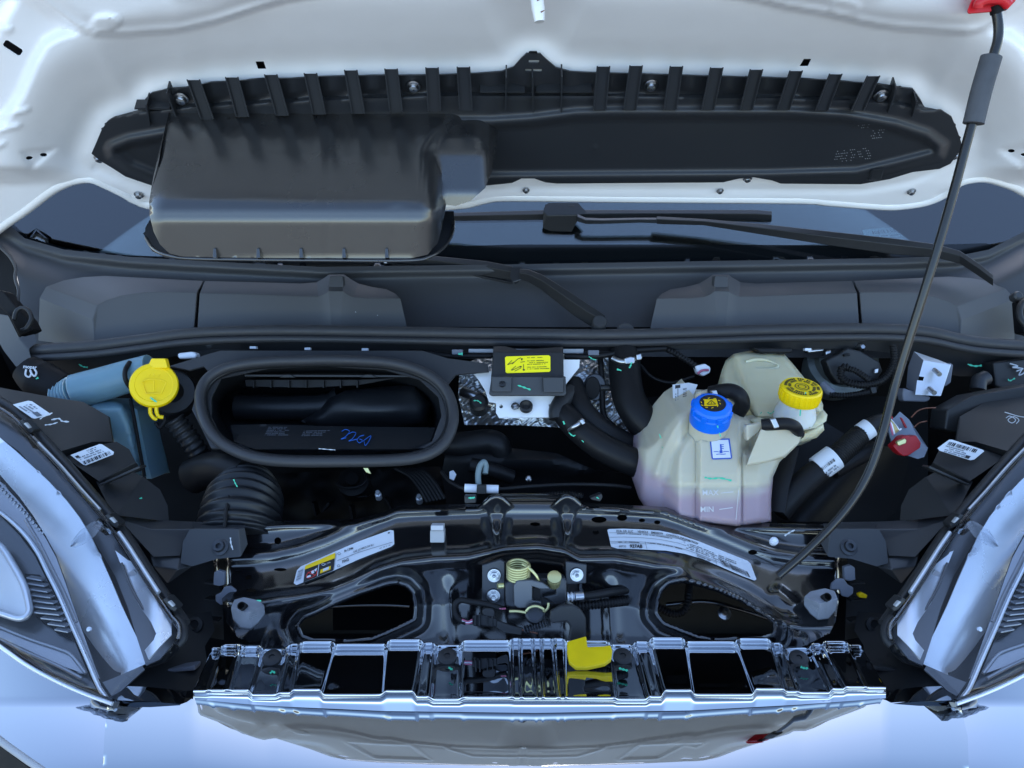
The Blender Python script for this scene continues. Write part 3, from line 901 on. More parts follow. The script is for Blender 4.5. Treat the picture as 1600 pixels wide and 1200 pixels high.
# ------------------------------------------------------------------ cowl
cowl = thing('cowl_panel', 'black textured plastic cowl with two raised pods below the windscreen', 'cowl', tuple(P(800, 470, 1.47)))
CW = [(2, 347), (12, 349), (38, 372), (100, 390), (200, 401), (300, 407), (500, 417), (800, 413), (1100, 408), (1400, 403), (1500, 399), (1545, 390), (1590, 367), (1640, 340), (1650, 560), (1500, 560), (800, 556), (300, 556), (40, 556), (27, 500), (27, 478), (30, 446), (24, 418), (8, 392), (-6, 380)]
def cowl_D(px, py):
    y0 = np.interp(px, [0, 38, 100, 200, 300, 500, 800, 1100, 1400, 1500, 1545, 1600], [352, 375, 393, 404, 410, 420, 416, 411, 406, 402, 393, 365])
    v = py - y0
    d = Dw(px, np.minimum(py, y0)) - .008 + 0 * py
    k = np.interp(v, [0, 8, 14, 24, 60, 112, 160], [-.012, -.014, .002, .000, -.020, -.040, -.045])
    side = 1 - np.clip((np.abs(px - 800) - 640) / 160, 0, 1)
    d = d + k * (.6 + .4 * side) - .05 * (1 - side) * ss(0, 60, v)
    return d
dsheet('panel', CW, blur(cowl_D, 2.5), M['cowl'], cowl, sp=3.6, th=.003, sharp=75)
def podL(tf, nm):
    """one long raised pod: top deck, front face, chamfered end"""
    t = [(72, 448, 1.505), (100, 438, 1.512), (130, 433, 1.516), (165, 431, 1.518), (240, 435, 1.516), (318, 439, 1.513)]
    f = [(152, 477, 1.437), (168, 469, 1.442), (190, 462, 1.446), (225, 457, 1.449), (265, 456, 1.449), (308, 457, 1.448)]
    b = [(148, 530, 1.426), (165, 530, 1.431), (188, 529, 1.433), (225, 526, 1.435), (265, 523, 1.435), (303, 520, 1.435)]
    e = [(62, 466, 1.495), (145, 499, 1.428), (60, 532, 1.48)]
    pts = [tf(q) for q in t + f + b + e]
    fc = [(i, i + 1, 7 + i, 6 + i) for i in range(5)] + [(6 + i, 7 + i, 13 + i, 12 + i) for i in range(5)] + [(0, 6, 19, 18), (18, 19, 12, 20), (6, 12, 19), (5, 11, 17)]
    o = poly('end_pod', pts, fc, M['pod'], cowl, .0022, 2, 10)
    return o
def podL2(tf):
    T = [(320, 439, 1.512), (400, 441, 1.510), (470, 443, 1.508), (495, 441, 1.507), (507, 434, 1.505), (514, 429, 1.503), (538, 429, 1.503), (548, 436, 1.505), (560, 443, 1.507), (580, 448, 1.507), (604, 452, 1.503), (618, 459, 1.49), (624, 465, 1.446)]
    Fp = [(312, 458, 1.448), (400, 460, 1.446), (470, 463, 1.445), (497, 463, 1.444), (508, 459, 1.440), (513, 455, 1.436), (536, 455, 1.436), (543, 460, 1.440), (552, 464, 1.444), (575, 466, 1.445), (600, 466, 1.445), (615, 466, 1.445), (626, 466, 1.445)]
    Bp = [(308, 519, 1.436), (400, 514, 1.436), (470, 512, 1.436), (500, 511, 1.436), (512, 511, 1.434), (518, 510, 1.433), (532, 510, 1.433), (540, 510, 1.434), (555, 511, 1.436), (580, 512, 1.436), (605, 513, 1.436), (622, 513, 1.436), (637, 513, 1.436)]
    n = len(T)
    pts = [tf(q) for q in T + Fp + Bp]
    fc = []
    for i in range(n - 1):
        fc += [(i, i + 1, n + i + 1, n + i), (n + i, n + i + 1, 2 * n + i + 1, 2 * n + i)]
    fc += [(0, n, 2 * n), (n - 1, 2 * n - 1, 3 * n - 1)]
    poly('pod', pts, fc, M['pod'], cowl, .0018, 2, 16)
    prism('pod_button', [tf((x, y, 0))[:2] for x, y in ((515, 431), (535, 430), (537, 448), (532, 451), (517, 451), (513, 446))], 1.452, .02, M['cowl'], cowl, .002)
idt = lambda q: q
def mr_(q):
    x = 1652 - q[0]
    if q[0] < 350: x = 1652 - q[0] - 8 * (1 - q[0] / 350)
    dy = np.interp(q[0], [60, 310, 640], [2, 0, 0])
    return (x, q[1] + float(dy), q[2])
podL(idt, 'end_pod'); podL2(idt); podL(mr_, 'end_pod'); podL2(mr_)
for (x, y) in ((700, 525), (977, 517)):
    lathe('plug', P(x, y, 1.40), (0, -.5, .86), [(.016, -.004), (.016, .003), (.013, .006), (0, .006)], M['cowl'], cowl)
lathe('plug', P(1589, 463, 1.44), (0, -.7, .7), [(.009, -.01), (.009, .004), (.006, .007), (0, .007)], M['support'], cowl)
for q in ((555, 487), (589, 492)):
    mark(cowl, [(q[0], q[1]), (q[0] + 1.5, q[1] + 1)], 1.424, M['ribgrey'], .7, 'dust_fleck')

for s in (0, 1):
    ol = [(-140, 330), (4, 340), (14, 352), (20, 420), (40, 560), (40, 640), (-140, 700)]
    dsheet('inner_wing', ol if s == 0 else mir(ol, 1620), 1.62, M['dark'], cowl, sp=40, th=.004)
# ------------------------------------------------------------------ seal along the cowl's front edge
seal = thing('weather_seal', 'long black rubber weather seal running across below the cowl', 'seal', tuple(P(800, 525, 1.39)))
SP = [(42, 547), (80, 545), (150, 540), (220, 531), (300, 521), (400, 517), (500, 517), (620, 519), (800, 522), (960, 523), (1080, 520), (1200, 516), (1330, 514), (1400, 515), (1450, 519), (1500, 530), (1540, 536), (1610, 541)]
Ds = lambda x: float(np.interp(x, [0, 250, 800, 1400, 1600], [1.38, 1.385, 1.39, 1.385, 1.38]))
tube('bead', [(x, y, Ds(x)) for x, y in SP], .0105, M['rubber'], seal, seg=14, n=6)
tube('flange', [(x, y + 13, Ds(x) - .006) for x, y in SP], .0085, M['rubber'], seal, seg=12, n=6, flat=.8)
tube('groove', [(x, y + 7, Ds(x) + .004) for x, y in SP], .008, M['rubber'], seal, seg=8, n=6)
UL = [(x, y + 17) for x, y in SP] + [(1610, 580), (1560, 588), (1500, 588), (1440, 578), (1400, 552), (1330, 545), (1100, 546), (800, 551), (500, 550), (330, 545), (300, 550), (250, 562), (200, 580), (150, 590), (95, 588), (60, 572)]
dsheet('gutter', UL, lambda px, py: np.interp(px, [0, 250, 800, 1400, 1600], [1.39, 1.395, 1.40, 1.395, 1.39]) + .0006 * (py - 530), M['plastic'], seal, sp=10, th=.003)
for q in ((480, 545, 9), (570, 546, 10), (395, 543, 10), (1263, 546, 10)):
    prism('clip', [(q[0] - q[2] / 2, q[1] - 2), (q[0] + q[2] / 2, q[1] - 2), (q[0] + q[2] / 2, q[1] + 2), (q[0] - q[2] / 2, q[1] + 2)], 1.385, .01, M['sleeve'], seal, .0006)
mark(seal, [(123, 569), (130, 573), (137, 574)], 1.405, M['green'], 1.4)
mark(seal, [(1512, 569), (1523, 572), (1534, 571)], 1.40, M['green'], 1.6)

# left end of the seal: bracket and loop
hb = thing('hinge_bracket', 'grey moulded hinge bracket at the left end of the rubber seal', 'bracket', tuple(P(30, 530, 1.38)))
poly('end_block', [(0, 490, 1.40), (12, 492, 1.39), (30, 528, 1.37), (54, 522, 1.375), (58, 534, 1.37), (44, 546, 1.36), (50, 562, 1.355), (26, 574, 1.355), (6, 548, 1.375), (-10, 520, 1.40),
                   (0, 500, 1.46), (30, 540, 1.46), (50, 565, 1.43)], [(0, 1, 2, 8, 9), (2, 3, 4, 5), (2, 5, 6, 7, 8), (6, 7, 12), (0, 1, 10)], M['support'], hb, .003)
prism('hinge_arm', [(-5, 452), (6, 456), (28, 482), (44, 500), (52, 516), (30, 526), (14, 494), (-5, 476)], 1.42, .03, M['dark'], hb, .003)
tube('hinge_loop', [(22, 500, 1.405), (26, 486, 1.41), (36, 481, 1.412), (45, 486, 1.41), (49, 498, 1.405), (42, 512, 1.40), (34, 516, 1.40)], .004, M['plastic'], hb, seg=8)
tube('hinge_lip', [(0, 386, 1.53), (16, 402, 1.51), (24, 418, 1.49), (24, 436, 1.47), (29, 455, 1.455), (27, 478, 1.44)], .003, M['support'], hb, seg=8)
hb2 = thing('hinge_pivot', 'dark hinge pivot at the right end of the cowl', 'hinge', tuple(P(1592, 485, 1.42)))
tube('hinge_loop', [(1602, 468, 1.42), (1594, 480, 1.415), (1594, 496, 1.41), (1602, 508, 1.405)], .006, M['plastic'], hb2, seg=8)
prism('hinge_arm', [(1596, 470), (1640, 460), (1640, 530), (1600, 520)], 1.43, .03, M['dark'], hb2, .003)

# ------------------------------------------------------------------ wipers
DwB = lambda px, py, h=.03: float(Dw(px, py)) - h
w1 = thing('wiper', 'black wiper lying across the windscreen with its blade in view', 'wiper', tuple(P(1500, 420, 1.47)))
def strip(name, rows, mat, parent, th=.012, bw=.0015):
    """flat bar through (x, ytop, ybottom, D) stations"""
    pts = []
    for x, yt, yb, d in rows:
        pts += [(x, yt, d), (x, (yt * .62 + yb * .38), d - .006), (x, yb, d + .004), (x, yb, d + th + .006), (x, yt, d + th)]
    f = []
    n = len(rows)
    for i in range(n - 1):
        for k in range(5):
            f.append((i * 5 + k, i * 5 + (k + 1) % 5, i * 5 + 5 + (k + 1) % 5, i * 5 + 5 + k))
    f += [(0, 1, 2, 3, 4), tuple((n - 1) * 5 + k for k in (4, 3, 2, 1, 0))]
    return poly(name, pts, f, mat, parent, bw, 2, 40)
strip('blade', [(690, 333, 346, 1.585), (860, 328, 345, 1.585), (1000, 328, 342, 1.585), (1180, 328, 344, 1.58), (1206, 330, 345, 1.58)], M['plastic'], w1)
strip('blade_rubber', [(690, 345, 352, 1.60), (860, 344, 352, 1.60), (1000, 342, 352, 1.60), (1206, 345, 349, 1.60)], M['rubber'], w1, .006)
poly('blade_adaptor', [(852, 320, 1.56), (858, 317, 1.558), (903, 317, 1.558), (917, 332, 1.55), (905, 336, 1.548), (856, 337, 1.548), (849, 330, 1.553),
                       (848, 356, 1.57), (860, 361, 1.57), (893, 362, 1.57), (902, 345, 1.56)], [(0, 1, 2, 3, 4, 5, 6), (5, 4, 10, 9, 8, 7), (6, 5, 7)], M['plastic'], w1, .0025)
prism('release_button', [(889, 321), (897, 321), (898, 328), (889, 328)], 1.555, .004, M['plastic'], w1, .0008)
strip('arm_tip', [(902, 334, 346, 1.548), (915, 340, 350, 1.545), (940, 341, 350, 1.545), (1000, 340, 348, 1.545), (1030, 340, 349, 1.545)], M['darksteel'], w1, .005)
strip('arm', [(1026, 338, 350, 1.542), (1100, 342, 352, 1.535), (1200, 351, 368, 1.525), (1300, 362, 384, 1.51), (1400, 373, 398, 1.50), (1460, 381, 402, 1.49), (1500, 392, 412, 1.475), (1530, 412, 432, 1.455), (1552, 430, 447, 1.445)], M['plastic'], w1, .014)
w2 = thing('wiper', 'black wiper arm angled over the cowl with a round pivot cap at its foot', 'wiper', tuple(P(937, 503, 1.39)))
strip('blade', [(600, 398, 409, 1.55), (680, 400, 418, 1.545), (760, 408, 432, 1.535), (801, 416, 438, 1.525)], M['plastic'], w2)
strip('blade_rubber', [(600, 409, 413, 1.555), (700, 420, 424, 1.55), (800, 440, 444, 1.53)], M['rubber'], w2, .006)
poly('knuckle', [(799, 418, 1.515), (815, 418, 1.51), (820, 424, 1.505), (814, 437, 1.50), (802, 441, 1.505), (797, 432, 1.512), (806, 444, 1.51)], [(0, 1, 2, 3, 4, 5), (4, 3, 6)], M['darksteel'], w2, .003)
arm2 = [(812, 420, 436, 1.495), (826, 421, 441, 1.49), (845, 428, 452, 1.48), (870, 443, 472, 1.462), (895, 459, 492, 1.445), (920, 476, 508, 1.425), (946, 493, 518, 1.405)]
strip('arm', arm2, M['plastic'], w2, .012)
lathe('pivot_cap', P(937, 503, 1.395), (0, -.55, .83), [(.0135, -.02), (.0135, 0), (.012, .003), (0, .003)], M['support'], w2)

# ------------------------------------------------------------------ prop rod
rod = thing('hood_prop', 'thin dark metal rod with a grey foam grip holding the hood open', 'prop rod', tuple(P(1215, 900, 1.06)))
RP = [(1556, 14, .942), (1560, 40, .945), (1559, 62, .948), (1553, 84, .951), (1545, 110, .955), (1518, 196, .965), (1490, 300, .98), (1452, 430, 1.0), (1402, 590, 1.035), (1378, 680, 1.04), (1356, 742, 1.045), (1322, 796, 1.05), (1270, 852, 1.055), (1216, 900, 1.058)]
tube('rod', RP, .0058, mk('rod_paint', (.018, .0175, .017), .25, metal=.3, coat=.25, bump=(70, .04)), rod, seg=14, n=8)
tube('foam_grip', [(1549, 89, .952), (1534, 140, .957), (1521, 193, .964)], [.0125, .0125, .0125], M['foam'], rod, seg=18)
tube('rod_collar', [(1558, 8, .940), (1560, 20, .942)], .009, M['dark'], rod, seg=14)
clip = thing('rod_clip', 'red plastic clip holding the top of the prop rod to the hood', 'clip', tuple(P(1550, 10, 1.0)))
poly('clip_body', [(1524, -14, .935), (1588, -16, .935), (1588, 0, .935), (1572, 17, .94), (1512, 22, .942), (1511, 17, .94), (1524, -14, .985), (1588, -16, .985), (1588, 0, .985), (1572, 17, .985), (1512, 22, .985), (1511, 17, .985)],
     [(0, 1, 2, 3, 4, 5), (0, 1, 7, 6), (1, 2, 8, 7), (2, 3, 9, 8), (3, 4, 10, 9), (4, 5, 11, 10), (5, 0, 6, 11)], M['red'], clip, .003)
tube('clip_jaw', [(1528, 12, .933), (1531, 4, .930), (1545, -1, .928), (1565, 0, .928), (1575, 8, .930)], .006, M['red'], clip, seg=10)
# ------------------------------------------------------------------ washer tank and cap
UPV = Vector((0, 0, 1))
wt = thing('washer_tank', 'pale blue washer fluid tank with a long filler neck at the left', 'washer tank', tuple(P(180, 660, 1.33)))
tube('filler_neck', [(118, 612, 1.33), (160, 600, 1.335), (200, 588, 1.34), (236, 578, 1.34)], [.031, .030, .029, .028], M['washer'], wt, seg=20)
tube('neck_bellows', [(98, 622, 1.34), (110, 618, 1.335), (122, 612, 1.33)], .030, M['washer'], wt, seg=18, corr=(.007, .05))
dsheet('tank_body', [(130, 628), (150, 622), (180, 622), (194, 630), (200, 645), (207, 662), (214, 690), (222, 720), (228, 745), (190, 745), (174, 720), (166, 680), (150, 650)], rowD([620, 640, 750], [1.35, 1.31, 1.325]), M['washer'], wt, sp=5, er=(12, .03), skirt=(0, .08, -.05), sharp=60)
dsheet('tank_side', [(205, 636), (214, 640), (222, 680), (232, 730), (237, 748), (229, 748), (219, 700)], rowD([620, 750], [1.345, 1.33]), M['washer'], wt, sp=5, skirt=(0, .06, -.03), sharp=60)
tube('tank_strap', [(204, 624, 1.335), (209, 650, 1.32), (216, 690, 1.315), (226, 745, 1.315)], .003, M['dark'], wt, seg=8)
tube('neck_ring', [(203, 566, 1.32), (196, 578, 1.305), (196, 592, 1.302), (203, 604, 1.31), (212, 611, 1.32)], .0042, M['hose'], wt, seg=8)
# the cap
cn = (P(241, 600, 1.27) - CAM).normalized() * -1
cn = (cn + Vector((0, -.05, .35))).normalized()
cc = P(241, 602, 1.285)
cap = lathe('cap', cc, cn, [(.030, -.012), (.0365, -.010), (.0385, -.004), (.0385, .002), (.0365, .005), (.030, .006), (.029, .0052), (0, .0052)], M['yellow'], wt, seg=40)
Dcap = lambda x, y: 1.2785 + 0 * np.asarray(x, float)
prism('cap_tab', [(236, 560), (258, 560), (262, 575), (229, 576)], 1.285, .012, M['yellow'], wt, .0015)
tube('cap_hinge', [(235, 634, 1.28), (235, 645, 1.282), (240, 653, 1.285), (245, 655, 1.288)], .0033, M['yellow'], wt, seg=10)
tube('cap_hinge', [(244, 634, 1.28), (245, 645, 1.282), (249, 651, 1.285), (255, 652, 1.288)], .0033, M['yellow'], wt, seg=10)
for ln in ([(222, 597), (232, 593), (250, 593), (260, 597)], [(222, 597), (228, 613), (232, 615), (248, 615), (253, 613), (260, 597)], [(241, 595), (241, 610)], [(233, 587), (235, 585)], [(240, 586), (242, 584)], [(248, 587), (250, 585)]):
    tube('cap_symbol', [(x, y, 1.2715) for x, y in ln], .0009, M['yellow'], wt, seg=6, n=3)
mark(wt, [(235, 621), (240, 625), (245, 628)], 1.272, M['green'], 1.8)
prism('breather', [(276, 552), (300, 549), (308, 553), (306, 560), (278, 561)], 1.36, .02, M['sleeve'], wt, .004)
nk = thing('filler_socket', 'black filler socket behind the yellow washer cap', 'filler neck', tuple(P(275, 620, 1.33)))
lathe('socket', P(268, 612, 1.335), cn, [(.042, -.05), (.042, -.01), (.038, 0), (.02, 0)], M['plastic'], nk, seg=28)
tube('corrugated_neck', [(272, 655, 1.32), (285, 672, 1.325), (300, 692, 1.33), (316, 714, 1.34)], .017, M['plastic'], nk, seg=14, corr=(.011, .10))
tube('latch_loop', [(254, 645, 1.3), (258, 656, 1.3), (250, 668, 1.3), (243, 660, 1.3)], .003, M['dark'], nk, seg=8)

# black canister with a maker's mark at the far left
cst = thing('canister', 'black canister with a white emblem below the left end of the seal', 'canister', tuple(P(70, 590, 1.36)))
tube('canister_body', [(40, 575, 1.35), (62, 592, 1.35), (100, 610, 1.345)], [.026, .034, .030], M['dark'], cst, seg=20)
text(cst, 'mopar', 36, 575, 8, 1.318, M['label'], (1, .08), bold=.02)
tube('emblem', [(41, 577, 1.316), (40, 586, 1.316), (46, 589, 1.316), (49, 583, 1.316), (47, 578, 1.316), (49, 583, 1.316), (54, 588, 1.316), (57, 582, 1.316), (54, 577, 1.316)], .0016, M['label'], cst, seg=8, n=4)
mark(cst, [(56, 592), (60, 590)], 1.315, M['green'], 1.4)

# ------------------------------------------------------------------ headlamp housings (behind the lamps)
for side in (0, 1):
    tf = (lambda q: q) if side == 0 else (lambda q: (1670 - q[0],) + tuple(q[1:]))
    nm = 'left' if side == 0 else 'right'
    hs = thing('lamp_housing', 'stepped black lamp housing with two stickers beside the washer tank' if side == 0 else 'stepped black lamp housing with one sticker beside the red connector', 'housing', tuple(P(*tf((120, 700, 1.2)))))
    poly('upper_step', [tf(q) for q in [(-30, 600, 1.30), (90, 622, 1.27), (130, 628, 1.27), (172, 652, 1.25), (178, 690, 1.22), (146, 690, 1.20), (95, 705, 1.17), (40, 680, 1.18), (-30, 640, 1.22),
                                        (180, 692, 1.24), (150, 672, 1.225), (178, 700, 1.30), (170, 655, 1.35)]],
         [(0, 1, 2, 10, 6, 7, 8), (2, 3, 10), (3, 4, 5, 10), (10, 5, 6), (3, 12, 11, 4)], M['plastic'], hs, .003)
    poly('upper_skirt', [tf(q) for q in [(95, 705, 1.171), (146, 690, 1.201), (178, 690, 1.22), (182, 702, 1.24), (150, 702, 1.22), (100, 722, 1.19), (40, 680, 1.181), (60, 715, 1.2)]], [(0, 1, 4, 5), (1, 2, 3, 4), (6, 0, 5, 7)], M['plastic'], hs, .002)
    poly('middle_step', [tf(q) for q in [(100, 714, 1.18), (150, 696, 1.20), (182, 690, 1.22), (202, 702, 1.22), (212, 722, 1.205), (155, 752, 1.155), (130, 735, 1.16), (222, 735, 1.22), (158, 757, 1.165)]],
         [(0, 1, 2, 3, 4, 5, 6), (5, 4, 7, 8)], M['plastic'], hs, .0025)
    poly('lower_step', [tf(q) for q in [(150, 752, 1.16), (205, 735, 1.2), (222, 745, 1.19), (225, 746, 1.19), (250, 765, 1.19), (262, 790, 1.18), (264, 815, 1.17), (182, 805, 1.12), (172, 795, 1.13), (262, 800, 1.25)]],
         [(0, 1, 2, 7, 8), (2, 3, 4, 5, 6, 7)], M['plastic'], hs, .0025)
    prism('seam_rib', [tf(q) for q in [(154, 757), (157, 759), (220, 731), (217, 728)]], lambda x, y: 1.145, .02, M['plastic'], hs, .001)
    if side == 0:
        D1 = lambda x, y: 1.20 + .00035 * (np.asarray(x, float) * .6 - (np.asarray(y, float) - 640) * 1.6) - .016
        la = lab(dsheet('sticker', [(20, 632), (44, 626), (50, 627), (78, 646), (79, 648), (54, 654), (50, 653)], D1, M['label'], hs, sp=20, th=.0006), 'sticker with a square code, nearer the windscreen')
        tinyprint(hs, (48, 631), (70, 645), 4, (-5.5, 1.2), off(D1, .001), M['inkgrey'], 4, 2.2, fill=.7)
        quads('print_block', [[(50, 645), (58, 643), (66, 649), (58, 651)]], off(D1, .001), M['inkgrey'], hs)
        D2 = lambda x, y: 1.165 + .0004 * ((np.asarray(x, float) - 110) * .6 - (np.asarray(y, float) - 720)) - .002
        la = lab(dsheet('sticker', [(110, 711), (155, 694), (159, 694), (178, 706), (177, 710), (134, 727), (130, 726)], D2, M['label'], hs, sp=20, th=.0006), 'sticker with a bar code, nearer the lamp')
        barcode(hs, (129, 721), (172, 704), (132, 726), off(D2, .001), M['ink'], 20)
        tinyprint(hs, (122, 715), (160, 701), 2, (3, 2.6), off(D2, .001), M['inkgrey'], 6, 2.2)
        tinyprint(hs, (135, 704), (152, 697), 2, (2.5, 2.2), off(D2, .001), M['inkgrey'], 9, 2)
        quads('print_block', [[(117, 713), (122, 711), (125, 714), (120, 716)]], off(D2, .001), M['ink'], hs)
        mark(hs, [(62, 655), (70, 650), (82, 645)], 1.178, M['silvermark'], 1.0)
        mark(hs, [(80, 656), (92, 654), (97, 658), (108, 659)], 1.19, M['silvermark'], 1.4); mark(hs, [(70, 664), (80, 663), (90, 660)], 1.178, M['silvermark'], 1.0)
        mark(hs, [(218, 779), (222, 778)], 1.15, M['green'], 1.8)
    else:
        D2 = lambda x, y: 1.165 + .0004 * ((1560 - np.asarray(x, float)) * .6 - (np.asarray(y, float) - 720)) - .002
        lab(dsheet('sticker', [(1465, 700), (1483, 687), (1488, 687), (1536, 703), (1538, 705), (1522, 718), (1516, 719), (1468, 704)], D2, M['label'], hs, sp=20, th=.0006), 'white sticker with a bar code')
        barcode(hs, (1484, 690), (1530, 703), (1480, 695), off(D2, .001), M['ink'], 20)
        tinyprint(hs, (1478, 696), (1524, 709), 4, (-.8, 2.8), off(D2, .001), M['inkgrey'], 8, 2.2, fill=.7)
        quads('print_block', [[(1510, 711), (1517, 713), (1513, 717), (1507, 715)]], off(D2, .001), M['ink'], hs)
        for ln in ([(1572, 653), (1578, 650), (1587, 656), (1581, 661), (1575, 656), (1584, 651), (1592, 656), (1588, 662)], [(1570, 644), (1590, 650), (1602, 652)]):
            tube('pen_mark', [(x, y, 1.20) for x, y in ln], .0007, M['silvermark'], hs, seg=6, n=4)
        prism('guard', [(1480, 640), (1520, 618), (1620, 600), (1640, 660), (1560, 690), (1476, 672)], 1.27, .05, M['plastic'], hs, .004)

# ------------------------------------------------------------------ air intake duct with its oval mouth
duct = thing('intake_duct', 'black air intake duct with a wide oval rubber mouth', 'intake duct', tuple(P(510, 640, 1.25)))
Dov = rowD([540, 735], [1.335, 1.195])
dsheet('shroud', [(265, 572), (330, 552), (345, 548), (660, 548), (700, 560), (762, 568), (764, 580), (712, 585), (700, 600), (712, 660), (690, 700), (330, 700), (300, 640), (310, 605), (330, 585), (318, 572), (296, 578)],
       lambda x, y: Dov(x, y) + .02, M['cowl'], duct, [[(345, 590), (420, 574), (510, 571), (600, 576), (655, 592), (685, 620), (690, 650), (675, 690), (640, 698), (400, 698), (350, 690), (330, 650), (330, 620)]], sp=9, th=.004)
OV = [(350, 578), (385, 570), (430, 566), (470, 565), (510, 564), (560, 565), (605, 568), (645, 577), (676, 592), (697, 614), (706, 642), (704, 668), (692, 692), (670, 708), (640, 716), (600, 719), (540, 720), (460, 720), (410, 716), (375, 706), (346, 690), (327, 668), (317, 642), (315, 615), (326, 593)]
tube('mouth_ring', [(x, y, float(Dov(x, y))) for x, y in [((x - 511) * 1.012 + 511, (y - 642) * 1.02 + 642) for x, y in OV]], .0088, M['rubber'], duct, seg=16, n=5, closed=True, flat=1.0)
ctr = np.array((511, 642))
tube('mouth_lip', [((x - 511) * .972 + 511, (y - 642) * .935 + 642, float(Dov(x, y)) + .012) for x, y in OV], .0045, M['duct'], duct, seg=10, n=5, closed=True)
# throat: rings running down and back into the dark
OVc = cr(OV, 4, True)
rings = []
for k, (sx, sy, dz, dy) in enumerate(((.972, .935, .012, 0), (.955, .90, .03, 2), (.90, .80, .08, 6), (.87, .72, .14, 10), (.84, .66, .19, 10))):
    rings.append([P((q[0] - 511) * sx + 511, (q[1] - 642) * sy + 642 + dy, float(Dov(q[0], q[1] )) + dz) for q in OVc])
V = [v for r in rings for v in r]; n = len(OVc)
F = [(k * n + i, k * n + (i + 1) % n, (k + 1) * n + (i + 1) % n, (k + 1) * n + i) for k in range(len(rings) - 1) for i in range(n)] + [tuple((len(rings) - 1) * n + i for i in range(n))]
mesh_obj('throat', V, F, M['duct'], duct, True, 50)
prism('throat_ledge', [(382, 585), (638, 586), (638, 589.5), (382, 588.5)], 1.345, .02, M['plastic'], duct, .0008)
for x in (448, 575):
    prism('ledge_clip', [(x - 12, 590), (x - 5, 585), (x + 6, 585), (x + 14, 590)], 1.342, .01, M['plastic'], duct, .001)
prism('throat_shelf', [(382, 593), (560, 593), (625, 590), (560, 602), (480, 606), (384, 604)], 1.385, .02, M['hose'], duct, .001)
for x in (396, 423, 451, 478, 505, 532, 558):
    prism('shelf_rib', [(x - 1, 595), (x + 1, 595), (x + 1, 606), (x - 1, 606)], 1.378, .02, M['hose'], duct, 0)
tube('throat_pipe', [(370, 636, 1.43), (440, 637, 1.43), (510, 634, 1.43), (535, 622, 1.425)], .024, M['duct'], duct, seg=16)
dsheet('throat_hump', [(470, 658), (500, 640), (514, 622), (540, 610), (600, 604), (650, 600), (672, 630), (668, 665), (600, 680), (500, 672)], lambda x, y: 1.375 - .040 * np.exp(-(((x - 585) / 60) ** 2 + ((y - 640) / 26) ** 2)), M['duct'], duct, sp=7, er=(14, .03))
dsheet('throat_floor', [(360, 664), (420, 663), (520, 666), (680, 668), (672, 690), (640, 702), (400, 702), (366, 690)], rowD([660, 704], [1.29, 1.225]), M['duct'], duct, sp=10)
Dtf = rowD([660, 704], [1.289, 1.224])
tinyprint(duct, (420, 667), (462, 667), 6, (-1.2, 2.4), off(Dtf, .001), M['inkgrey'], 21, 2.0)
tinyprint(duct, (475, 673), (517, 672), 4, (-1.2, 2.4), off(Dtf, .001), M['inkgrey'], 22, 2.0)
for ln in ([(534, 674), (540, 671), (546, 674), (540, 682), (533, 686), (541, 684)], [(545, 678), (551, 675), (556, 677), (551, 685), (545, 689), (554, 687), (558, 686)], [(569, 680), (562, 682), (558, 688), (562, 692), (566, 688), (562, 686)], [(566, 690), (579, 681), (577, 688), (571, 696), (569, 690)]):
    tube('handwriting', [(x, y, float(Dtf(x, y)) - .003) for x, y in ln], .0006, M['pen'], duct, seg=6, n=5)
mark(duct, [(498, 701), (510, 702), (524, 703)], 1.215, M['silvermark'], .7)
bh = thing('intake_bellows', 'ribbed black bellows hose standing below the oval intake', 'bellows', tuple(P(378, 780, 1.20)))
tube('bellows', [(388, 757, 1.27), (382, 782, 1.235), (376, 808, 1.21), (370, 845, 1.19)], [.044, .059, .061, .061], M['duct'], bh, seg=36, corr=(.0125, .05))
tube('bellows_spine', [(365, 758, 1.20), (357, 780, 1.165), (353, 803, 1.145), (350, 835, 1.125)], .003, M['hose'], bh, seg=8)
mark(bh, [(365, 749), (368, 756), (371, 761)], 1.165, M['green'], 1.1)
tube('elbow', [(300, 745, 1.30), (325, 735, 1.29), (355, 732, 1.27), (385, 742, 1.25)], .03, M['hose'], bh, seg=16)

# ------------------------------------------------------------------ heat shield, control box and bracket
hsd = thing('heat_shield', 'crinkled silver foil heat shield behind the control box', 'heat shield', tuple(P(840, 640, 1.42)))
def foil_D(x, y):
    return 1.41 + .012 * np.sin(x / 23.) * np.cos(y / 17.) + .03 * ((y - 620) / 80.) * -1 + .0016 * np.sin(x * .41 + 1.3 * np.sin(y * .23)) * np.sin(y * .47 + 1.7 * np.sin(x * .19)) + .0008 * np.sin(x * .83 + y * .31) * np.sin(y * .77 - x * .2)
dsheet('foil', [(718, 572), (745, 560), (900, 552), (950, 556), (985, 590), (1000, 640), (985, 682), (960, 690), (920, 680), (880, 668), (800, 664), (726, 664), (716, 620)], foil_D, M['foil'], hsd, sp=1.7, sharp=80)
prism('cut_ring', circ(930, 605, 18, 22, 20), 1.375, .012, M['darksteel'], hsd, .004)
prism('cut_hole', circ(926, 606, 12, 18, 18), 1.372, .012, M['dark'], hsd, .002)
lathe('knob', P(748, 628, 1.36), (0, -.6, .8), [(.017, -.03), (.017, 0), (.012, .004), (0, .004)], M['plastic'], hsd)
tube('knob_arm', [(722, 612, 1.38), (738, 618, 1.37), (752, 626, 1.37), (768, 632, 1.375)], .009, M['steel'], hsd, seg=10)
mark(hsd, [(740, 626), (746, 626), (752, 630)], 1.342, M['green'], 1.1)

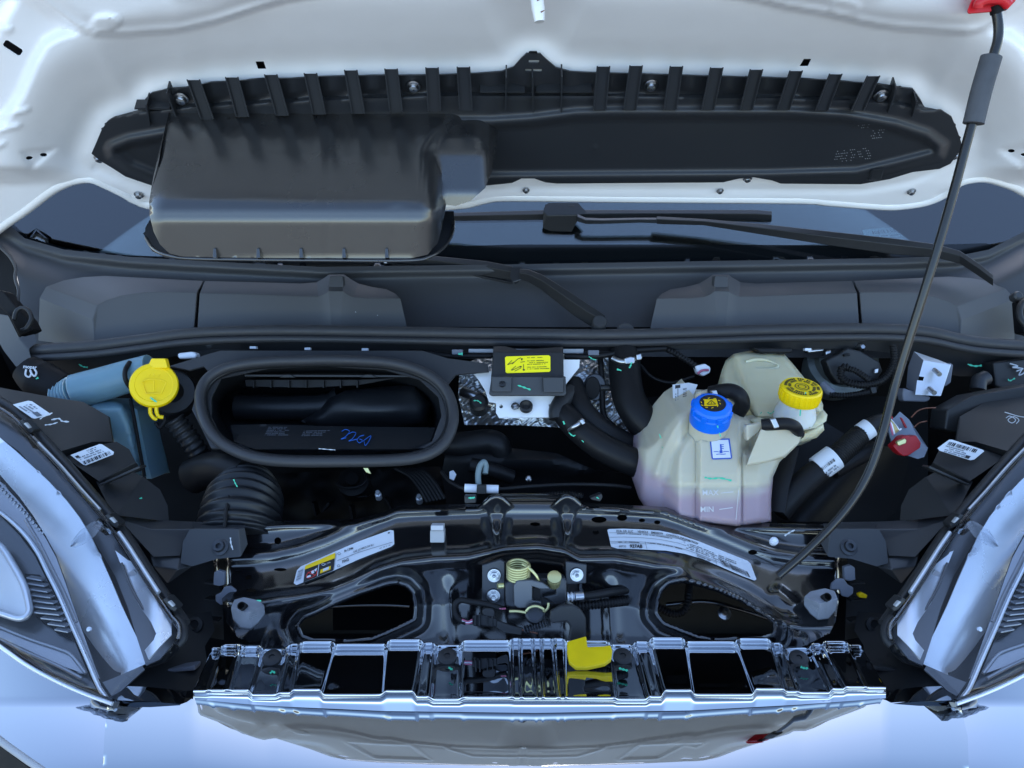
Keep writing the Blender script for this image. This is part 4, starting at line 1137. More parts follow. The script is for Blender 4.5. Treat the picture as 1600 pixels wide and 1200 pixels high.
brk = thing('metal_bracket', 'bright zinc plate bracket carrying the control box with the yellow label', 'bracket', tuple(P(820, 620, 1.35)))
plate = [(738, 581), (766, 580), (880, 562), (906, 562), (905, 574), (884, 600), (870, 628), (870, 645), (864, 652), (780, 653), (775, 645), (775, 630), (764, 628), (758, 610), (748, 594)]
dsheet('plate', plate, rowD([560, 625, 655], [1.35, 1.325, 1.315]), M['bright'], brk, [circ(783, 635, 3), [(857, 632), (860, 631), (866, 632), (867, 636), (864, 638), (858, 637)]], sp=6, th=.004)
lathe('bush', P(822, 635, 1.312), (0, -.45, .9), [(.0115, -.004), (.0115, .003), (.0085, .004), (.0045, -.001), (0, -.001)], M['plastic'], brk, seg=24)
hexbolt('bolt', 805, 635, 1.313, (-.1, -.35, .93), .0075, M['steel'], brk, False)
lathe('rivet', P(891, 570, 1.352), (0, -.5, .87), [(.006, -.003), (.006, .001), (.003, .003), (0, .003)], M['zinc'], brk)
prism('cross_strip', [(732, 545), (912, 545), (912, 552), (732, 551)], 1.385, .01, M['ribgrey'], brk, .001)
ecu = thing('control_box', 'black control box with a yellow label sitting on the zinc bracket', 'control box', tuple(P(825, 590, 1.32)))
poly('case', [(771, 541, 1.335), (790, 541, 1.335), (808, 546, 1.335), (830, 547, 1.335), (852, 546, 1.335), (866, 542, 1.335), (880, 542, 1.335), (880, 551, 1.322), (771, 550, 1.322), (881, 594, 1.305), (767, 594, 1.305),
              (771, 541, 1.39), (880, 542, 1.39), (881, 594, 1.37), (767, 594, 1.37)],
     [(0, 1, 2, 3, 4, 5, 6, 7, 8), (8, 7, 9, 10), (7, 6, 12, 13, 9), (0, 8, 10, 14, 11), (10, 9, 13, 14)], M['plastic'], ecu, .0015)
prism('case_rear_flange', [(768, 588), (884, 588), (885, 616), (881, 619), (768, 619), (764, 616)], 1.302, .03, M['support'], ecu, .002)
prism('case_foot', [(768, 588), (800, 588), (799, 613), (768, 613)], 1.290, .03, M['support'], ecu, .002)
prism('case_foot', [(848, 589), (881, 589), (881, 614), (849, 614)], 1.290, .03, M['support'], ecu, .002)
lathe('case_screw', P(785, 600, 1.289), (0, -.45, .9), [(.0055, -.002), (.0055, .002), (.003, .0025), (.003, .001), (0, .001)], M['darksteel'], ecu, seg=18)
Dy = rowD([550, 594], [1.3195, 1.3030])
lab(dsheet('sticker', [(789, 559), (791, 557), (857, 555), (860, 557), (860, 579), (858, 581), (792, 583), (790, 581)], Dy, M['lyellow'], ecu, sp=20, th=.0005), 'yellow warning sticker with line drawings')
Dy2 = off(Dy, .001)
for y, ln in ((560, 'ONLY YOU CAN START'), (564.5, 'SEULEMENT VOUS'), (567.5, 'DEMARRER LES PINCES'), (570.5, 'POUR COMMENCER'), (574.5, 'SOLAMENTE USTED'), (577.5, 'CONECTAR A TIERRA')):
    pass
for y, w_ in ((558.5, 32), (563.5, 24), (566.3, 34), (569, 24), (573.3, 30), (576.1, 32)):
    tinyprint(ecu, (824, y), (824 + w_, y - .8), 1, (0, 1.9), Dy2, M['ink'], int(y * 10), 2.0, fill=1.0)
bars(ecu, [((793, 570), (800, 563)), ((793, 570), (803, 566)), ((800, 569), (809, 561)), ((799, 578), (806, 572)), ((799, 579), (812, 573)), ((804, 580), (814, 575)), ((809, 561), (814, 559)), ((818, 569), (818, 577)), ((813, 566), (820, 565))], Dy2, M['ink'], 'line_drawing', .8)
quads('print_block', [[(814, 560), (817, 560), (816, 563), (814.5, 563)], [(817, 577), (820, 577), (820, 579), (817, 579)], [(812, 572), (815, 572), (815, 574), (812, 574)]], Dy2, M['ink'], ecu)
mark(ecu, [(809, 602), (818, 605), (829, 609)], 1.300, M['green'], 1.5)
cbl = thing('bonnet_cable', 'black cable clipped along the bulkhead either side of the control box', 'cable', tuple(P(740, 555, 1.38)))
tube('cable', [(640, 549, 1.39), (670, 552, 1.385), (700, 556, 1.38), (730, 556, 1.378), (768, 556, 1.378)], .0055, M['hose'], cbl, seg=10)
tube('cable', [(882, 557, 1.378), (920, 557, 1.378), (950, 554, 1.38), (985, 548, 1.385), (1040, 544, 1.39)], .0055, M['hose'], cbl, seg=10)
for x, y in ((714, 551), (927, 552)):
    prism('clip', [(x - 8, y - 5), (x + 9, y - 5), (x + 9, y + 3), (x - 8, y + 3)], 1.368, .012, M['greypl'], cbl, .001)
mark(cbl, [(716, 553), (723, 553)], 1.366, M['green'], 2.0); mark(cbl, [(920, 557), (926, 561), (931, 562)], 1.366, M['green'], 1.0)
cbl2 = thing('wiring_loom', 'thin black loom on the bulkhead behind the coolant tank', 'wiring', tuple(P(1080, 570, 1.4)))
tube('loom', [(1035, 542, 1.41), (1055, 552, 1.40), (1075, 564, 1.39), (1096, 578, 1.38)], .0055, M['hose'], cbl2, seg=10, corr=(.006, .12))
prism('loom_plug', [(1086, 572), (1102, 568), (1111, 574), (1110, 582), (1100, 588), (1090, 584)], 1.375, .02, M['sleeve'], cbl2, .003)
tube('plug_wire', [(1090, 584, 1.372), (1097, 579, 1.371), (1107, 578, 1.372)], .0022, M['wire_pink'], cbl2, seg=8)
tube('loom', [(1000, 570, 1.42), (1020, 590, 1.41), (1050, 598, 1.40), (1085, 588, 1.39)], .003, M['hose'], cbl2, seg=8)

# ------------------------------------------------------------------ hoses in the middle of the bay
def hose(label, cat, *parts):
    t = thing(cat.replace(' ', '_'), label, cat, tuple(P(*parts[0][1][0])))
    for nm, pts, r, mt, kw in parts: tube(nm, pts, r, mt, t, **kw)
    return t
h = hose('thick black hose with a steel clamp near its top, left of the coolant tank', 'hose',
     ('hose', [(975, 552, 1.40), (977, 590, 1.375), (984, 625, 1.35), (1005, 660, 1.33), (1035, 690, 1.34)], .029, M['hose'], dict(seg=20)),
     ('clamp', [(957, 560, 1.368), (970, 565, 1.36), (985, 564, 1.36), (1000, 558, 1.37)], .0055, M['steel'], dict(seg=8)))
prism('clamp_screw', [(975, 560), (985, 557), (992, 558), (992, 568), (977, 569)], 1.352, .01, M['steel'], h, .002)
prism('clamp_screw', [(994, 554), (1002, 552), (1003, 562), (995, 563)], 1.352, .01, M['steel'], h, .002)
mark(h, [(964, 577), (971, 579)], 1.343, M['green'], 1.6); mark(h, [(987, 566), (985, 572), (983, 575)], 1.340, M['green'], 1.4)
h = hose('black coolant hose with a bright clamp angled below the zinc bracket', 'coolant hose',
     ('hose', [(876, 640, 1.33), (886, 652, 1.31), (905, 672, 1.295), (940, 698, 1.28), (975, 716, 1.275), (1005, 728, 1.28)], [.020, .021, .022, .024, .024, .024], M['hose'], dict(seg=18)),
     ('elbow', [(872, 655, 1.31), (872, 640, 1.315), (880, 625, 1.33), (892, 612, 1.35)], .016, M['plastic'], dict(seg=14)),
     ('clamp', [(890, 673, 1.276), (897, 667, 1.268), (904, 662, 1.268), (910, 657, 1.276)], .0045, M['steel'], dict(seg=8)))
prism('clamp_screw', [(905, 657), (910, 655), (915, 661), (910, 664)], 1.262, .008, M['steel'], h, .001)
for q in ([(880, 658), (882, 663)], [(889, 676), (895, 681), (899, 680)], [(909, 688), (912, 691)]): mark(h, q, 1.268, M['green'], 1.2)
hose('slim black hose curving behind the coolant hose', 'heater hose',
     ('hose', [(893, 600, 1.37), (900, 620, 1.35), (912, 645, 1.33), (938, 670, 1.325), (975, 692, 1.33), (1010, 705, 1.34)], .021, M['hose'], dict(seg=16)))
hose('black tube hanging over the silver heat shield', 'vent tube',
     ('tube', [(938, 560, 1.40), (940, 590, 1.385), (941, 620, 1.375), (944, 650, 1.36), (960, 668, 1.355)], .0055, M['hose'], dict(seg=10)),
     ('tube_joint', [(938, 606, 1.375), (955, 606, 1.376)], .006, M['plastic'], dict(seg=8)))
eng = thing('engine_cover', 'dark moulded engine cover low in the middle of the bay', 'engine cover', tuple(P(830, 720, 1.3)))
def eng_D(x, y):
    d = np.interp(y, [640, 690, 712, 740, 770, 800, 830], [1.42, 1.38, 1.355, 1.36, 1.37, 1.38, 1.36])
    return d - .03 * np.exp(-((x - 840) / 70) ** 2 - ((y - 722) / 16) ** 2) - .03 * np.exp(-((x - 910) / 30) ** 2 - ((y - 735) / 14) ** 2) + .01 * np.sin(x / 31.)
dsheet('cover', [(700, 690), (760, 692), (800, 700), (870, 708), (930, 735), (1000, 742), (1000, 800), (700, 800), (690, 740)], eng_D, M['hose'], eng, sp=8, th=.004)
dsheet('block', [(430, 740), (700, 728), (720, 800), (690, 830), (430, 830)], lambda x, y: 1.42 + .02 * np.sin(x / 19.) * np.sin(y / 13.), M['dark'], eng, sp=8)
dsheet('undertray', [(200, 560), (1450, 560), (1450, 850), (200, 850)], lambda x, y: 1.62 - .0004 * (y - 560) + .01 * np.sin(x / 40.) * np.cos(y / 23.), M['dark'], eng, sp=30)
tube('pipe', [(690, 690, 1.36), (720, 694, 1.355), (760, 690, 1.36), (778, 696, 1.36), (782, 720, 1.37)], .022, M['hose'], eng, seg=14)
tube('pipe', [(735, 726, 1.32), (770, 735, 1.32), (800, 746, 1.33)], .013, M['hose'], eng, seg=12)
lathe('stud', P(826, 748, 1.30), (0, -.5, .87), [(.0055, -.004), (.0055, .002), (.003, .004), (0, .004)], M['steel'], eng)
lathe('pulley', P(552, 752, 1.36), (0, -.5, .87), [(.028, -.03), (.028, 0), (.02, .003), (.012, .003), (.011, .012), (0, .012)], M['hose'], eng)
tube('pulley_rim', [(525, 755, 1.34), (540, 762, 1.335), (560, 760, 1.335), (572, 750, 1.34), (570, 738, 1.35)], .0025, M['hose'], eng, seg=8)
for x, y, d in ((591, 773, 1.28), (655, 779, 1.28)):
    lathe('stud', P(x, y, d), (0, -.3, .95), [(.0055, -.01), (.0055, .002), (.0035, .004), (.0035, .009), (0, .010)], M['zinc'], eng)
prism('tag', [(567, 731), (575, 731), (580, 741), (572, 738)], 1.28, .004, M['brass'], eng, .0005)
prism('tag', [(702, 737), (708, 735), (713, 742), (709, 751), (702, 748)], 1.28, .006, M['sleeve'], eng, .001)
for x, y, x2, y2 in ((486, 785, 490, 805), (500, 800, 512, 785), (556, 776, 572, 774), (600, 778, 612, 800), (545, 790, 548, 812)):
    prism('web', [(x, y), (x2, y2), (x2 + 4, y2 + 2), (x + 4, y + 2)], 1.35, .03, M['hose'], eng, .001)
belt = thing('ribbed_belt', 'flat ribbed black cable ribbon between the oval intake and crossmember', 'cable ribbon', tuple(P(660, 760, 1.27)))
for k in range(6):
    tube('strand', [(618 + k * 5, 732 + k * .3, 1.28), (640 + k * 5, 744 - k, 1.265), (655 + k * 5.2, 762 - k, 1.25), (668 + k * 5.4, 785 - k, 1.235)], .003, M['hose'], belt, seg=8)
wire = thing('cable_with_sleeves', 'thin dark cable with two white sleeves above the crossmember', 'cable', tuple(P(750, 764, 1.2)))
tube('cable', [(690, 737, 1.24), (700, 750, 1.225), (714, 759, 1.21), (730, 764, 1.2), (780, 764, 1.2), (830, 760, 1.205), (890, 757, 1.21), (950, 758, 1.22), (985, 762, 1.24)], .0030, M['hose'], wire, seg=10)
tube('sleeve', [(726, 762.5, 1.2), (745, 763.5, 1.2)], .0068, M['sleeve'], wire, seg=14); tube('sleeve', [(760, 764, 1.2), (779, 764.5, 1.2)], .0068, M['sleeve'], wire, seg=14)
prism('sleeve_clip', [(745, 758), (760, 758), (760, 772), (745, 772)], 1.19, .012, M['plastic'], wire, .001)
tube('clip_stalk', [(748, 760, 1.21), (747, 742, 1.215), (750, 728, 1.22), (756, 722, 1.225), (759, 728, 1.225), (758, 740, 1.22)], .0048, mk('grey_green_rubber', (.16, .21, .22), .5), wire, seg=10)
lm = thing('corrugated_loom', 'corrugated black loom peeping over the crossmember saddle', 'wiring', tuple(P(840, 778, 1.19)))
tube('loom', [(800, 782, 1.20), (840, 777, 1.195), (880, 774, 1.195), (910, 776, 1.2)], .006, M['hose'], lm, seg=10, corr=(.0045, .18))

# ------------------------------------------------------------------ coolant tank
ct = thing('coolant_tank', 'milky coolant tank with a blue cap and pink fluid showing at the bottom', 'coolant tank', tuple(P(1110, 790, 1.15)))
CT = [(994, 697), (1010, 697), (1022, 690), (1040, 664), (1056, 645), (1070, 636), (1085, 622), (1100, 640), (1130, 642), (1165, 656), (1176, 664), (1235, 668), (1251, 672), (1251, 690), (1236, 704), (1218, 722), (1208, 745), (1205, 780), (1205, 815), (1150, 822), (1060, 812), (1012, 800), (998, 778), (989, 748), (993, 722)]
def ct_D(x, y):
    d = np.interp(y, [620, 650, 690, 740, 820], [1.235, 1.205, 1.175, 1.158, 1.150])
    lobe = np.interp(x, [985, 1005, 1035, 1062, 1088, 1092, 1155, 1160, 1185, 1210, 1255], [.085, .060, .042, .008, .012, .000, .000, .010, .014, .03, .045])
    k = ss(640, 700, y)
    d = d + lobe * (.35 + .65 * k)
    edge = np.interp(y, [640, 700, 800], [1050, 1012, 1000])
    d = d + .025 * np.clip((edge - x) / 20, 0, 1)
    d = d - .006 * np.exp(-(ldist(x, y, [(1080, 640), (1056, 668), (1038, 700), (1026, 740)]) / 6) ** 2)
    d = d + .009 * np.exp(-(ldist(x, y, [(1092, 655), (1068, 685), (1052, 715), (1045, 745)]) / 6) ** 2)
    d = d + .007 * np.exp(-((x - 1090) / 2.5) ** 2) * ss(675, 690, y) + .007 * np.exp(-((x - 1159) / 2.5) ** 2) * ss(675, 690, y)
    # flat ear at the right
    d = np.where(y < 720, d + .0 * x, d)
    d = d + .03 * np.exp(-(ldist(x, y, [(1176, 672), (1170, 700)]) / 7) ** 2)
    d = d + .004 * np.exp(-((y - 762) / 3.0) ** 2) * ss(1020, 1040, x)
    return d
dsheet('tank', CT, ct_D, M['coolant'], ct, sp=4, er=(9, .014), skirt=(0, .10, -.02), sharp=75)
poly('ear', [(1190, 669, 1.148), (1248, 669, 1.165), (1252, 676, 1.166), (1248, 694, 1.168), (1226, 712, 1.165), (1200, 722, 1.155), (1166, 728, 1.145), (1172, 712, 1.145), (1190, 669, 1.165), (1248, 669, 1.185), (1248, 694, 1.185), (1200, 722, 1.18), (1166, 728, 1.17)],
     [(0, 1, 2, 3, 4, 5, 6, 7), (0, 1, 9, 8), (1, 2, 3, 10, 9), (3, 4, 5, 11, 10), (5, 6, 12, 11)], M['coolant'], ct, .004)
prism('tank_shoulder', [(1092, 612), (1120, 606), (1126, 603), (1124, 612), (1098, 622), (1090, 622)], 1.24, .02, M['coolant'], ct, .003)
cax = Vector((-.03, -.16, .985))
cc = P(1109, 655, 1.185)
lathe('neck', cc, cax, [(.030, -.03), (.030, .004)], M['coolant'], ct, seg=28)
lathe('cap', cc, cax, [(.0290, -.004), (.0312, -.003), (.0312, .016), (.0300, .018), (.0300, .026), (.0275, .030), (.0205, .0335), (.0200, .0325), (0, .0325)], M['blue'], ct, seg=48, sharp=25)
for k in range(8):
    a = 2 * math.pi * k / 8 + .2
    u = frame(cax).to_3x3()
    p = cc + u @ Vector((.0303 * math.cos(a), .0303 * math.sin(a), .0215))
    o = wbox('cap_grip', -.0022, .0022, -.0045, .0045, -.0055, .005, M['blue'], ct, .0012)
    o.matrix_basis = Matrix.Translation(p) @ u.to_4x4() @ Matrix.Rotation(a, 4, 'Z')
lathe('cap_disc', cc + cax * .0328, cax, [(.0196, 0), (.0196, .0006), (0, .0006)], M['ink'], ct, seg=36)
def onplane(c, ax):
    def f(px, py):
        a = (600 - np.asarray(py, float)) / FPX; x = (np.asarray(px, float) - 800) / FPX
        k = (c - CAM).dot(ax)
        return k / (x * ax.x + (DV.y + UV.y * a) * ax.y + (DV.z + UV.z * a) * ax.z)
    return f
Dc = onplane(cc + cax * .0336, cax)
cx_, cy_ = 1110.5, 629.5
quads('cap_print', [[(cx_ - 10, cy_ - 5.5), (cx_ + 9, cy_ - 6), (cx_ + 12, cy_ + 4.5), (cx_ - 10, cy_ + 5)]], Dc, M['lorange'], ct)
bars(ct, [((cx_ - 6, cy_ + 2), (cx_ + 1, cy_ - 4)), ((cx_ + 1, cy_ - 4), (cx_ + 8, cy_ + 2)), ((cx_ - 6, cy_ + 2), (cx_ + 8, cy_ + 2)), ((cx_ + 1, cy_ - 2), (cx_ + 1, cy_ + 1))], off(Dc, .0006), M['ink'], 'cap_warning_mark', 1.0)
for k in range(10):
    a = 2 * math.pi * k / 10
    bars(ct, [((cx_ + 14 * math.cos(a), cy_ + 7.2 * math.sin(a)), (cx_ + 16 * math.cos(a + .25), cy_ + 8.2 * math.sin(a + .25)))], Dc, M['lorange'], 'cap_print', 1.0)
mark(ct, [(1121, 665), (1122, 669)], 1.150, M['green'], 1.4); mark(ct, [(1124, 676), (1126, 682)], 1.163, M['green'], 1.2)
# sticker with the thermometer and the level lines
Dt = off(ct_D, .0012)
lab(dsheet('sticker', [(1109, 686), (1140, 685), (1144, 715), (1142, 717), (1114, 718), (1112, 716)], Dt, M['inkblue'], ct, sp=8, th=.0004), 'coolant sticker with blue border')
dsheet('sticker_face', [(1111, 688), (1138, 687), (1142, 715), (1114, 716)], off(Dt, .0006), M['label'], ct, sp=8)
Dt2 = off(Dt, .0012)
bars(ct, [((1126, 694), (1127, 707))], Dt2, M['inkblue'], 'thermometer', 2.4)
quads('thermometer', [[(1124, 704), (1129, 704), (1129, 708), (1124.5, 708)]], Dt2, M['inkblue'], ct)
bars(ct, [((1127, 695), (1131, 694.6)), ((1127, 698), (1131, 697.6)), ((1127, 701), (1131, 700.6)), ((1115, 706), (1119, 705.4)), ((1119, 705.4), (1123, 706)), ((1130, 706), (1134, 705.2)), ((1134, 705.2), (1139, 705.6)), ((1119, 710), (1124, 709.4)), ((1124, 709.4), (1129, 710)), ((1129, 710), (1134, 709.2))], Dt2, M['inkblue'], 'thermometer', 1.0)
mk_wh = mk('moulded_white', (.56, .54, .54), .4)
text(ct, 'MAX', 1097, 774, 12, off(ct_D, .0012), mk_wh, (1, -.02), bold=.012)
text(ct, 'MIN', 1094, 800, 12, off(ct_D, .0012), mk_wh, (1, -.02), bold=.012)
bars(ct, [((1126, 770.5), (1146, 768.5)), ((1124, 796), (1145, 793))], off(ct_D, .0014), mk_wh, 'level_line', 1.3)
bars(ct, [((1154, 766), (1150, 812))], off(ct_D, .0014), mk_wh, 'level_line', 1.0)
mark(ct, [(1101, 746), (1112, 748), (1125, 747), (1143, 751)], ct_D, M['green'], 1.5)
for q in ([(1030, 678), (1033, 685)], [(1034, 698), (1036, 700)]): mark(ct, q, off(ct_D, .002), M['green'], .9)
ch = thing('overflow_hose', 'short black hose with a steel clip curving behind the blue cap', 'hose', tuple(P(1140, 620, 1.24)))
tube('hose', [(1110, 615, 1.245), (1126, 612, 1.235), (1142, 611, 1.23), (1155, 618, 1.225), (1160, 632, 1.23), (1152, 646, 1.24)], .0125, M['hose'], ch, seg=16)
prism('hose_clip', [(1111, 610), (1120, 609), (1124, 621), (1115, 622)], 1.218, .012, M['steel'], ch, .002)
ch2 = thing('return_hose', 'short black hose with a steel clip on the right shoulder of the coolant tank', 'hose', tuple(P(1225, 665, 1.15)))
tube('hose', [(1190, 664, 1.155), (1206, 663, 1.15), (1228, 662, 1.15), (1242, 667, 1.155), (1248, 678, 1.18)], [.009, .0095, .0095, .0095, .009], M['hose'], ch2, seg=16)
prism('hose_clip', [(1203, 655), (1212, 653), (1219, 668), (1210, 670)], 1.137, .01, M['steel'], ch2, .002)
prism('pink_stub', [(1166, 664), (1190, 660), (1194, 664), (1186, 676), (1168, 690), (1166, 680)], 1.165, .015, M['coolant'], ch2, .004)
st = thing('part_sticker', 'white bar code tag standing behind the coolant tank', 'tag', tuple(P(1070, 620, 1.31)))
dsheet('tag', [(1051, 601), (1076, 598), (1090, 601), (1078, 630), (1052, 640)], rowD([590, 640], [1.30, 1.275]), M['label'], st, sp=20, th=.001)
barcode(st, (1067, 607), (1067, 630), (1073, 606), 1.272, M['ink'], 12); tinyprint(st, (1055, 604), (1055, 636), 2, (3.4, 0), 1.272, M['inkgrey'], 33, 2.0)
quads('print_block', [[(1055, 602), (1063, 601), (1063, 606), (1055, 607)]], 1.271, M['ink'], st)

# ------------------------------------------------------------------ brake fluid reservoir
br = thing('brake_reservoir', 'cream brake fluid reservoir with a printed yellow cap', 'brake reservoir', tuple(P(1215, 640, 1.24)))
BRU = [(1128, 578), (1134, 563), (1146, 553), (1170, 548), (1205, 547), (1225, 553), (1240, 570), (1258, 592), (1280, 618), (1286, 632), (1286, 645), (1270, 652), (1230, 658), (1195, 656), (1180, 655), (1160, 632), (1150, 612), (1132, 606), (1127, 592)]
def br_D(x, y):
    d = np.interp(y, [545, 600, 640, 660], [1.385, 1.305, 1.255, 1.24])
    d = d + .022 * ss(6, -6, x - (1146 + (y - 560) * .36)) + .0025 * np.sin((y - 560) / 10. * 2 * math.pi) * (y < 625)
    return d
dsheet('upper_shell', BRU, br_D, M['cream'], br, sp=5, er=(8, .014), skirt=(0, .02, -.07), sharp=70)
tube('top_rib', [(1165, 566, 1.355), (1180, 562, 1.358), (1200, 564, 1.357), (1215, 572, 1.348), (1205, 577, 1.343), (1180, 576, 1.345)], .0035, M['cream'], br, seg=8)
BRF = [(1172, 655), (1185, 652), (1230, 662), (1268, 656), (1286, 640), (1293, 648), (1291, 658), (1276, 668), (1250, 674), (1210, 674), (1184, 668)]
dsheet('seam_flange', BRF, rowD([638, 675], [1.245, 1.205]), M['cream'], br, sp=5, er=(4, .006), th=.005)
BRL = [(1182, 668), (1215, 676), (1252, 674), (1286, 660), (1288, 672), (1276, 684), (1258, 690), (1240, 692), (1215, 690), (1190, 685)]
dsheet('lower_shell', BRL, rowD([650, 692], [1.218, 1.228]), M['cream'], br, sp=5, er=(8, .012), skirt=(0, .06, -.02), sharp=70)
prism('side_web', [(1158, 633), (1164, 630), (1180, 652), (1168, 654)], 1.262, .02, M['wire_tan'], br, .002)
bax = Vector((.02, -.02, 1)).normalized()
bc = P(1247, 628, 1.225)
lathe('neck', bc, bax, [(.034, -.03), (.032, -.018), (.028, -.006), (.028, .006)], mk('reservoir_neck', (.72, .72, .68), .35, sss=.008), br, seg=36)
lathe('cap', bc, bax, [(.0285, .004), (.0315, .005), (.0318, .008), (.0318, .026), (.0300, .0285), (.012, .0285), (.011, .0278), (0, .0278)], M['yellow'], br, seg=48)
for k in range(24):
    a = 2 * math.pi * k / 24
    o = wbox('cap_grip', -.0012, .0012, -.0022, .0022, -.008, .008, M['yellow'], br, .0008)
    o.matrix_basis = Matrix.Translation(bc + Vector((.0318 * math.cos(a), .0318 * math.sin(a), .0165))) @ Matrix.Rotation(a, 4, 'Z')
Db = onplane(bc + bax * .0292, bax)
bq = bc + bax * .0292
def bpx(r, a):
    w = bq + Vector((r * math.cos(a), r * math.sin(a), 0)) - CAM
    d = w.dot(DV); return (800 + FPX * w.x / d, 600 - FPX * w.dot(UV) / d)
qs = []
rnd = random.Random(9)
for ring_ in ((.0225, .0270), (.0165, .0210)):
    for k in range(44):
        if k % 11 in (0,): continue
        if rnd.random() < .85:
            a0 = 2 * math.pi * k / 44; a1 = a0 + 2 * math.pi / 44 * .72
            qs.append([bpx(ring_[0], a0), bpx(ring_[1], a0), bpx(ring_[1], a1), bpx(ring_[0], a1)])
quads('cap_print', qs, Db, M['ink'], br)
for r0 in (.0105, .0060):
    qs = [[bpx(r0 - .0007, a), bpx(r0 + .0007, a), bpx(r0 + .0007, a + .27), bpx(r0 - .0007, a + .27)] for a in np.arange(0, 6.28, .2618)]
    quads('brake_symbol', qs, Db, M['ink'], br)
mark(br, [(1259, 613), (1257, 619), (1256, 625)], 1.192, M['green'], 1.4); mark(br, [(1251, 640), (1250, 650)], 1.193, M['green'], 1.1)
mark(br, [(1199, 644), (1204, 646), (1210, 642)], 1.245, M['green'], .8); mark(br, [(1190, 644), (1188, 647)], 1.25, M['green'], .8)
prism('cowl_stop', [(1175, 543), (1240, 543), (1238, 552), (1190, 552)], 1.36, .03, M['hose'], br, .004)

# ------------------------------------------------------------------ brake booster and looms on the right
bo = thing('brake_booster', 'round grey brake booster half hidden behind the black module', 'brake booster', tuple(P(1330, 570, 1.42)))
bx = Vector((0, -.75, .66))
bcn = P(1317, 560, 1.53)
lathe('shell', bcn, bx, [(.076, -.06), (.076, -.01), (.072, 0), (.060, .003), (.054, .014), (.042, .018), (.038, .010), (0, .010)], mk('booster_grey', (.24, .28, .29), .38, metal=.5, coat=.2, bump=(50, .03)), bo, seg=56)
lathe('nut', P(1344, 544, 1.40), bx, [(.008, -.01), (.008, .006), (.004, .012), (0, .012)], M['steel'], bo, seg=6)
bm_ = thing('vacuum_module', 'black plate module with corrugated looms in front of the brake booster', 'module', tuple(P(1340, 580, 1.38)))
prism('module_plate', [(1290, 563), (1310, 553), (1325, 543), (1345, 548), (1375, 565), (1380, 580), (1368, 598), (1335, 602), (1310, 600), (1298, 585)], 1.385, .03, M['plastic'], bm_, .004)
prism('module_slot', [(1319, 554), (1327, 552), (1329, 556), (1320, 557)], 1.378, .01, M['dark'], bm_, .0005)
tube('loom', [(1396, 540, 1.385), (1398, 558, 1.375), (1394, 575, 1.37), (1382, 592, 1.365), (1362, 600, 1.36), (1340, 601, 1.357), (1322, 596, 1.36), (1314, 586, 1.362), (1316, 575, 1.364), (1326, 574, 1.362)], .0062, M['hose'], bm_, seg=10, corr=(.0052, .2))
tube('loom', [(1326, 576, 1.36), (1338, 580, 1.358), (1350, 588, 1.358), (1358, 594, 1.36)], .005, M['hose'], bm_, seg=10, corr=(.0048, .2))
tube('loom', [(1296, 617, 1.36), (1320, 618, 1.355), (1345, 615, 1.355), (1362, 611, 1.36), (1368, 604, 1.365)], .0048, M['hose'], bm_, seg=10, corr=(.0045, .2))
prism('loom_clip', [(1360, 605), (1370, 604), (1371, 614), (1363, 616)], 1.35, .01, M['plastic'], bm_, .002)
prism('bright_tip', [(1368, 577), (1373, 576), (1372, 582), (1367, 583)], 1.376, .005, M['sleeve'], bm_, .001)
tube('module_pipe', [(1284, 600, 1.37), (1292, 608, 1.365), (1300, 614, 1.365)], .008, M['greypl'], bm_, seg=10)
for (x, y, w_, h_) in ((1262, 546, 26, 6), (1290, 548, 10, 8)):
    prism('foil_fleck', [(x, y), (x + w_, y - 2), (x + w_, y + h_ - 3), (x, y + h_)], 1.41, .02, M['steel'], bm_, .003)
rb = thing('battery_bracket', 'pale folded steel bracket with two studs left of the right lamp housing', 'bracket', tuple(P(1450, 590, 1.35)))
poly('bracket_plate', [(1443, 563, 1.34), (1486, 570, 1.34), (1470, 619, 1.315), (1430, 617, 1.315), (1433, 594, 1.328), (1442, 595, 1.328), (1444, 589, 1.331), (1436, 588, 1.331), (1443, 563, 1.346), (1486, 570, 1.346), (1470, 619, 1.321), (1430, 617, 1.321)],
     [(0, 1, 2, 3, 4, 5, 6, 7), (1, 9, 10, 2), (2, 10, 11, 3)], M['zinc'], rb, .001)
poly('bracket_wing', [(1428, 549, 1.36), (1443, 563, 1.341), (1436, 588, 1.331), (1430, 617, 1.316), (1416, 605, 1.37), (1419, 572, 1.37)], [(0, 1, 2, 3, 4, 5)], M['greypl'], rb, .001)
poly('bracket_top', [(1428, 549, 1.36), (1466, 562, 1.36), (1486, 570, 1.341), (1443, 563, 1.341)], [(0, 1, 2, 3)], M['zinc'], rb, .001)
prism('bracket_base', [(1410, 618), (1412, 606), (1430, 612), (1455, 620), (1453, 626), (1446, 628), (1412, 627)], 1.325, .02, M['greypl'], rb, .003)
for x, y, d in ((1460, 578, 1.331), (1452, 607, 1.316)):
    tube('stud', [(x, y, d), (x + 8, y + 7, d - .020)], .0042, M['steel'], rb, seg=12)
prism('side_block', [(1484, 566), (1490, 570), (1486, 598), (1478, 604), (1474, 602)], 1.345, .02, M['greypl'], rb, .002)

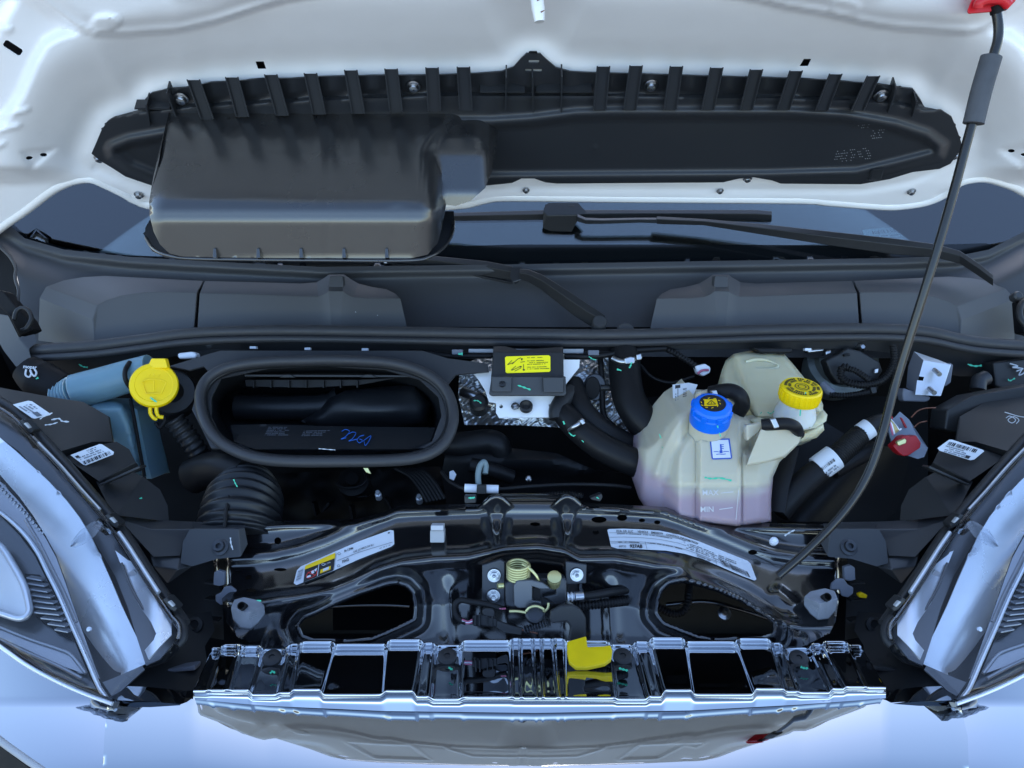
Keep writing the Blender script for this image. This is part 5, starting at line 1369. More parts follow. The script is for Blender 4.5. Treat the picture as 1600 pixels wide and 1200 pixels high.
# ------------------------------------------------------------------ connector and harness on the right
cnn = thing('wiring_connector', 'grey wiring connector with a dark red locking lever', 'connector', tuple(P(1415, 680, 1.25)))
poly('connector_body', [(1384, 664, 1.27), (1391, 655, 1.275), (1398, 652, 1.277), (1406, 643, 1.28), (1421, 656, 1.272), (1432, 680, 1.255), (1440, 690, 1.25), (1450, 700, 1.245), (1444, 714, 1.235), (1434, 717, 1.235), (1400, 706, 1.235), (1392, 688, 1.25),
                        (1406, 643, 1.31), (1421, 656, 1.31), (1450, 700, 1.29), (1384, 664, 1.30), (1392, 692, 1.29)],
     [(0, 1, 2, 3, 4, 5, 6, 7, 8, 9, 10, 11), (3, 12, 13, 4), (4, 13, 14, 7, 6, 5), (0, 11, 16, 15)], mk('connector_grey', (.16, .19, .24), .42), cnn, .002)
prism('lever', [(1395, 697), (1403, 690), (1410, 682), (1418, 680), (1421, 682), (1432, 680), (1440, 692), (1438, 700), (1420, 712), (1412, 713), (1404, 708)], 1.226, .02, M['darkred'], cnn, .003)
prism('lever_tab', [(1402, 690), (1414, 685), (1417, 688), (1416, 693), (1405, 697), (1403, 695)], 1.221, .008, M['brass'], cnn, .0015)
prism('lever_slot', [(1407, 652), (1410, 653), (1418, 668), (1415, 669)], 1.262, .004, M['darkred'], cnn, .0005)
prism('latch', [(1389, 653), (1394, 649), (1396, 655), (1391, 656)], 1.262, .01, M['red'], cnn, .001)
for k, mt in enumerate(('wire_pink', 'sleeve', 'wire_tan', 'wire_tan', 'wire_tan', 'sleeve')):
    tube('wire', [(1384 + k * 1.2, 656 - k * .6, 1.262), (1390 + k * 2, 660 + k, 1.25), (1393 + k * 2.4, 670 + k * .3, 1.246), (1395 + k * 2.6, 680 - k * 2.0, 1.248)], .0014, M[mt], cnn, seg=6)
tube('wire', [(1424, 652, 1.275), (1434, 642, 1.28), (1446, 638, 1.285), (1462, 637, 1.29)], .0011, M['copper'], cnn, seg=6)
tube('wire', [(1428, 668, 1.27), (1436, 661, 1.275), (1448, 658, 1.28)], .0011, M['copper'], cnn, seg=6)
har = thing('wiring_harness', 'thick black wiring harness with two white wraps running up to the grey connector', 'harness', tuple(P(1290, 725, 1.24)))
tube('harness', [(1215, 800, 1.22), (1240, 770, 1.225), (1272, 741, 1.232), (1305, 716, 1.24), (1340, 682, 1.25), (1368, 662, 1.262), (1386, 655, 1.27)], [.021, .022, .020, .017, .015, .014, .011], M['hose'], har, seg=18)
tube('harness_rings', [(1305, 716, 1.238), (1322, 700, 1.243), (1344, 680, 1.25)], .0172, M['hose'], har, seg=16, corr=(.004, .05))
def wrap(x0, y0, x1, y1, d, r, label):
    return lab(tube('wrap', [(x0, y0, d), (x1, y1, d)], r, M['label'], har, seg=24), label)
wrap(1278, 733, 1304, 714, 1.235, .0212, 'printed wrap lower on the harness'); wrap(1346, 677, 1359, 668, 1.254, .0165, 'plain wrap nearer the connector')
for k in range(9):
    pass
barcode(har, (1283, 731), (1303, 716), (1286, 735), 1.2125, M['ink'], 12); tinyprint(har, (1290, 738), (1308, 724), 2, (2.6, 3.6), 1.213, M['inkgrey'], 5, 2.2)
bp_ = thing('battery_tray', 'smooth dark cover below the harness on the right of the bay', 'cover', tuple(P(1340, 740, 1.3)))
dsheet('cover', [(1225, 700), (1290, 660), (1340, 690), (1400, 700), (1420, 720), (1400, 800), (1380, 815), (1215, 815), (1210, 760)], lambda x, y: 1.36 - .00035 * (y - 660) - .02 * np.exp(-((x - 1340 + (y - 715) * .9) / 40) ** 2), M['hose'], bp_, sp=9, th=.004)
tube('cover_pipe', [(1300, 735, 1.27), (1335, 715, 1.275), (1365, 702, 1.285)], .016, M['hose'], bp_, seg=14)
tube('strap', [(1235, 700, 1.24), (1228, 730, 1.22), (1220, 760, 1.21), (1214, 800, 1.20)], .014, M['hose'], bp_, seg=10, flat=.3)
rr = thing('wing_bracket', 'black bracket with pale scribbles below the right end of the seal', 'bracket', tuple(P(1580, 580, 1.36)))
prism('bracket_body', [(1552, 566), (1620, 558), (1620, 640), (1590, 616), (1556, 604)], 1.38, .05, M['plastic'], rr, .004)
tube('pen_mark', [(1578, 568, 1.372), (1590, 572, 1.372), (1582, 574, 1.372), (1598, 576, 1.372), (1588, 580, 1.372)], .0013, M['silvermark'], rr, seg=6)
tube('pen_mark', [(1596, 578, 1.372), (1592, 586, 1.372), (1598, 584, 1.372), (1602, 580, 1.372)], .0012, M['silvermark'], rr, seg=6)
mark(rr, [(1575, 592), (1578, 595), (1586, 591)], 1.374, M['green'], 1.2)
tube('bracket_pipe', [(1540, 590, 1.39), (1530, 596, 1.385), (1528, 610, 1.38)], .014, M['support'], rr, seg=10)
# ------------------------------------------------------------------ upper crossmember
xm = thing('crossmember', 'gloss black pressed steel crossmember spanning the front of the engine bay', 'crossmember', tuple(P(835, 900, 1.1)))
XO = [(330, 822), (345, 819), (450, 813), (555, 811), (600, 800), (622, 791), (700, 788), (750, 788), (762, 786), (774, 773), (782, 771), (868, 771), (882, 771), (893, 774), (905, 785), (975, 789), (1040, 792), (1075, 805), (1110, 815), (1310, 820), (1326, 822), (1324, 872), (1326, 900), (1312, 925), (1306, 970), (1296, 990), (1250, 1012), (1100, 1024), (800, 1030), (560, 1024), (420, 1016), (372, 996), (352, 970), (345, 925), (335, 895), (332, 868)]
RA = [(330, 876), (360, 874), (400, 872), (430, 869), (470, 860), (510, 846), (550, 828), (590, 810), (618, 800), (650, 797), (700, 795), (750, 793), (790, 794), (880, 794), (920, 795), (975, 797), (1030, 801), (1060, 810), (1090, 822), (1130, 838), (1170, 855), (1210, 868), (1250, 874), (1330, 877)]
RBp = [(395, 940), (430, 934), (480, 928), (520, 922), (555, 908), (590, 888), (630, 874), (680, 868), (730, 866), (790, 853), (840, 850), (880, 856), (905, 869), (960, 868), (1010, 876), (1060, 887), (1110, 905), (1150, 925), (1180, 945), (1220, 968), (1250, 976), (1290, 976)]
XH1 = [(468, 978), (476, 968), (492, 962), (530, 944), (565, 930), (605, 916), (620, 914), (634, 918), (643, 928), (646, 945), (645, 966), (620, 978), (580, 995), (540, 998), (490, 998), (474, 992)]
XH2 = [(1028, 958), (1030, 938), (1036, 924), (1047, 914), (1066, 911), (1082, 914), (1120, 925), (1160, 942), (1196, 964), (1207, 975), (1206, 988), (1190, 994), (1120, 996), (1092, 992), (1040, 972)]
XH3 = [(478, 1), (0, 0)]
yA = lambda x: np.interp(x, [330, 450, 555, 600, 622, 750, 774, 882, 905, 1040, 1075, 1110, 1330], [821, 813, 811, 800, 791, 788, 772, 771, 785, 792, 805, 815, 821])
yB = lambda x: np.interp(x, [p[0] for p in RA], [p[1] for p in RA])
yC = lambda x: np.interp(x, [p[0] for p in RBp], [p[1] for p in RBp])
def xm_D(x, y):
    a, b, c = yA(x), yB(x), yC(x)
    # bar behind the ridge (only where the ridge falls away at the ends), ridge, channel, second ridge, front face
    base = 1.165 - (y - 790) * .00022 - np.clip(y - b, 0, np.maximum(c - b, 1)) * .00085
    d = base + .012 * ss(b - 6, b - 22, y)                       # behind the first ridge the metal sits lower
    d = d - .010 * np.exp(-((y - b) / 15.) ** 2) + .00085 * np.clip(y - b, 0, 10)   # first rolled ridge with a face turned to the front
    top = ss(a + 9, a + 1, y)
    d = d + .012 * top - .006 * np.exp(-((y - a - 7) / 4.5) ** 2)
    # second ridge: a rounded shelf and a front face
    d = d - .004 * ss(c - 9, c + 6, y)
    d = d - .008 * np.exp(-(np.where(y < c, (y - c) / 9, (y - c) / 18)) ** 2) - .0006 * np.clip(y - c + 3, 0, 9) + .0004 * np.clip(y - c - 6, 0, 14)
    d = d + .0016 * np.clip(y - c - 16, 0, 60) * .22
    # rolled rims round the two big openings
    for H in (XH1, XH2):
        dd = sdist(x, y, H)
        d = d - .008 * np.exp(-((dd - 5) / 4) ** 2) + .010 * np.exp(-((dd - 18) / 9) ** 2)
    # raised wedge at the left and right ends, vertical folds by the latch
    for cx, s in ((700, 1), (955, 1)):
        d = d - .008 * s * np.exp(-((x - cx - (y - 920) * .05) / 12) ** 2) * ss(c + 16, c + 70, y)
    d = d + .012 * np.exp(-((x - 835) / 75) ** 4) * ss(c + 8, c + 30, y)       # latch pocket
    d = d - .008 * np.exp(-(ldist(x, y, [(1215, 925), (1240, 945)]) / 10) ** 2)
    # ends drop back
    d = d + .03 * ss(360, 335, x) + .03 * ss(1305, 1330, x)
    return d
holes = [XH1, XH2, circ(434, 845, 5.5), circ(388, 902, 5, 3.5), circ(392, 922, 8, 3), circ(438, 890, 10, 2.5), circ(836, 819, 8, 3), circ(931, 832, 5, 3.5), circ(936, 812, 12, 5), circ(972, 809, 8, 5), circ(1003, 813, 5, 3), circ(1027, 816, 5, 3), circ(1176, 863, 7, 4)]
dsheet('beam', XO, blur(xm_D, 4.5), M['gloss'], xm, holes, sp=2.8, th=.0022, sharp=75)
for cx in (0, 111):
    so_ = [(746, 793), (755, 783), (764, 775), (772, 771), (780, 771), (788, 775), (797, 783), (806, 793), (794, 800), (788, 812), (786, 828), (782, 837), (776, 840), (770, 837), (766, 828), (764, 812), (758, 800)]
    dsheet('saddle', [(x + cx, y) for x, y in so_], lambda x, y: xm_D(x, np.maximum(y, 800)) - .0125 - .0006 * np.maximum(800 - y, 0), M['gloss'], xm, sp=2.6, er=(7, .019), sharp=80)
dsheet('inner_beam', [(345, 830), (1315, 830), (1300, 990), (360, 990)], 1.235, M['dark'], xm, [[(520, 900), (660, 900), (660, 985), (520, 985)]], sp=30, th=.002)
tube('edge_fold', [(450, 953, 1.16), (540, 946, 1.165), (600, 945, 1.165), (640, 947, 1.165)], .0035, M['gloss'], xm, seg=8)
tube('edge_fold', [(1040, 945, 1.165), (1100, 940, 1.165), (1150, 950, 1.165), (1200, 966, 1.165)], .0035, M['gloss'], xm, seg=8)
lathe('stud', P(1132, 958, 1.15), (0, -.4, .9), [(.010, -.004), (.010, 0), (.005, .002), (.005, .009), (.003, .014), (0, .014)], M['steel'], xm)
xm_D = blur(xm_D, 4.5)
XS = off(xm_D, .0022)
# air conditioning sticker
acs = lab(dsheet('sticker', [(459, 911), (464, 891), (470, 885), (500, 872), (560, 846), (610, 828), (615, 829), (616, 850), (611, 854), (560, 874), (520, 892), (463, 914)], XS, M['label'], xm, sp=3, th=.0004), 'air conditioning sticker with amber and black blocks')
X2 = off(xm_D, .0038); X3 = off(xm_D, .0050)
def qd(pts, mt, nm='print_block', D=X2): return quads(nm, [pts], D, mt, xm)
qd([(477, 884), (524, 863.5), (521, 891), (474, 910)], M['ink']); qd([(477, 884), (524, 863.5), (523.5, 872), (476, 890)], M['lorange'], D=X3)
qd([(501, 890), (517, 884), (516, 890), (500, 896)], M['lorange'], D=X3)
qd([(505, 888.8), (514, 885.2), (513.5, 889.6), (504.5, 893)], M['label'], D=off(xm_D, .0062))
bars(xm, [((499, 876), (496, 900))], X3, M['label'], 'print_lines', .9)
qs = [[(487 + 9 * math.cos(a), 897 - 5.5 * math.sin(a) - 3.4 * math.cos(a)), (487 + 7.6 * math.cos(a), 897 - 4.6 * math.sin(a) - 2.9 * math.cos(a)), (487 + 7.6 * math.cos(a + .33), 897 - 4.6 * math.sin(a + .33) - 2.9 * math.cos(a + .33)), (487 + 9 * math.cos(a + .33), 897 - 5.5 * math.sin(a + .33) - 3.4 * math.cos(a + .33))] for a in np.arange(0, 6.2, .33)]
quads('prohibition_ring', qs, X3, M['lred'], xm); bars(xm, [((481, 894), (493, 899))], X3, M['lred'], 'prohibition_ring', 1.2)
quads('print_block', [[(486, 893), (490, 890.5), (491, 895), (487, 897)], [(480, 900), (485, 898), (486, 901), (479, 903)], [(491, 890), (496, 887), (494, 892)] + [(492, 893)]], X3, M['label'], xm)
dv = (1, -.40); upv = (-.10, -1.0)
text(xm, 'R-134a', 538, 863, 5.2, X2, M['ink'], dv, upv, bold=.02); text(xm, 'SAE J2788', 552, 864, 4.4, X2, M['ink'], dv, upv); text(xm, '25.04 lbs', 569, 857.5, 4.4, X2, M['ink'], (1, -.36), upv)
text(xm, 'PAG', 534.5, 880, 6.0, X2, M['ink'], dv, upv, bold=.02); text(xm, 'R-134a', 507.5, 883, 3.4, X3, M['label'], dv, upv)
bars(xm, [((527, 876), (560, 863)), ((560, 863), (613, 847))], X2, M['inkgrey'], 'print_lines', .6)
tinyprint(xm, (593, 856.5), (610, 851), 1, (0, 1.8), X2, M['ink'], 4, 2.0, fill=1)
for cx, cy in ((530, 865), (505, 882), (529, 884)):
    qs = [[(cx + 2.6 * math.cos(a), cy + 1.9 * math.sin(a)), (cx + 1.9 * math.cos(a), cy + 1.3 * math.sin(a)), (cx + 1.9 * math.cos(a + .5), cy + 1.3 * math.sin(a + .5)), (cx + 2.6 * math.cos(a + .5), cy + 1.9 * math.sin(a + .5))] for a in np.arange(0, 5.6, .5)]
    quads('print_ring', qs, X3, M['ink'] if cx > 510 else M['label'], xm)
qs = [[(606, 832), (609, 831), (609, 833), (606, 834)]]; quads('print_block', qs, X2, M['ink'], xm)
barcode(xm, (466, 892), (462, 909), (474, 888.5), X2, M['inkgrey'], 14)
# emission sticker
EM_T = [(949, 828), (952, 826.5), (975, 826), (1000, 827), (1030, 829), (1060, 835), (1090, 845), (1120, 857), (1150, 869), (1168, 876), (1173, 881), (1182, 905), (1179, 907), (1160, 900), (1130, 887), (1100, 874), (1070, 865), (1040, 860), (1000, 858), (965, 857), (955, 854)]
lab(dsheet('sticker', EM_T, XS, M['label'], xm, sp=3, th=.0004), 'long curved emission control sticker with a bar code')
def arc_text(s, x0, v, size, mt=M['ink'], step=.62, bold=.02):
    """letters set along the sticker's curved upper edge, v pixels below it"""
    ex = [949, 975, 1000, 1030, 1060, 1090, 1120, 1150, 1175]; ey = [826.5, 826, 827, 829.5, 835.5, 845.5, 857.5, 869.5, 879.5]
    x = x0
    for wd in s.split(' '):
        y = np.interp(x, ex, ey) + v
        y2 = np.interp(x + 10, ex, ey) + v
        text(xm, wd, x, y + size * .7, size, X2, mt, (10, y2 - y), bold=bold)
        x += (len(wd) * step + .45) * size
arc_text('FCA US LLC', 963, 2.0, 4.6); arc_text('VEHICLE EMISSION CONTROL INFORMATION', 996, 2.0, 4.4)
text(xm, '68732', 967, 855, 4.6, X2, M['ink'], (1, .01)); text(xm, '927AB', 984, 855.6, 7.2, X2, M['ink'], (1, .02), bold=.035)
ex = [949, 975, 1000, 1030, 1060, 1090, 1120, 1150, 1178]; ey = [826.5, 826, 827, 829.5, 835.5, 845.5, 857.5, 869.5, 881]
ye = lambda x: float(np.interp(x, ex, ey))
def line_off(x0, x1, v, st=12):
    xs = list(np.arange(x0, x1, st)) + [x1]
    return [((a, ye(a) + v), (b_, ye(b_) + v)) for a, b_ in zip(xs, xs[1:])]
bars(xm, line_off(952, 1072, 6) + line_off(952, 1072, 13) + line_off(953, 1170, 19.5) + line_off(954, 1010, 22) + [((1008, 846), (1011, 858)), ((1068, 843), (1070, 849)), ((1088, 859), (1090, 870)), ((1118, 873), (1120, 882)), ((1090, 866), (1120, 879))], X2, M['inkgrey'], 'print_lines', .5)
for x0, x1, v, sd_ in ((963, 1052, 7.2, 1), (966, 998, 20.2, 2), (1012, 1066, 20, 3), (1074, 1150, 8, 4), (1074, 1150, 10.6, 5), (1074, 1140, 13.2, 6), (1072, 1130, 15.8, 7), (1090, 1110, 22, 8), (1091, 1108, 24.5, 9)):
    x = x0
    while x < x1:
        tinyprint(xm, (x, ye(x) + v), (min(x + 14, x1), ye(min(x + 14, x1)) + v), 1, (0, 2.2), X2, M['ink'], sd_ * 10 + int(x), 1.7, fill=1); x += 15
barcode(xm, (1124, 873.5), (1169, 893.5), (1129, 883), X2, M['ink'], 24)
# small pale clip on the channel
pc = thing('retaining_clip', 'small pale grey plastic clip standing on the crossmember', 'clip', tuple(P(682, 835, 1.11)))
prism('clip_base', [(672, 829), (694, 829), (694, 848), (672, 848)], 1.108, .022, M['ribgrey'], pc, .001)
prism('clip_top', [(673, 821), (693, 821), (693, 829), (673, 829)], 1.104, .02, mk('clip_pale', (.42, .43, .46), .4), pc, .001)
for (x, y) in ((755, 779), (930, 776)):
    t = thing('edge_clip', 'small black edge clip with a green mark left of the crossmember saddles' if x < 800 else 'small black edge clip with a green mark right of the crossmember saddles', 'clip', tuple(P(x - 20, y, 1.16)))
    if x < 800:
        prism('clip_body', [(725, 775), (744, 775), (744, 786), (726, 787)], 1.15, .02, M['plastic'], t, .0015); mark(t, [(732, 778), (738, 778), (742, 777)], 1.149, M['green'], 1.7)
    else:
        prism('clip_body', [(922, 778), (940, 771), (942, 777), (938, 784), (924, 781)], 1.15, .02, M['plastic'], t, .0015); mark(t, [(932, 777), (936, 779)], 1.149, M['green'], 1.0)

# rubber bump stops at both ends
for side in (0, 1):
    tf = (lambda q: q) if side == 0 else (lambda q: (1670 - q[0], q[1] - 14, q[2]))
    t = thing('bump_stop', 'grey eight sided rubber bump stop on the left end of the crossmember' if side == 0 else 'grey eight sided rubber bump stop on the right end of the crossmember', 'bump stop', tuple(P(*tf((390, 960, 1.08)))))
    face = [(361, 950), (366, 937), (381, 933), (404, 938), (413, 946), (414, 958), (404, 972), (392, 982), (376, 980), (364, 966)]
    pts = [tf((x, y, 1.035 - (960 - y) * -.0004)) for x, y in face] + [tf((388, 957, 1.010))] + [tf((x, y + 3, 1.09)) for x, y in face]
    n = len(face)
    poly('rubber_block', pts, [(0, 1, 2, 3, 4, n), (4, 5, 6, 7, n), (7, 8, 9, 0, n)] + [(i, (i + 1) % n, n + 1 + (i + 1) % n, n + 1 + i) for i in range(n)], M['buffer'], t, .0015, 2, 20)
    lathe('hole', P(*tf((378, 947, 1.0195))), (0, -.55, .83), [(.0055, -.01), (.0055, .0025), (.0045, .003), (.0045, -.006), (0, -.006)], M['dark'], t, seg=16)
    tinyprint(t, tf((391, 963, 0))[:2], tf((404, 958, 0))[:2], 2, (-1.2, 3.4), 1.012, M['inkgrey'], 41 + side, 2.4, 'moulded_print')
    if side == 0: mark(t, [(401, 938), (408, 939)], 1.03, M['green'], 1.5)
    # white metal tab behind it
    t2 = thing('end_bracket', 'small grey steel tab behind the left bump stop' if side == 0 else 'small grey steel tab behind the right bump stop', 'bracket', tuple(P(*tf((345, 915, 1.1)))))
    prism('tab', [tf((q[0], q[1] + (6 if side else 0), 0))[:2] for q in [(334, 895), (340, 891), (351, 894), (350, 914), (342, 916), (333, 914)]], 1.11, .008, M['greypl'], t2, .001)
    prism('tab_arm', [tf((q[0], q[1] + (2 if side else 0), 0))[:2] for q in [(350, 917), (360, 916), (370, 924), (372, 934), (358, 934), (354, 944), (344, 946), (336, 940), (336, 930), (345, 926)]], 1.10, .006, M['greypl'], t2, .002)

# ------------------------------------------------------------------ side supports
for side in (0, 1):
    tf = (lambda q: q) if side == 0 else (lambda q: (1670 - q[0],) + tuple(q[1:]))
    t = thing('side_support', 'dark grey plastic support bridging from the left lamp to the crossmember' if side == 0 else 'dark grey plastic support bridging from the right lamp to the crossmember', 'support', tuple(P(*tf((260, 840, 1.12)))))
    poly('arm', [tf(q) for q in [(170, 793, 1.16), (234, 812, 1.165), (300, 815, 1.165), (375, 816, 1.16), (302, 827, 1.135), (288, 842, 1.13), (281, 868, 1.11), (240, 870, 1.09), (200, 826, 1.12), (188, 812, 1.13), (236, 827, 1.135)]],
         [(0, 1, 10, 9), (1, 2, 3, 4, 10), (10, 4, 5, 6, 7, 8, 9)], M['support'], t, .002, 2, 25)
    poly('end_cap', [tf(q) for q in [(296, 828, 1.122), (304, 826, 1.122), (372, 826, 1.122), (382, 824, 1.13), (387, 850, 1.13), (376, 870, 1.112), (340, 873, 1.105), (300, 885, 1.098), (282, 880, 1.10), (286, 846, 1.115), (384, 818, 1.16), (300, 817, 1.16)]],
         [(0, 1, 2, 5, 6, 7, 8, 9), (2, 3, 4, 5), (11, 10, 3, 2, 1)], M['support'], t, .003, 2, 25)
    poly('brace', [tf(q) for q in [(236, 870, 1.10), (282, 872, 1.11), (300, 885, 1.11), (262, 912, 1.10), (240, 885, 1.10), (278, 890, 1.085)]], [(0, 1, 5, 4), (1, 2, 5), (5, 2, 3), (4, 5, 3)], M['support'], t, .002, 2, 20)
    c = tf((344, 855, 1.112))
    lathe('screw', P(*c), (0, -.55, .83), [(.0125, -.002), (.0125, .0015), (.0085, .003), (.0075, .008), (.004, .0085), (.0035, .004), (0, .004)], M['darksteel'], t, seg=20)
    if side == 0: mark(t, [(360, 840), (361, 850), (364, 859)], 1.109, M['silvermark'], 1.2)
    else:
        mark(t, [(1226, 837), (1234, 832), (1242, 828)], 1.115, M['silvermark'], 1.4)
        lathe('push_stud', P(1209, 846, 1.125), (-.1, -.6, .8), [(.006, -.004), (.006, .004), (.003, .008), (0, .008)], M['sleeve'], t)

# ------------------------------------------------------------------ hood latch
lt = thing('hood_latch', 'dark steel hood latch with springs bolted in the middle of the crossmember', 'latch', tuple(P(835, 930, 1.06)))
FA = Vector((0, -.55, .83))
prism('mount_plate', [(753, 883), (782, 874), (789, 878), (789, 948), (753, 948)], 1.073, .008, M['darksteel'], lt, .0015)
prism('mount_plate', [(883, 877), (917, 882), (916, 912), (884, 914)], 1.073, .008, M['darksteel'], lt, .0015)
for x, y in ((772, 899), (771, 931), (901, 898)):
    hexbolt('nut', x, y, 1.071, (.03, -.80, .45), .0096, M['steel'], lt)
pts = []
ax_ = (UV * .95 - DV * .31).normalized(); bx_ = ax_.cross(RV)
for k in range(90):
    a = k / 15 * 2 * math.pi
    pts.append(tuple(P(810, 903, 1.055) + RV * (.0150 * math.cos(a)) + bx_ * (.0150 * math.sin(a)) + ax_ * (.0225 * k / 90.)))
tube('coil_spring', pts, .0022, M['brass'], lt, seg=8, n=2, world=True)
tube('spring_leg', [(816, 882, 1.045), (828, 889, 1.04), (838, 900, 1.04), (842, 908, 1.042)], .0022, M['brass'], lt, seg=8)
prism('housing', [(788, 912), (800, 904), (880, 903), (887, 910), (886, 938), (882, 945), (800, 950), (789, 948)], 1.058, .03, M['darksteel'], lt, .003)
prism('jaw', [(802, 915), (808, 907), (830, 906), (848, 910), (858, 917), (858, 921), (844, 921), (832, 917), (832, 938), (846, 940), (846, 946), (838, 950), (810, 951), (803, 946)], 1.035, .022, mk('latch_steel', (.085, .09, .10), .36, metal=.55, bump=(140, .04)), lt, .003)
prism('jaw_slot', [(832, 918), (844, 918), (844, 939), (832, 939)], 1.04, .01, M['dark'], lt, .0005)
prism('cover', [(866, 905), (880, 902), (886, 908), (886, 940), (868, 946), (846, 932), (868, 928)], 1.045, .02, M['darksteel'], lt, .003)
lathe('top_coil', P(866, 905, 1.04), (0, -.3, .95), [(.009, -.012), (.0095, 0), (.0095, .002), (.009, .003), (.0095, .004), (.0095, .007), (.006, .008), (0, .008)], M['brass'], lt, seg=24)
lathe('side_pin', P(786, 915, 1.05), (-1, -.3, .2), [(.004, 0), (.004, .008), (0, .009)], M['brass'], lt)
lathe('pivot_pin', P(836, 958, 1.03), (0, -.5, .87), [(.0135, -.01), (.0135, .003), (.011, .005), (0, .005)], M['darksteel'], lt, seg=28)
tube('pin_ring', [(822, 955, 1.023), (828, 949, 1.022), (838, 947, 1.022), (848, 951, 1.023), (850, 955, 1.024)], .0018, M['brass'], lt, seg=8)
tube('spring_wire', [(796, 955, 1.03), (808, 955, 1.028), (822, 957, 1.026)], .0019, M['brass'], lt, seg=8)
tube('spring_wire', [(850, 956, 1.026), (856, 950, 1.028), (857, 942, 1.03)], .0019, M['brass'], lt, seg=8)
# secondary lever and its yellow handle
prism('lever', [(858, 968), (860, 955), (876, 946), (895, 945), (908, 953), (916, 966), (916, 998), (888, 1002), (891, 980), (886, 972), (862, 975)], 1.012, .008, M['plastic'], lt, .003)
poly('handle', [(886, 1002, .990), (916, 993, .992), (918, 1010, .982), (945, 1009, .974), (954, 1007, .974), (957, 1016, .968), (955, 1030, .958), (945, 1037, .952), (918, 1043, .948), (900, 1043, .948), (889, 1034, .954), (886, 1018, .968)],
     [tuple(range(12))], M['handle'], lt, 0)
o = bpy.data.objects['handle']; md = o.modifiers.new('thick', 'SOLIDIFY'); md.thickness = .006; bevel(o, .0018, 3)
tube('return_spring', [(820, 984, 1.03), (840, 978, 1.025), (858, 972, 1.02)], .004, M['darksteel'], lt, seg=10, corr=(.004, .35))
rc = thing('release_cable', 'black release cable with a bright end fitting right of the hood latch', 'cable', tuple(P(900, 930, 1.06)))
tube('cable', [(905, 931, 1.055), (925, 930, 1.06), (955, 925, 1.075), (985, 921, 1.10)], [.0042, .0055, .006, .006], M['hose'], rc, seg=12)
tube('end_fitting', [(886, 933, 1.05), (898, 932, 1.05)], .0058, M['zinc'], rc, seg=14, corr=(.0052, .22))
tube('end_ferrule', [(898, 932, 1.049), (911, 931, 1.051)], .0062, M['steel'], rc, seg=14)
cl = thing('corrugated_loom', 'corrugated black loom below the release cable', 'wiring', tuple(P(940, 943, 1.07)))
tube('loom', [(898, 948, 1.06), (925, 945, 1.065), (955, 942, 1.075), (980, 939, 1.09)], .0058, M['hose'], cl, seg=10, corr=(.0048, .2))
cl = thing('corrugated_loom', 'curling corrugated loom seen inside the right opening of the crossmember', 'wiring', tuple(P(1050, 955, 1.16)))
tube('loom', [(1028, 948, 1.15), (1045, 957, 1.15), (1062, 958, 1.15), (1073, 948, 1.15), (1076, 930, 1.16), (1078, 915, 1.18)], .0055, M['hose'], cl, seg=10, corr=(.0048, .2))
lc = thing('latch_connector', 'black latch switch connector with pink wires left of the hood latch', 'connector', tuple(P(765, 970, 1.05)))
poly('plug', [(738, 962, 1.05), (750, 958, 1.048), (776, 967, 1.045), (776, 980, 1.045), (750, 977, 1.048), (739, 978, 1.05), (738, 962, 1.075), (776, 967, 1.07), (776, 980, 1.07), (739, 978, 1.07)], [(0, 1, 2, 3, 4, 5), (0, 1, 2, 7, 6), (2, 3, 8, 7), (5, 4, 3, 8, 9), (0, 5, 9, 6)], M['plastic'], lc, .002)
prism('plug_tab', [(752, 955), (758, 950), (770, 951), (774, 956), (773, 966), (754, 963)], 1.043, .015, M['plastic'], lc, .003)
poly('socket', [(776, 969, 1.045), (800, 977, 1.042), (818, 981, 1.04), (815, 992, 1.04), (788, 988, 1.042), (776, 980, 1.045), (776, 969, 1.07), (818, 981, 1.07), (815, 992, 1.07)], [(0, 1, 2, 3, 4, 5), (0, 1, 2, 7, 6), (2, 3, 8, 7)], M['plastic'], lc, .002)
for x in (742, 748, 760, 768): prism('plug_ridge', [(x, 960), (x + 2, 960), (x + 2, 979), (x, 979)], 1.043, .01, M['plastic'], lc, .0006)
tube('wire_sleeve', [(784, 951, 1.05), (760, 944, 1.05), (735, 940, 1.052), (720, 938, 1.055), (711, 945, 1.055), (711, 958, 1.055), (718, 968, 1.052), (728, 972, 1.05)], .0042, M['hose'], lc, seg=10)
for k in range(3): tube('wire', [(722, 968 + k * 2, 1.048), (731, 971 + k * 1.5, 1.047), (738, 968 + k * 2.5, 1.048)], .0011, M[('wire_pink', 'sleeve', 'wire_pink')[k]], lc, seg=6)
tube('wire', [(776, 950, 1.048), (783, 951, 1.047), (790, 951, 1.05)], .0013, M['wire_pink'], lc, seg=6)
tube('wire', [(816, 984, 1.04), (826, 986, 1.04), (840, 990, 1.04)], .0011, M['copper'], lc, seg=6)

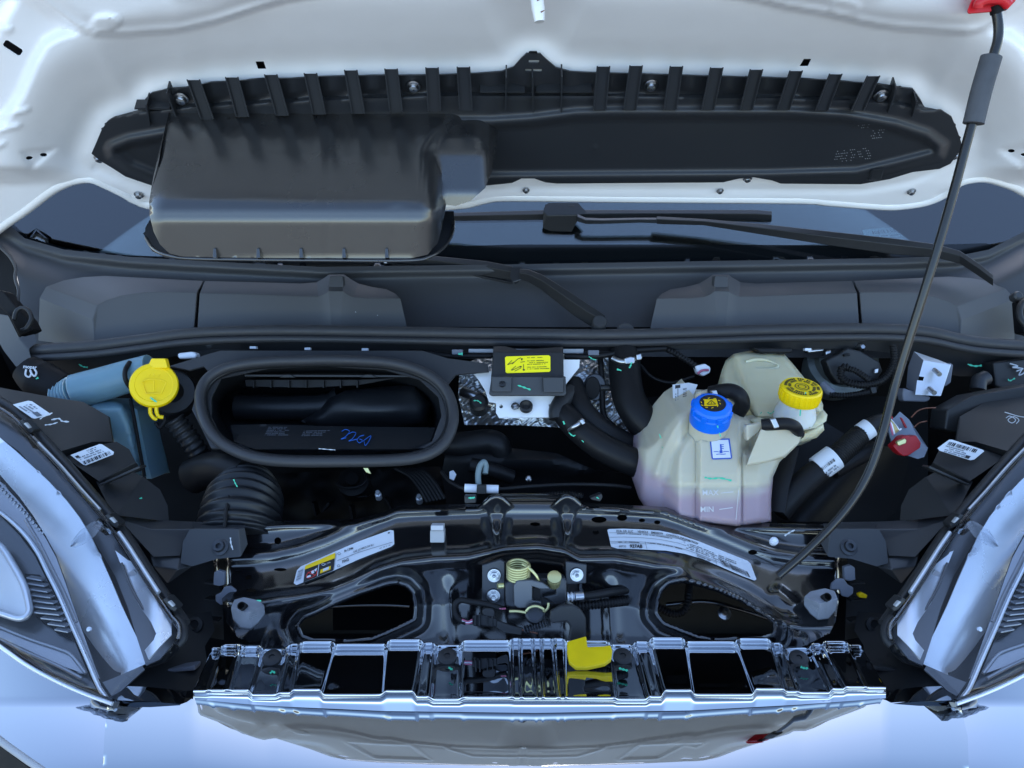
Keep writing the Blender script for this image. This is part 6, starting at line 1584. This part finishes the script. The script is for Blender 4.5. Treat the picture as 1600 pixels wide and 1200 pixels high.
# dark trays between lamps and crossmember, lower corners
for side in (0, 1):
    tf = (lambda q: q) if side == 0 else (lambda q: (1670 - q[0],) + tuple(q[1:]))
    t = thing('corner_tray', 'black moulded tray below the left lamp corner' if side == 0 else 'black moulded tray below the right lamp corner', 'tray', tuple(P(*tf((270, 1010, 1.1)))))
    poly('tray', [tf(q) for q in [(280, 960, 1.12), (330, 955, 1.13), (335, 985, 1.11), (320, 1010, 1.08), (210, 1062, 1.0), (190, 1060, 1.0), (250, 1000, 1.06), (330, 1075, 1.02), (200, 1090, .98)]], [(0, 1, 2, 3, 6), (6, 3, 4, 5), (5, 4, 3, 7, 8)], M['plastic'], t, .003)
    lathe('tray_screw', P(*tf((304, 977, 1.1))), FA, [(.012, -.002), (.012, .002), (.007, .004), (.006, .002), (0, .002)], M['hose'], t)
    prism('tray_lip', [tf(q)[:2] for q in [(255, 1047), (305, 1040), (305, 1048), (262, 1052)]], 1.03, .02, M['greypl'] if side == 0 else M['support'], t, .002)
    wall = thing('inner_guard', 'dark inner guard below the left support' if side == 0 else 'dark inner guard below the right support', 'guard', tuple(P(*tf((310, 920, 1.18)))))
    poly('guard', [tf(q) for q in [(230, 840, 1.22), (345, 870, 1.2), (350, 1000, 1.16), (290, 990, 1.14), (240, 900, 1.18)]], [(0, 1, 2, 3, 4)], M['plastic'], wall, .001)
    for y in (910, 936, 968): prism('guard_rib', [tf(q)[:2] for q in [(318, y), (340, y + 2), (340, y + 5), (318, y + 3)]], 1.13, .02, M['plastic'], wall, .0008)
pg = thing('drain_plug', 'small amber plug in the dark gap beside the right lamp', 'plug', tuple(P(1349, 931, 1.15)))
prism('plug', [(1341, 929), (1347, 926), (1356, 930), (1354, 935), (1343, 934)], 1.12, .008, M['lorange'], pg, .001)

# ------------------------------------------------------------------ bright grille surround
gs = thing('grille_surround', 'mirror bright grille surround with a corrugated top edge and smooth nose', 'grille surround', tuple(P(835, 1080, .9)))
# stations: pixel column at the rear edge and front edge, rear row, front row of each pane; ribs lie between
PANES = [  # x0r,x1r, x0f,x1f, yr, yf
    (331, 343, 302, 322, 1011, 1079), (349, 372, 330, 352, 1006, 1078), (383, 406, 362, 388, 1008, 1078), (413, 443, 394, 431, 1013, 1085), (454, 466, 440, 453, 1005, 1082), (473, 519, 460, 499, 1001, 1077),
    (526, 602, 505, 596, 1005, 1085), (609, 656, 604, 644, 998, 1079), (664, 676, 651, 668, 1003, 1088), (683, 718, 676, 718, 1007, 1092), (725, 795, 726, 797, 999, 1089), (801, 810, 804, 812, 996, 1090),
    (815, 830, 818, 836, 996, 1090), (834, 844, 841, 846, 996, 1090), (848, 861, 851, 870, 996, 1090), (866, 880, 876, 882, 996, 1090), (885, 949, 886, 958, 1000, 1090), (956, 987, 964, 1010, 1006, 1092), (994, 1012, 1016, 1033, 1001, 1088),
    (1019, 1066, 1040, 1079, 995, 1078), (1073, 1147, 1085, 1176, 1001, 1085), (1154, 1200, 1182, 1222, 996, 1076), (1208, 1219, 1229, 1244, 1003, 1080), (1226, 1262, 1251, 1296, 1010, 1082), (1270, 1283, 1302, 1318, 1004, 1076), (1289, 1322, 1324, 1350, 1001, 1073), (1328, 1346, 1356, 1384, 1007, 1074)]
XR, XF, YR, YF, RIBH = [], [], [], [], []
for i, (a, b_, c, d, yr, yf) in enumerate(PANES):
    for k, t in enumerate((0, .08, .35, .65, .92, 1)):
        XR.append(a + (b_ - a) * t); XF.append(c + (d - c) * t); YR.append(yr); YF.append(yf); RIBH.append(.0022 if t in (0, 1) else 0.0)
    if i + 1 < len(PANES):
        n_ = PANES[i + 1]
        for t, hh in ((.33, .0062), (.66, .0062)):
            XR.append(b_ + (n_[0] - b_) * t); XF.append(d + (n_[2] - d) * t); YR.append(yr + (n_[4] - yr) * t); YF.append(yf + (n_[5] - yf) * t); RIBH.append(hh)
XR, XF, YR, YF, RIBH = map(np.array, (XR, XF, YR, YF, RIBH))
def bow(x):
    u2 = ((np.asarray(x, float) - 835) / 520.) ** 2
    return .037 * u2 / (1 + .36 * u2)
D_REAR, D_FRONT = 1.032, .872
rows = []
def addrow(t, dy, dD, rib):
    """t: 0 rear edge .. 1 front edge of the panes; dy pixels and dD metres shift it"""
    x = XR + (XF - XR) * t; y = YR + (YF - YR) * t + dy
    # depth falls linearly in 3D along the pane: use perspective-correct blend
    inv = (1 - t) / (D_REAR + bow(XR)) + t / (D_FRONT + bow(XF))
    d = 1 / inv + dD - RIBH * rib
    rows.append((x, y, d))
L0 = 9.0
addrow(0, 14, .055, 0)      # hidden rear flange, hangs down behind
addrow(0, 1, .022, .3)
addrow(0, -1.2, .008, .5)
addrow(0, 0, .002, .8)
addrow(0, 1.6, 0, 1)
addrow(0, 6.4, -.0006, 1)
addrow(0, 8.2, .0002, 1)
PY0 = YR + L0
def addpane(t, dD, rib):
    x = XR + (XF - XR) * (t * .92 + .08); y = PY0 + (YF - PY0) * t
    inv = (1 - t) / (D_REAR + bow(XR) + .004) + t / (D_FRONT + bow(XF))
    rows.append((x, y, 1 / inv + dD - RIBH * rib))
for t in (.012, .06, .2, .4, .6, .8, .93): addpane(t, 0, 1)
addrow(1.0, -1.0, -.0025, .5)
addrow(1.0, .6, -.0035, .25)
addrow(1.0, 3.4, -.0036, .1)
addrow(1.0, 5.0, -.0018, 0)
addrow(1.0, 6.5, .0012, 0)
# plain fascia under the panes down to the nose crease
ycr = np.interp(XF, [300, 420, 600, 835, 1080, 1250, 1385], [1093, 1103, 1111, 1114, 1110, 1101, 1091])
for s in (.25, .55, .85, 1.0):
    y = (YF + 9) * (1 - s) + ycr * s
    d = (D_FRONT + bow(XF)) + .004 - .004 * s
    rows.append((XF, y, d))
V = np.concatenate([Pn(*r) for r in rows]); n = len(XR)
F = [(k * n + i, k * n + i + 1, (k + 1) * n + i + 1, (k + 1) * n + i) for k in range(len(rows) - 1) for i in range(n - 1)]
o = mesh_obj('top_panel', V, F, M['chrome'], gs, True)
md = o.modifiers.new('smooth', 'SUBSURF'); md.levels = 2; md.render_levels = 2
# nose: near level top that carries the mirrored hood, then rolls down
NO = [(168, 1098), (182, 1094), (230, 1096), (284, 1100), (292, 1097), (299, 1092), (330, 1095), (420, 1103.5), (520, 1109), (600, 1112), (720, 1114), (835, 1115), (960, 1114), (1080, 1111), (1180, 1106), (1250, 1102), (1340, 1094.5), (1374, 1091), (1384, 1094), (1392, 1098), (1440, 1095), (1484, 1093), (1499, 1096),
      (1512, 1150), (1514, 1210), (1514, 1300), (1514, 1420), (835, 1440), (156, 1420), (156, 1300), (160, 1210), (163, 1150)]
ycn = lambda x: np.interp(x, [170, 300, 420, 600, 835, 1080, 1250, 1385, 1500], [1096, 1093, 1103, 1111, 1114, 1110, 1101, 1091, 1095])
# the nose's side profile: slope in degrees grows from back to front; integrated along the view rows
def nose_table():
    c, s = math.cos(PITCH), math.sin(PITCH)
    ray = lambda py: np.array([c + s * (600 - py) / FPX, -s + c * (600 - py) / FPX])
    D = D_FRONT; out = [D]
    for v in range(1, 340):
        tau = R(-6.0 + 7.0 * (v / 80.) ** 1.4) if v < 90 else R(min(55, 2.2 + (v - 90) * .35))
        nn = np.array([-math.sin(tau), math.cos(tau)])
        q = D * ray(1114 + v - 1)
        D = (q @ nn) / (ray(1114 + v) @ nn)
        out.append(D)
    return np.array(out)
NT = nose_table()
def nose_D(x, y):
    v = y - ycn(x)
    return np.interp(v, np.arange(len(NT)), NT) - np.minimum(v, 0) * (NT[0] - NT[6]) / 6 * .45 + bow(x)
dsheet('nose_panel', NO, nose_D, M['nose'], gs, sp=9, sharp=80)
# side lips beyond the panes
for side in (0, 1):
    tf = (lambda q: q) if side == 0 else (lambda q: (1670 - q[0],) + tuple(q[1:]))
    poly('side_lip', [tf(q) for q in [(172, 1089, 00.928), (182, 1084, 00.931), (200, 1072, 00.943), (240, 1074, 00.948), (292, 1080, 00.948), (287, 1099, 00.898), (280, 1100, 00.895), (230, 1096, 00.898), (182, 1094, 00.903)]],
         [(0, 1, 8), (1, 2, 3, 7, 8), (3, 4, 5, 6, 7)], M['nose'], gs, .002)
for x, y in ((425, 1028), (699, 1026), (973, 1026), (1248, 1029)):
    d = float(1 / ((1 - .22) / (D_REAR + bow(x)) + .22 / (D_FRONT + bow(x))))
    lathe('push_pin', P(x, y, d - .001), (0, -.1, .995), [(.0125, -.003), (.0125, .0015), (.010, .003), (.004, .003), (.0035, .001), (0, .001)], M['plastic'], gs, seg=24)
Dpane = lambda x, y: 1 / ((1 - (y - 1004) / 80.) / (D_REAR + bow(x)) + ((y - 1004) / 80.) / (D_FRONT + bow(x))) - .0015
for q in ([(422, 1052), (426, 1049), (430, 1052)], [(701, 1042), (704, 1045), (707, 1046)], [(967, 1044), (974, 1046), (981, 1048)], [(1251, 1042), (1257, 1044), (1263, 1044)]):
    mark(gs, q, Dpane, M['green'], 2.0)

# ------------------------------------------------------------------ wings below the lamps
for side in (0, 1):
    tf = (lambda q: q) if side == 0 else (lambda q: (1670 - q[0],) + tuple(q[1:]))
    t = thing('bumper_corner', 'silver bumper corner below the left headlamp' if side == 0 else 'silver bumper corner below the right headlamp', 'bumper', tuple(P(*tf((80, 1120, .9)))))
    WO = [(-120, 930), (-40, 985), (0, 1013), (40, 1040), (80, 1062), (130, 1083), (168, 1098), (163, 1150), (160, 1210), (156, 1300), (156, 1420), (-300, 1420)] + ([(-120, 1260), (0, 1163), (0, 1160), (-60, 1110), (-150, 1030)] if False else [(-300, 1000)])
    def wing_D(x, y):
        xx = x if side == 0 else 1670 - x
        return nose_D(xx, y) + (np.maximum(170 - xx, 0) / 170.) ** 2 * .016
    dsheet('corner_panel', [tf(q) for q in WO], wing_D, mk('corner_silver', (.36, .37, .40), .05, metal=1, bump=(8, .004)) if side == 0 else bpy.data.materials['corner_silver'], t, sp=9, sharp=80)
    dsheet('seam_backing', [tf(q) for q in [(150, 1090), (180, 1092), (176, 1150), (172, 1300), (168, 1400), (140, 1400), (150, 1200)]], lambda x, y: wing_D(x, y) + .006, M['dark'], t, sp=12, th=.001)
    prism('seam_notch', [tf(q)[:2] for q in [(176, 1098), (187, 1097), (182, 1106), (178, 1120), (175, 1112)]], float(wing_D(np.array(tf((178, 1105))[0]), np.array(1105.))) - .001, .001, M['lamp_grey'], t, 0)
lb = thing('bumper_insert', 'dark bumper insert with a pale edge in the lower left corner', 'bumper insert', tuple(P(20, 1190, .8)))
dsheet('insert', [(-80, 1100), (0, 1166), (62, 1212), (90, 1250), (-80, 1300)], .80, M['hose'], lb, sp=12, th=.003)
tube('insert_edge', [(-60, 1108, .80), (0, 1157, .80), (40, 1186, .80), (75, 1212, .80), (100, 1250, .80)], .0035, M['ribgrey'], lb, seg=10)

# ------------------------------------------------------------------ headlamps
def DL(x, y):
    return 1.195 - .00062 * (np.asarray(y, float) - 640) + 0 * np.asarray(x, float)
for side in (0, 1):
    tf = (lambda q: q) if side == 0 else (lambda q: (1670 - q[0],) + tuple(q[1:]))
    T2 = lambda L: [tf(q)[:2] for q in (L if side == 0 else L[::-1])]
    hl = thing('headlamp', 'clear headlamp on the left with bright silver bezel and ribbed dark inner panels' if side == 0 else 'clear headlamp on the right with bright silver bezel and ribbed dark inner panels', 'headlamp', tuple(P(*tf((120, 900, 1.0)))))
    OUT = [(-160, 600), (-40, 618), (0, 640), (30, 662), (60, 692), (90, 722), (120, 756), (150, 790), (180, 826), (205, 862), (228, 898), (250, 932), (268, 960), (282, 980), (286, 1000), (277, 1018), (258, 1034), (240, 1040), (224, 1044), (206, 1062), (186, 1080), (176, 1094), (160, 1092), (130, 1080), (80, 1058), (40, 1036), (0, 1008), (-60, 966), (-160, 900)]
    lens_D = lambda x, y: DL(x, y) - .012
    dsheet('housing', T2(OUT), lambda x, y: DL(x, y) + .055, M['lamp_dark'], hl, sp=14, th=.003)
    # back rail: black frame along the inner edge with clips and bright bead
    RAIL = [(-20, 622), (20, 646), (50, 676), (80, 708), (112, 744), (145, 782), (175, 818), (202, 856), (226, 894), (250, 930), (270, 958), (284, 978)]
    tube('rear_rail', [tf((x + 5, y - 3, float(DL(x, y)) + .01)) for x, y in RAIL], .0075, M['plastic'], hl, seg=12)
    tube('lens_edge', [tf((x - 2, y + 4, float(DL(x, y)) - .010)) for x, y in RAIL], .0038, M['tab'], hl, seg=12)
    tube('bright_bead', [tf((x, y, float(DL(x, y)) - .012)) for x, y in [(186, 832), (200, 852), (218, 880), (236, 908), (248, 926)]], .0030, M['zinc'], hl, seg=10)
    tube('bright_bead', [tf((x, y, float(DL(x, y)) - .012)) for x, y in [(60, 692), (95, 728), (130, 768), (156, 796)]], .0022, M['zinc'], hl, seg=10)
    for cx, cy in ((38, 664), (172, 812), (263, 943)):
        prism('rail_clip', T2([(cx - 10, cy - 6), (cx - 2, cy - 9), (cx + 14, cy + 8), (cx + 10, cy + 14), (cx + 2, cy + 10)]), float(DL(cx, cy)) - .022, .02, M['plastic'], hl, .002)
        prism('clip_tongue', T2([(cx - 2, cy - 2), (cx + 2, cy - 4), (cx + 9, cy + 4), (cx + 6, cy + 6)]), float(DL(cx, cy)) - .0245, .006, M['ribgrey'], hl, .001)
    tube('corner_ring', [tf((x, y, float(DL(x, y)) - .004)) for x, y in [(276, 966), (284, 975), (287, 988), (284, 1000), (276, 1008)]], .006, M['plastic'], hl, seg=10)
    tube('corner_ring', [tf((x, y, float(DL(x, y)) - .012)) for x, y in [(272, 966), (279, 975), (281, 988), (278, 1000)]], .003, M['tab'], hl, seg=10)
    # grey flange between rail and silver bezel
    dsheet('inner_flange', T2([(-60, 628), (0, 650), (30, 674), (70, 712), (110, 756), (140, 790), (170, 826), (200, 872), (225, 912), (250, 945), (268, 970), (276, 988), (270, 1005), (250, 1030), (228, 1040), (215, 1000), (200, 950), (180, 900), (150, 850), (112, 800), (70, 750), (30, 705), (-60, 640)]),
           lambda x, y: DL(x, y) + .034, M['lamp_grey'], hl, sp=9, th=.002)
    # silver bezel: wide bright band following the lamp, folded along its length
    BEZ = [(-120, 640), (-30, 664), (0, 684), (24, 704), (48, 726), (76, 752), (104, 782), (124, 808), (142, 838), (158, 872), (174, 908), (190, 946), (206, 980), (222, 1012), (234, 1034), (222, 1040), (190, 1054), (172, 1062), (160, 1066),
           (152, 1048), (140, 1012), (126, 976), (112, 936), (100, 900), (88, 868), (72, 838), (52, 806), (30, 776), (0, 742), (-40, 715), (-120, 700)]
    mid = [(-120, 660), (0, 706), (60, 760), (100, 810), (128, 862), (152, 920), (172, 980), (190, 1040)]
    def bez_D(x, y):
        xx = x if side == 0 else 1670 - x
        dm = ldist(xx, y, mid)
        sgn = np.sign((xx - np.interp(y, [m_[1] for m_ in mid], [m_[0] for m_ in mid])))
        return DL(x, y) + .010 - sgn * dm * .00022 + .0000045 * dm * dm + .00022 * (y - 860)
    dsheet('bezel', T2(BEZ), bez_D, M['lamp_chrome'], hl, sp=6, th=.002, sharp=80)
    dsheet('bezel_foot', T2([(160, 1066), (176, 1060), (222, 1040), (226, 1046), (208, 1062), (178, 1090), (172, 1084)]), lambda x, y: DL(x, y) + .012, M['lamp_grey'], hl, sp=8, th=.002)
    dsheet('corner_bowl', T2([(180, 860), (206, 880), (232, 920), (256, 952), (268, 972), (268, 992), (250, 1010), (232, 1030), (226, 1016), (240, 1000), (244, 990), (236, 972), (216, 944), (198, 905)]), lambda x, y: DL(x, y) + .002 - .008 * np.exp(-(((x if side == 0 else 1670 - x) - 240) / 26) ** 2), M['lamp_chrome'], hl, sp=5, th=.002, sharp=80)
    tube('bezel_crease', [tf((x, y, float(DL(x, y)) - .002)) for x, y in [(190, 880), (204, 916), (222, 948), (240, 974), (248, 992), (244, 1010), (232, 1024)]], .0018, M['lamp_grey'], hl, seg=8)
    # inner silver edge, grey fluted panel, lamp frame and slats
    tube('silver_edge', [tf((x, y, float(DL(x, y)) + .012)) for x, y in [(-40, 776), (0, 800), (34, 830), (58, 862), (74, 894), (92, 930), (112, 976), (136, 1030), (154, 1072), (166, 1090)]], .0028, M['lamp_chrome'], hl, seg=10)
    dsheet('grey_panel', T2([(-120, 720), (-40, 728), (0, 752), (30, 784), (52, 812), (72, 842), (88, 872), (100, 905), (112, 940), (128, 985), (146, 1035), (156, 1060), (148, 1058), (118, 992), (96, 936), (76, 892), (58, 860), (34, 828), (0, 798), (-120, 770)]), lambda x, y: DL(x, y) + .022, M['lamp_pale'], hl, sp=9, th=.002)
    for k in range(16):
        t_ = k / 15.
        x0 = -8 + 74 * t_; y0 = 752 + 78 * t_
        prism('flute', T2([(x0, y0), (x0 + 3.0, y0 + 1.4), (x0 - 10, y0 + 30), (x0 - 13, y0 + 28)]), float(DL(x0, y0)) + .018, .006, M['lamp_pale'], hl, .0008)
    dsheet('lower_panel', T2([(-120, 800), (0, 806), (30, 836), (54, 868), (70, 900), (90, 940), (112, 992), (140, 1058), (150, 1076), (120, 1072), (80, 1052), (0, 1000), (-120, 920)]), lambda x, y: DL(x, y) + .032, M['lamp_grey'], hl, sp=10, th=.002)
    FRM = [(-60, 836), (-30, 842), (-4, 850), (8, 862), (20, 882), (32, 903), (40, 922), (45, 944), (46, 954), (42, 962), (34, 966), (24, 965), (8, 960), (-20, 950), (-60, 932)]
    tube('lamp_frame', [tf((x, y, float(DL(x, y)) + .012)) for x, y in FRM], .0045, M['lamp_chrome'], hl, seg=10, closed=True)
    dsheet('lamp_window', T2(FRM), lambda x, y: DL(x, y) + .016, M['lamp_white'], hl, sp=9, th=.002)
    dsheet('slat_back', T2([(38, 896), (62, 898), (80, 930), (104, 986), (112, 1000), (96, 992), (56, 964), (50, 940)]), lambda x, y: DL(x, y) + .026, M['dark'], hl, sp=9, th=.002)
    for k in range(10):
        y0 = 902 + k * 9.0
        xa = 40 + k * 1.9 + max(0, k - 6) * 9; xb = 64 + k * 4.6
        prism('slat', T2([(xa, y0), (xb, y0 + 4), (xb + 1, y0 + 6.6), (xa + 1, y0 + 2.6)]), float(DL(xa, y0)) + .014, .012, M['lamp_pale'], hl, .0006)
    for ln in ([(-40, 962), (0, 980), (50, 1000), (92, 1014), (112, 1024), (134, 1052)], [(-40, 990), (0, 1000), (40, 1018), (90, 1040), (128, 1060)], [(40, 812), (62, 850), (80, 886), (100, 926), (120, 972)]):
        tube('inner_edge', [tf((x, y, float(DL(x, y)) + .022)) for x, y in ln], .0022, M['lamp_pale'], hl, seg=8)
    dsheet('chin_panel', T2([(-60, 962), (0, 984), (50, 1003), (92, 1017), (110, 1026), (130, 1052), (90, 1038), (40, 1014), (0, 996), (-60, 980)]), lambda x, y: DL(x, y) + .024, M['lamp_pale'], hl, sp=8, th=.002)
    lathe('dimple', P(*tf((139, 983, float(DL(139, 983)) + .008))), (0, -.6, .8), [(.003, -.002), (.003, .001), (0, .002)], M['lamp_chrome'], hl, seg=12)
    tube('lens_rim', [tf((x, y, float(DL(x, y)) - .006)) for x, y in [(-60, 962), (0, 1004), (40, 1032), (80, 1054), (130, 1077), (174, 1095)]], .0022, M['lamp_dark'], hl, seg=10)
    tube('lens_rim', [tf((x, y, float(DL(x, y)) - .010)) for x, y in [(-60, 968), (0, 1010), (40, 1038), (80, 1060), (130, 1083), (176, 1100)]], .0024, M['lamp_chrome'], hl, seg=10)
    # clear lens
    dsheet('lens', T2(OUT), lambda x, y: lens_D(x, y) - .022 * np.clip(1 - (np.abs((x if side == 0 else 1670 - x) - (60 + (y - 640) * .25)) / 150) ** 2, 0, 1), M['lens'], hl, sp=10, er=(12, .016), sharp=80)
    # moulded clear tab on the lens
    poly('lens_tab', [tf(q) for q in [(152, 813, 1.070), (158, 815, 1.068), (160, 822, 1.064), (148, 838, 1.052), (132, 850, 1.044), (118, 856, 1.040), (110, 854, 1.040), (112, 844, 1.044), (126, 828, 1.054), (140, 818, 1.064),
                                      (152, 813, 1.082), (160, 822, 1.078), (132, 850, 1.058), (110, 854, 1.053), (126, 828, 1.068)]],
         [tuple(range(10)), (0, 2, 11, 10), (2, 4, 12, 11), (4, 6, 13, 12), (7, 8, 14, 13), (8, 0, 10, 14)], M['tab'], hl, .003, 3)
    tube('tab_stem', [tf((150, 816, 1.07)), tf((160, 822, 1.075)), tf((170, 830, 1.085))], .007, M['tab'], hl, seg=12)
    prism('bright_patch', T2([(198, 896), (208, 890), (232, 918), (222, 926)]), float(DL(212, 906)) + .004, .004, M['zinc'], hl, .001)

# ------------------------------------------------------------------ nest fittings and print under the part that carries them
bpy.context.view_layer.update()
base = lambda o: o.name.split('.')[0]
def centre(o):
    bb = [o.matrix_world @ Vector(c) for c in o.bound_box]
    return sum(bb, Vector()) / 8
def nest(c, p_):
    w = c.matrix_world.copy()
    c.parent = p_
    c.matrix_parent_inverse = p_.matrix_world.inverted()
    c.matrix_basis = w if True else c.matrix_basis
PRINT = ('lettering', 'barcode', 'small_print', 'print_block', 'print_lines', 'print_ring', 'line_drawing', 'thermometer', 'sticker_face', 'prohibition_ring')
roots = [o for o in bpy.data.objects if o.type == 'EMPTY' and o.parent is None]
for t in roots:
    ch = list(t.children)
    carriers = [c for c in ch if base(c) in ('sticker', 'tag', 'wrap', 'plate_label')]
    cents = {c.name: centre(c) for c in carriers}
    for c in ch:
        b_ = base(c)
        if b_ in PRINT and carriers and not (b_ == 'lettering' and t.name == 'coolant_tank'):
            cc_ = centre(c)
            nest(c, min(carriers, key=lambda k: (cents[k.name] - cc_).length))
            continue
        own = [k for k in ch if k is not c and b_.startswith(base(k) + '_') and k.parent is t]
        if own:
            cc_ = centre(c)
            nest(c, min(own, key=lambda k: (-len(base(k)), (centre(k) - cc_).length)))
GROUPS = {'headlamp': 'headlamps', 'lamp_housing': 'lamp housings', 'bump_stop': 'rubber bump stops', 'end_bracket': 'steel tabs behind the bump stops', 'side_support': 'plastic side supports', 'edge_clip': 'edge clips on the crossmember',
          'corner_tray': 'corner trays', 'inner_guard': 'inner guards', 'bumper_corner': 'bumper corners', 'wiper': 'windscreen wipers', 'corrugated_loom': 'corrugated looms'}
for t in roots:
    if base(t) in GROUPS: t['group'] = GROUPS[base(t)]
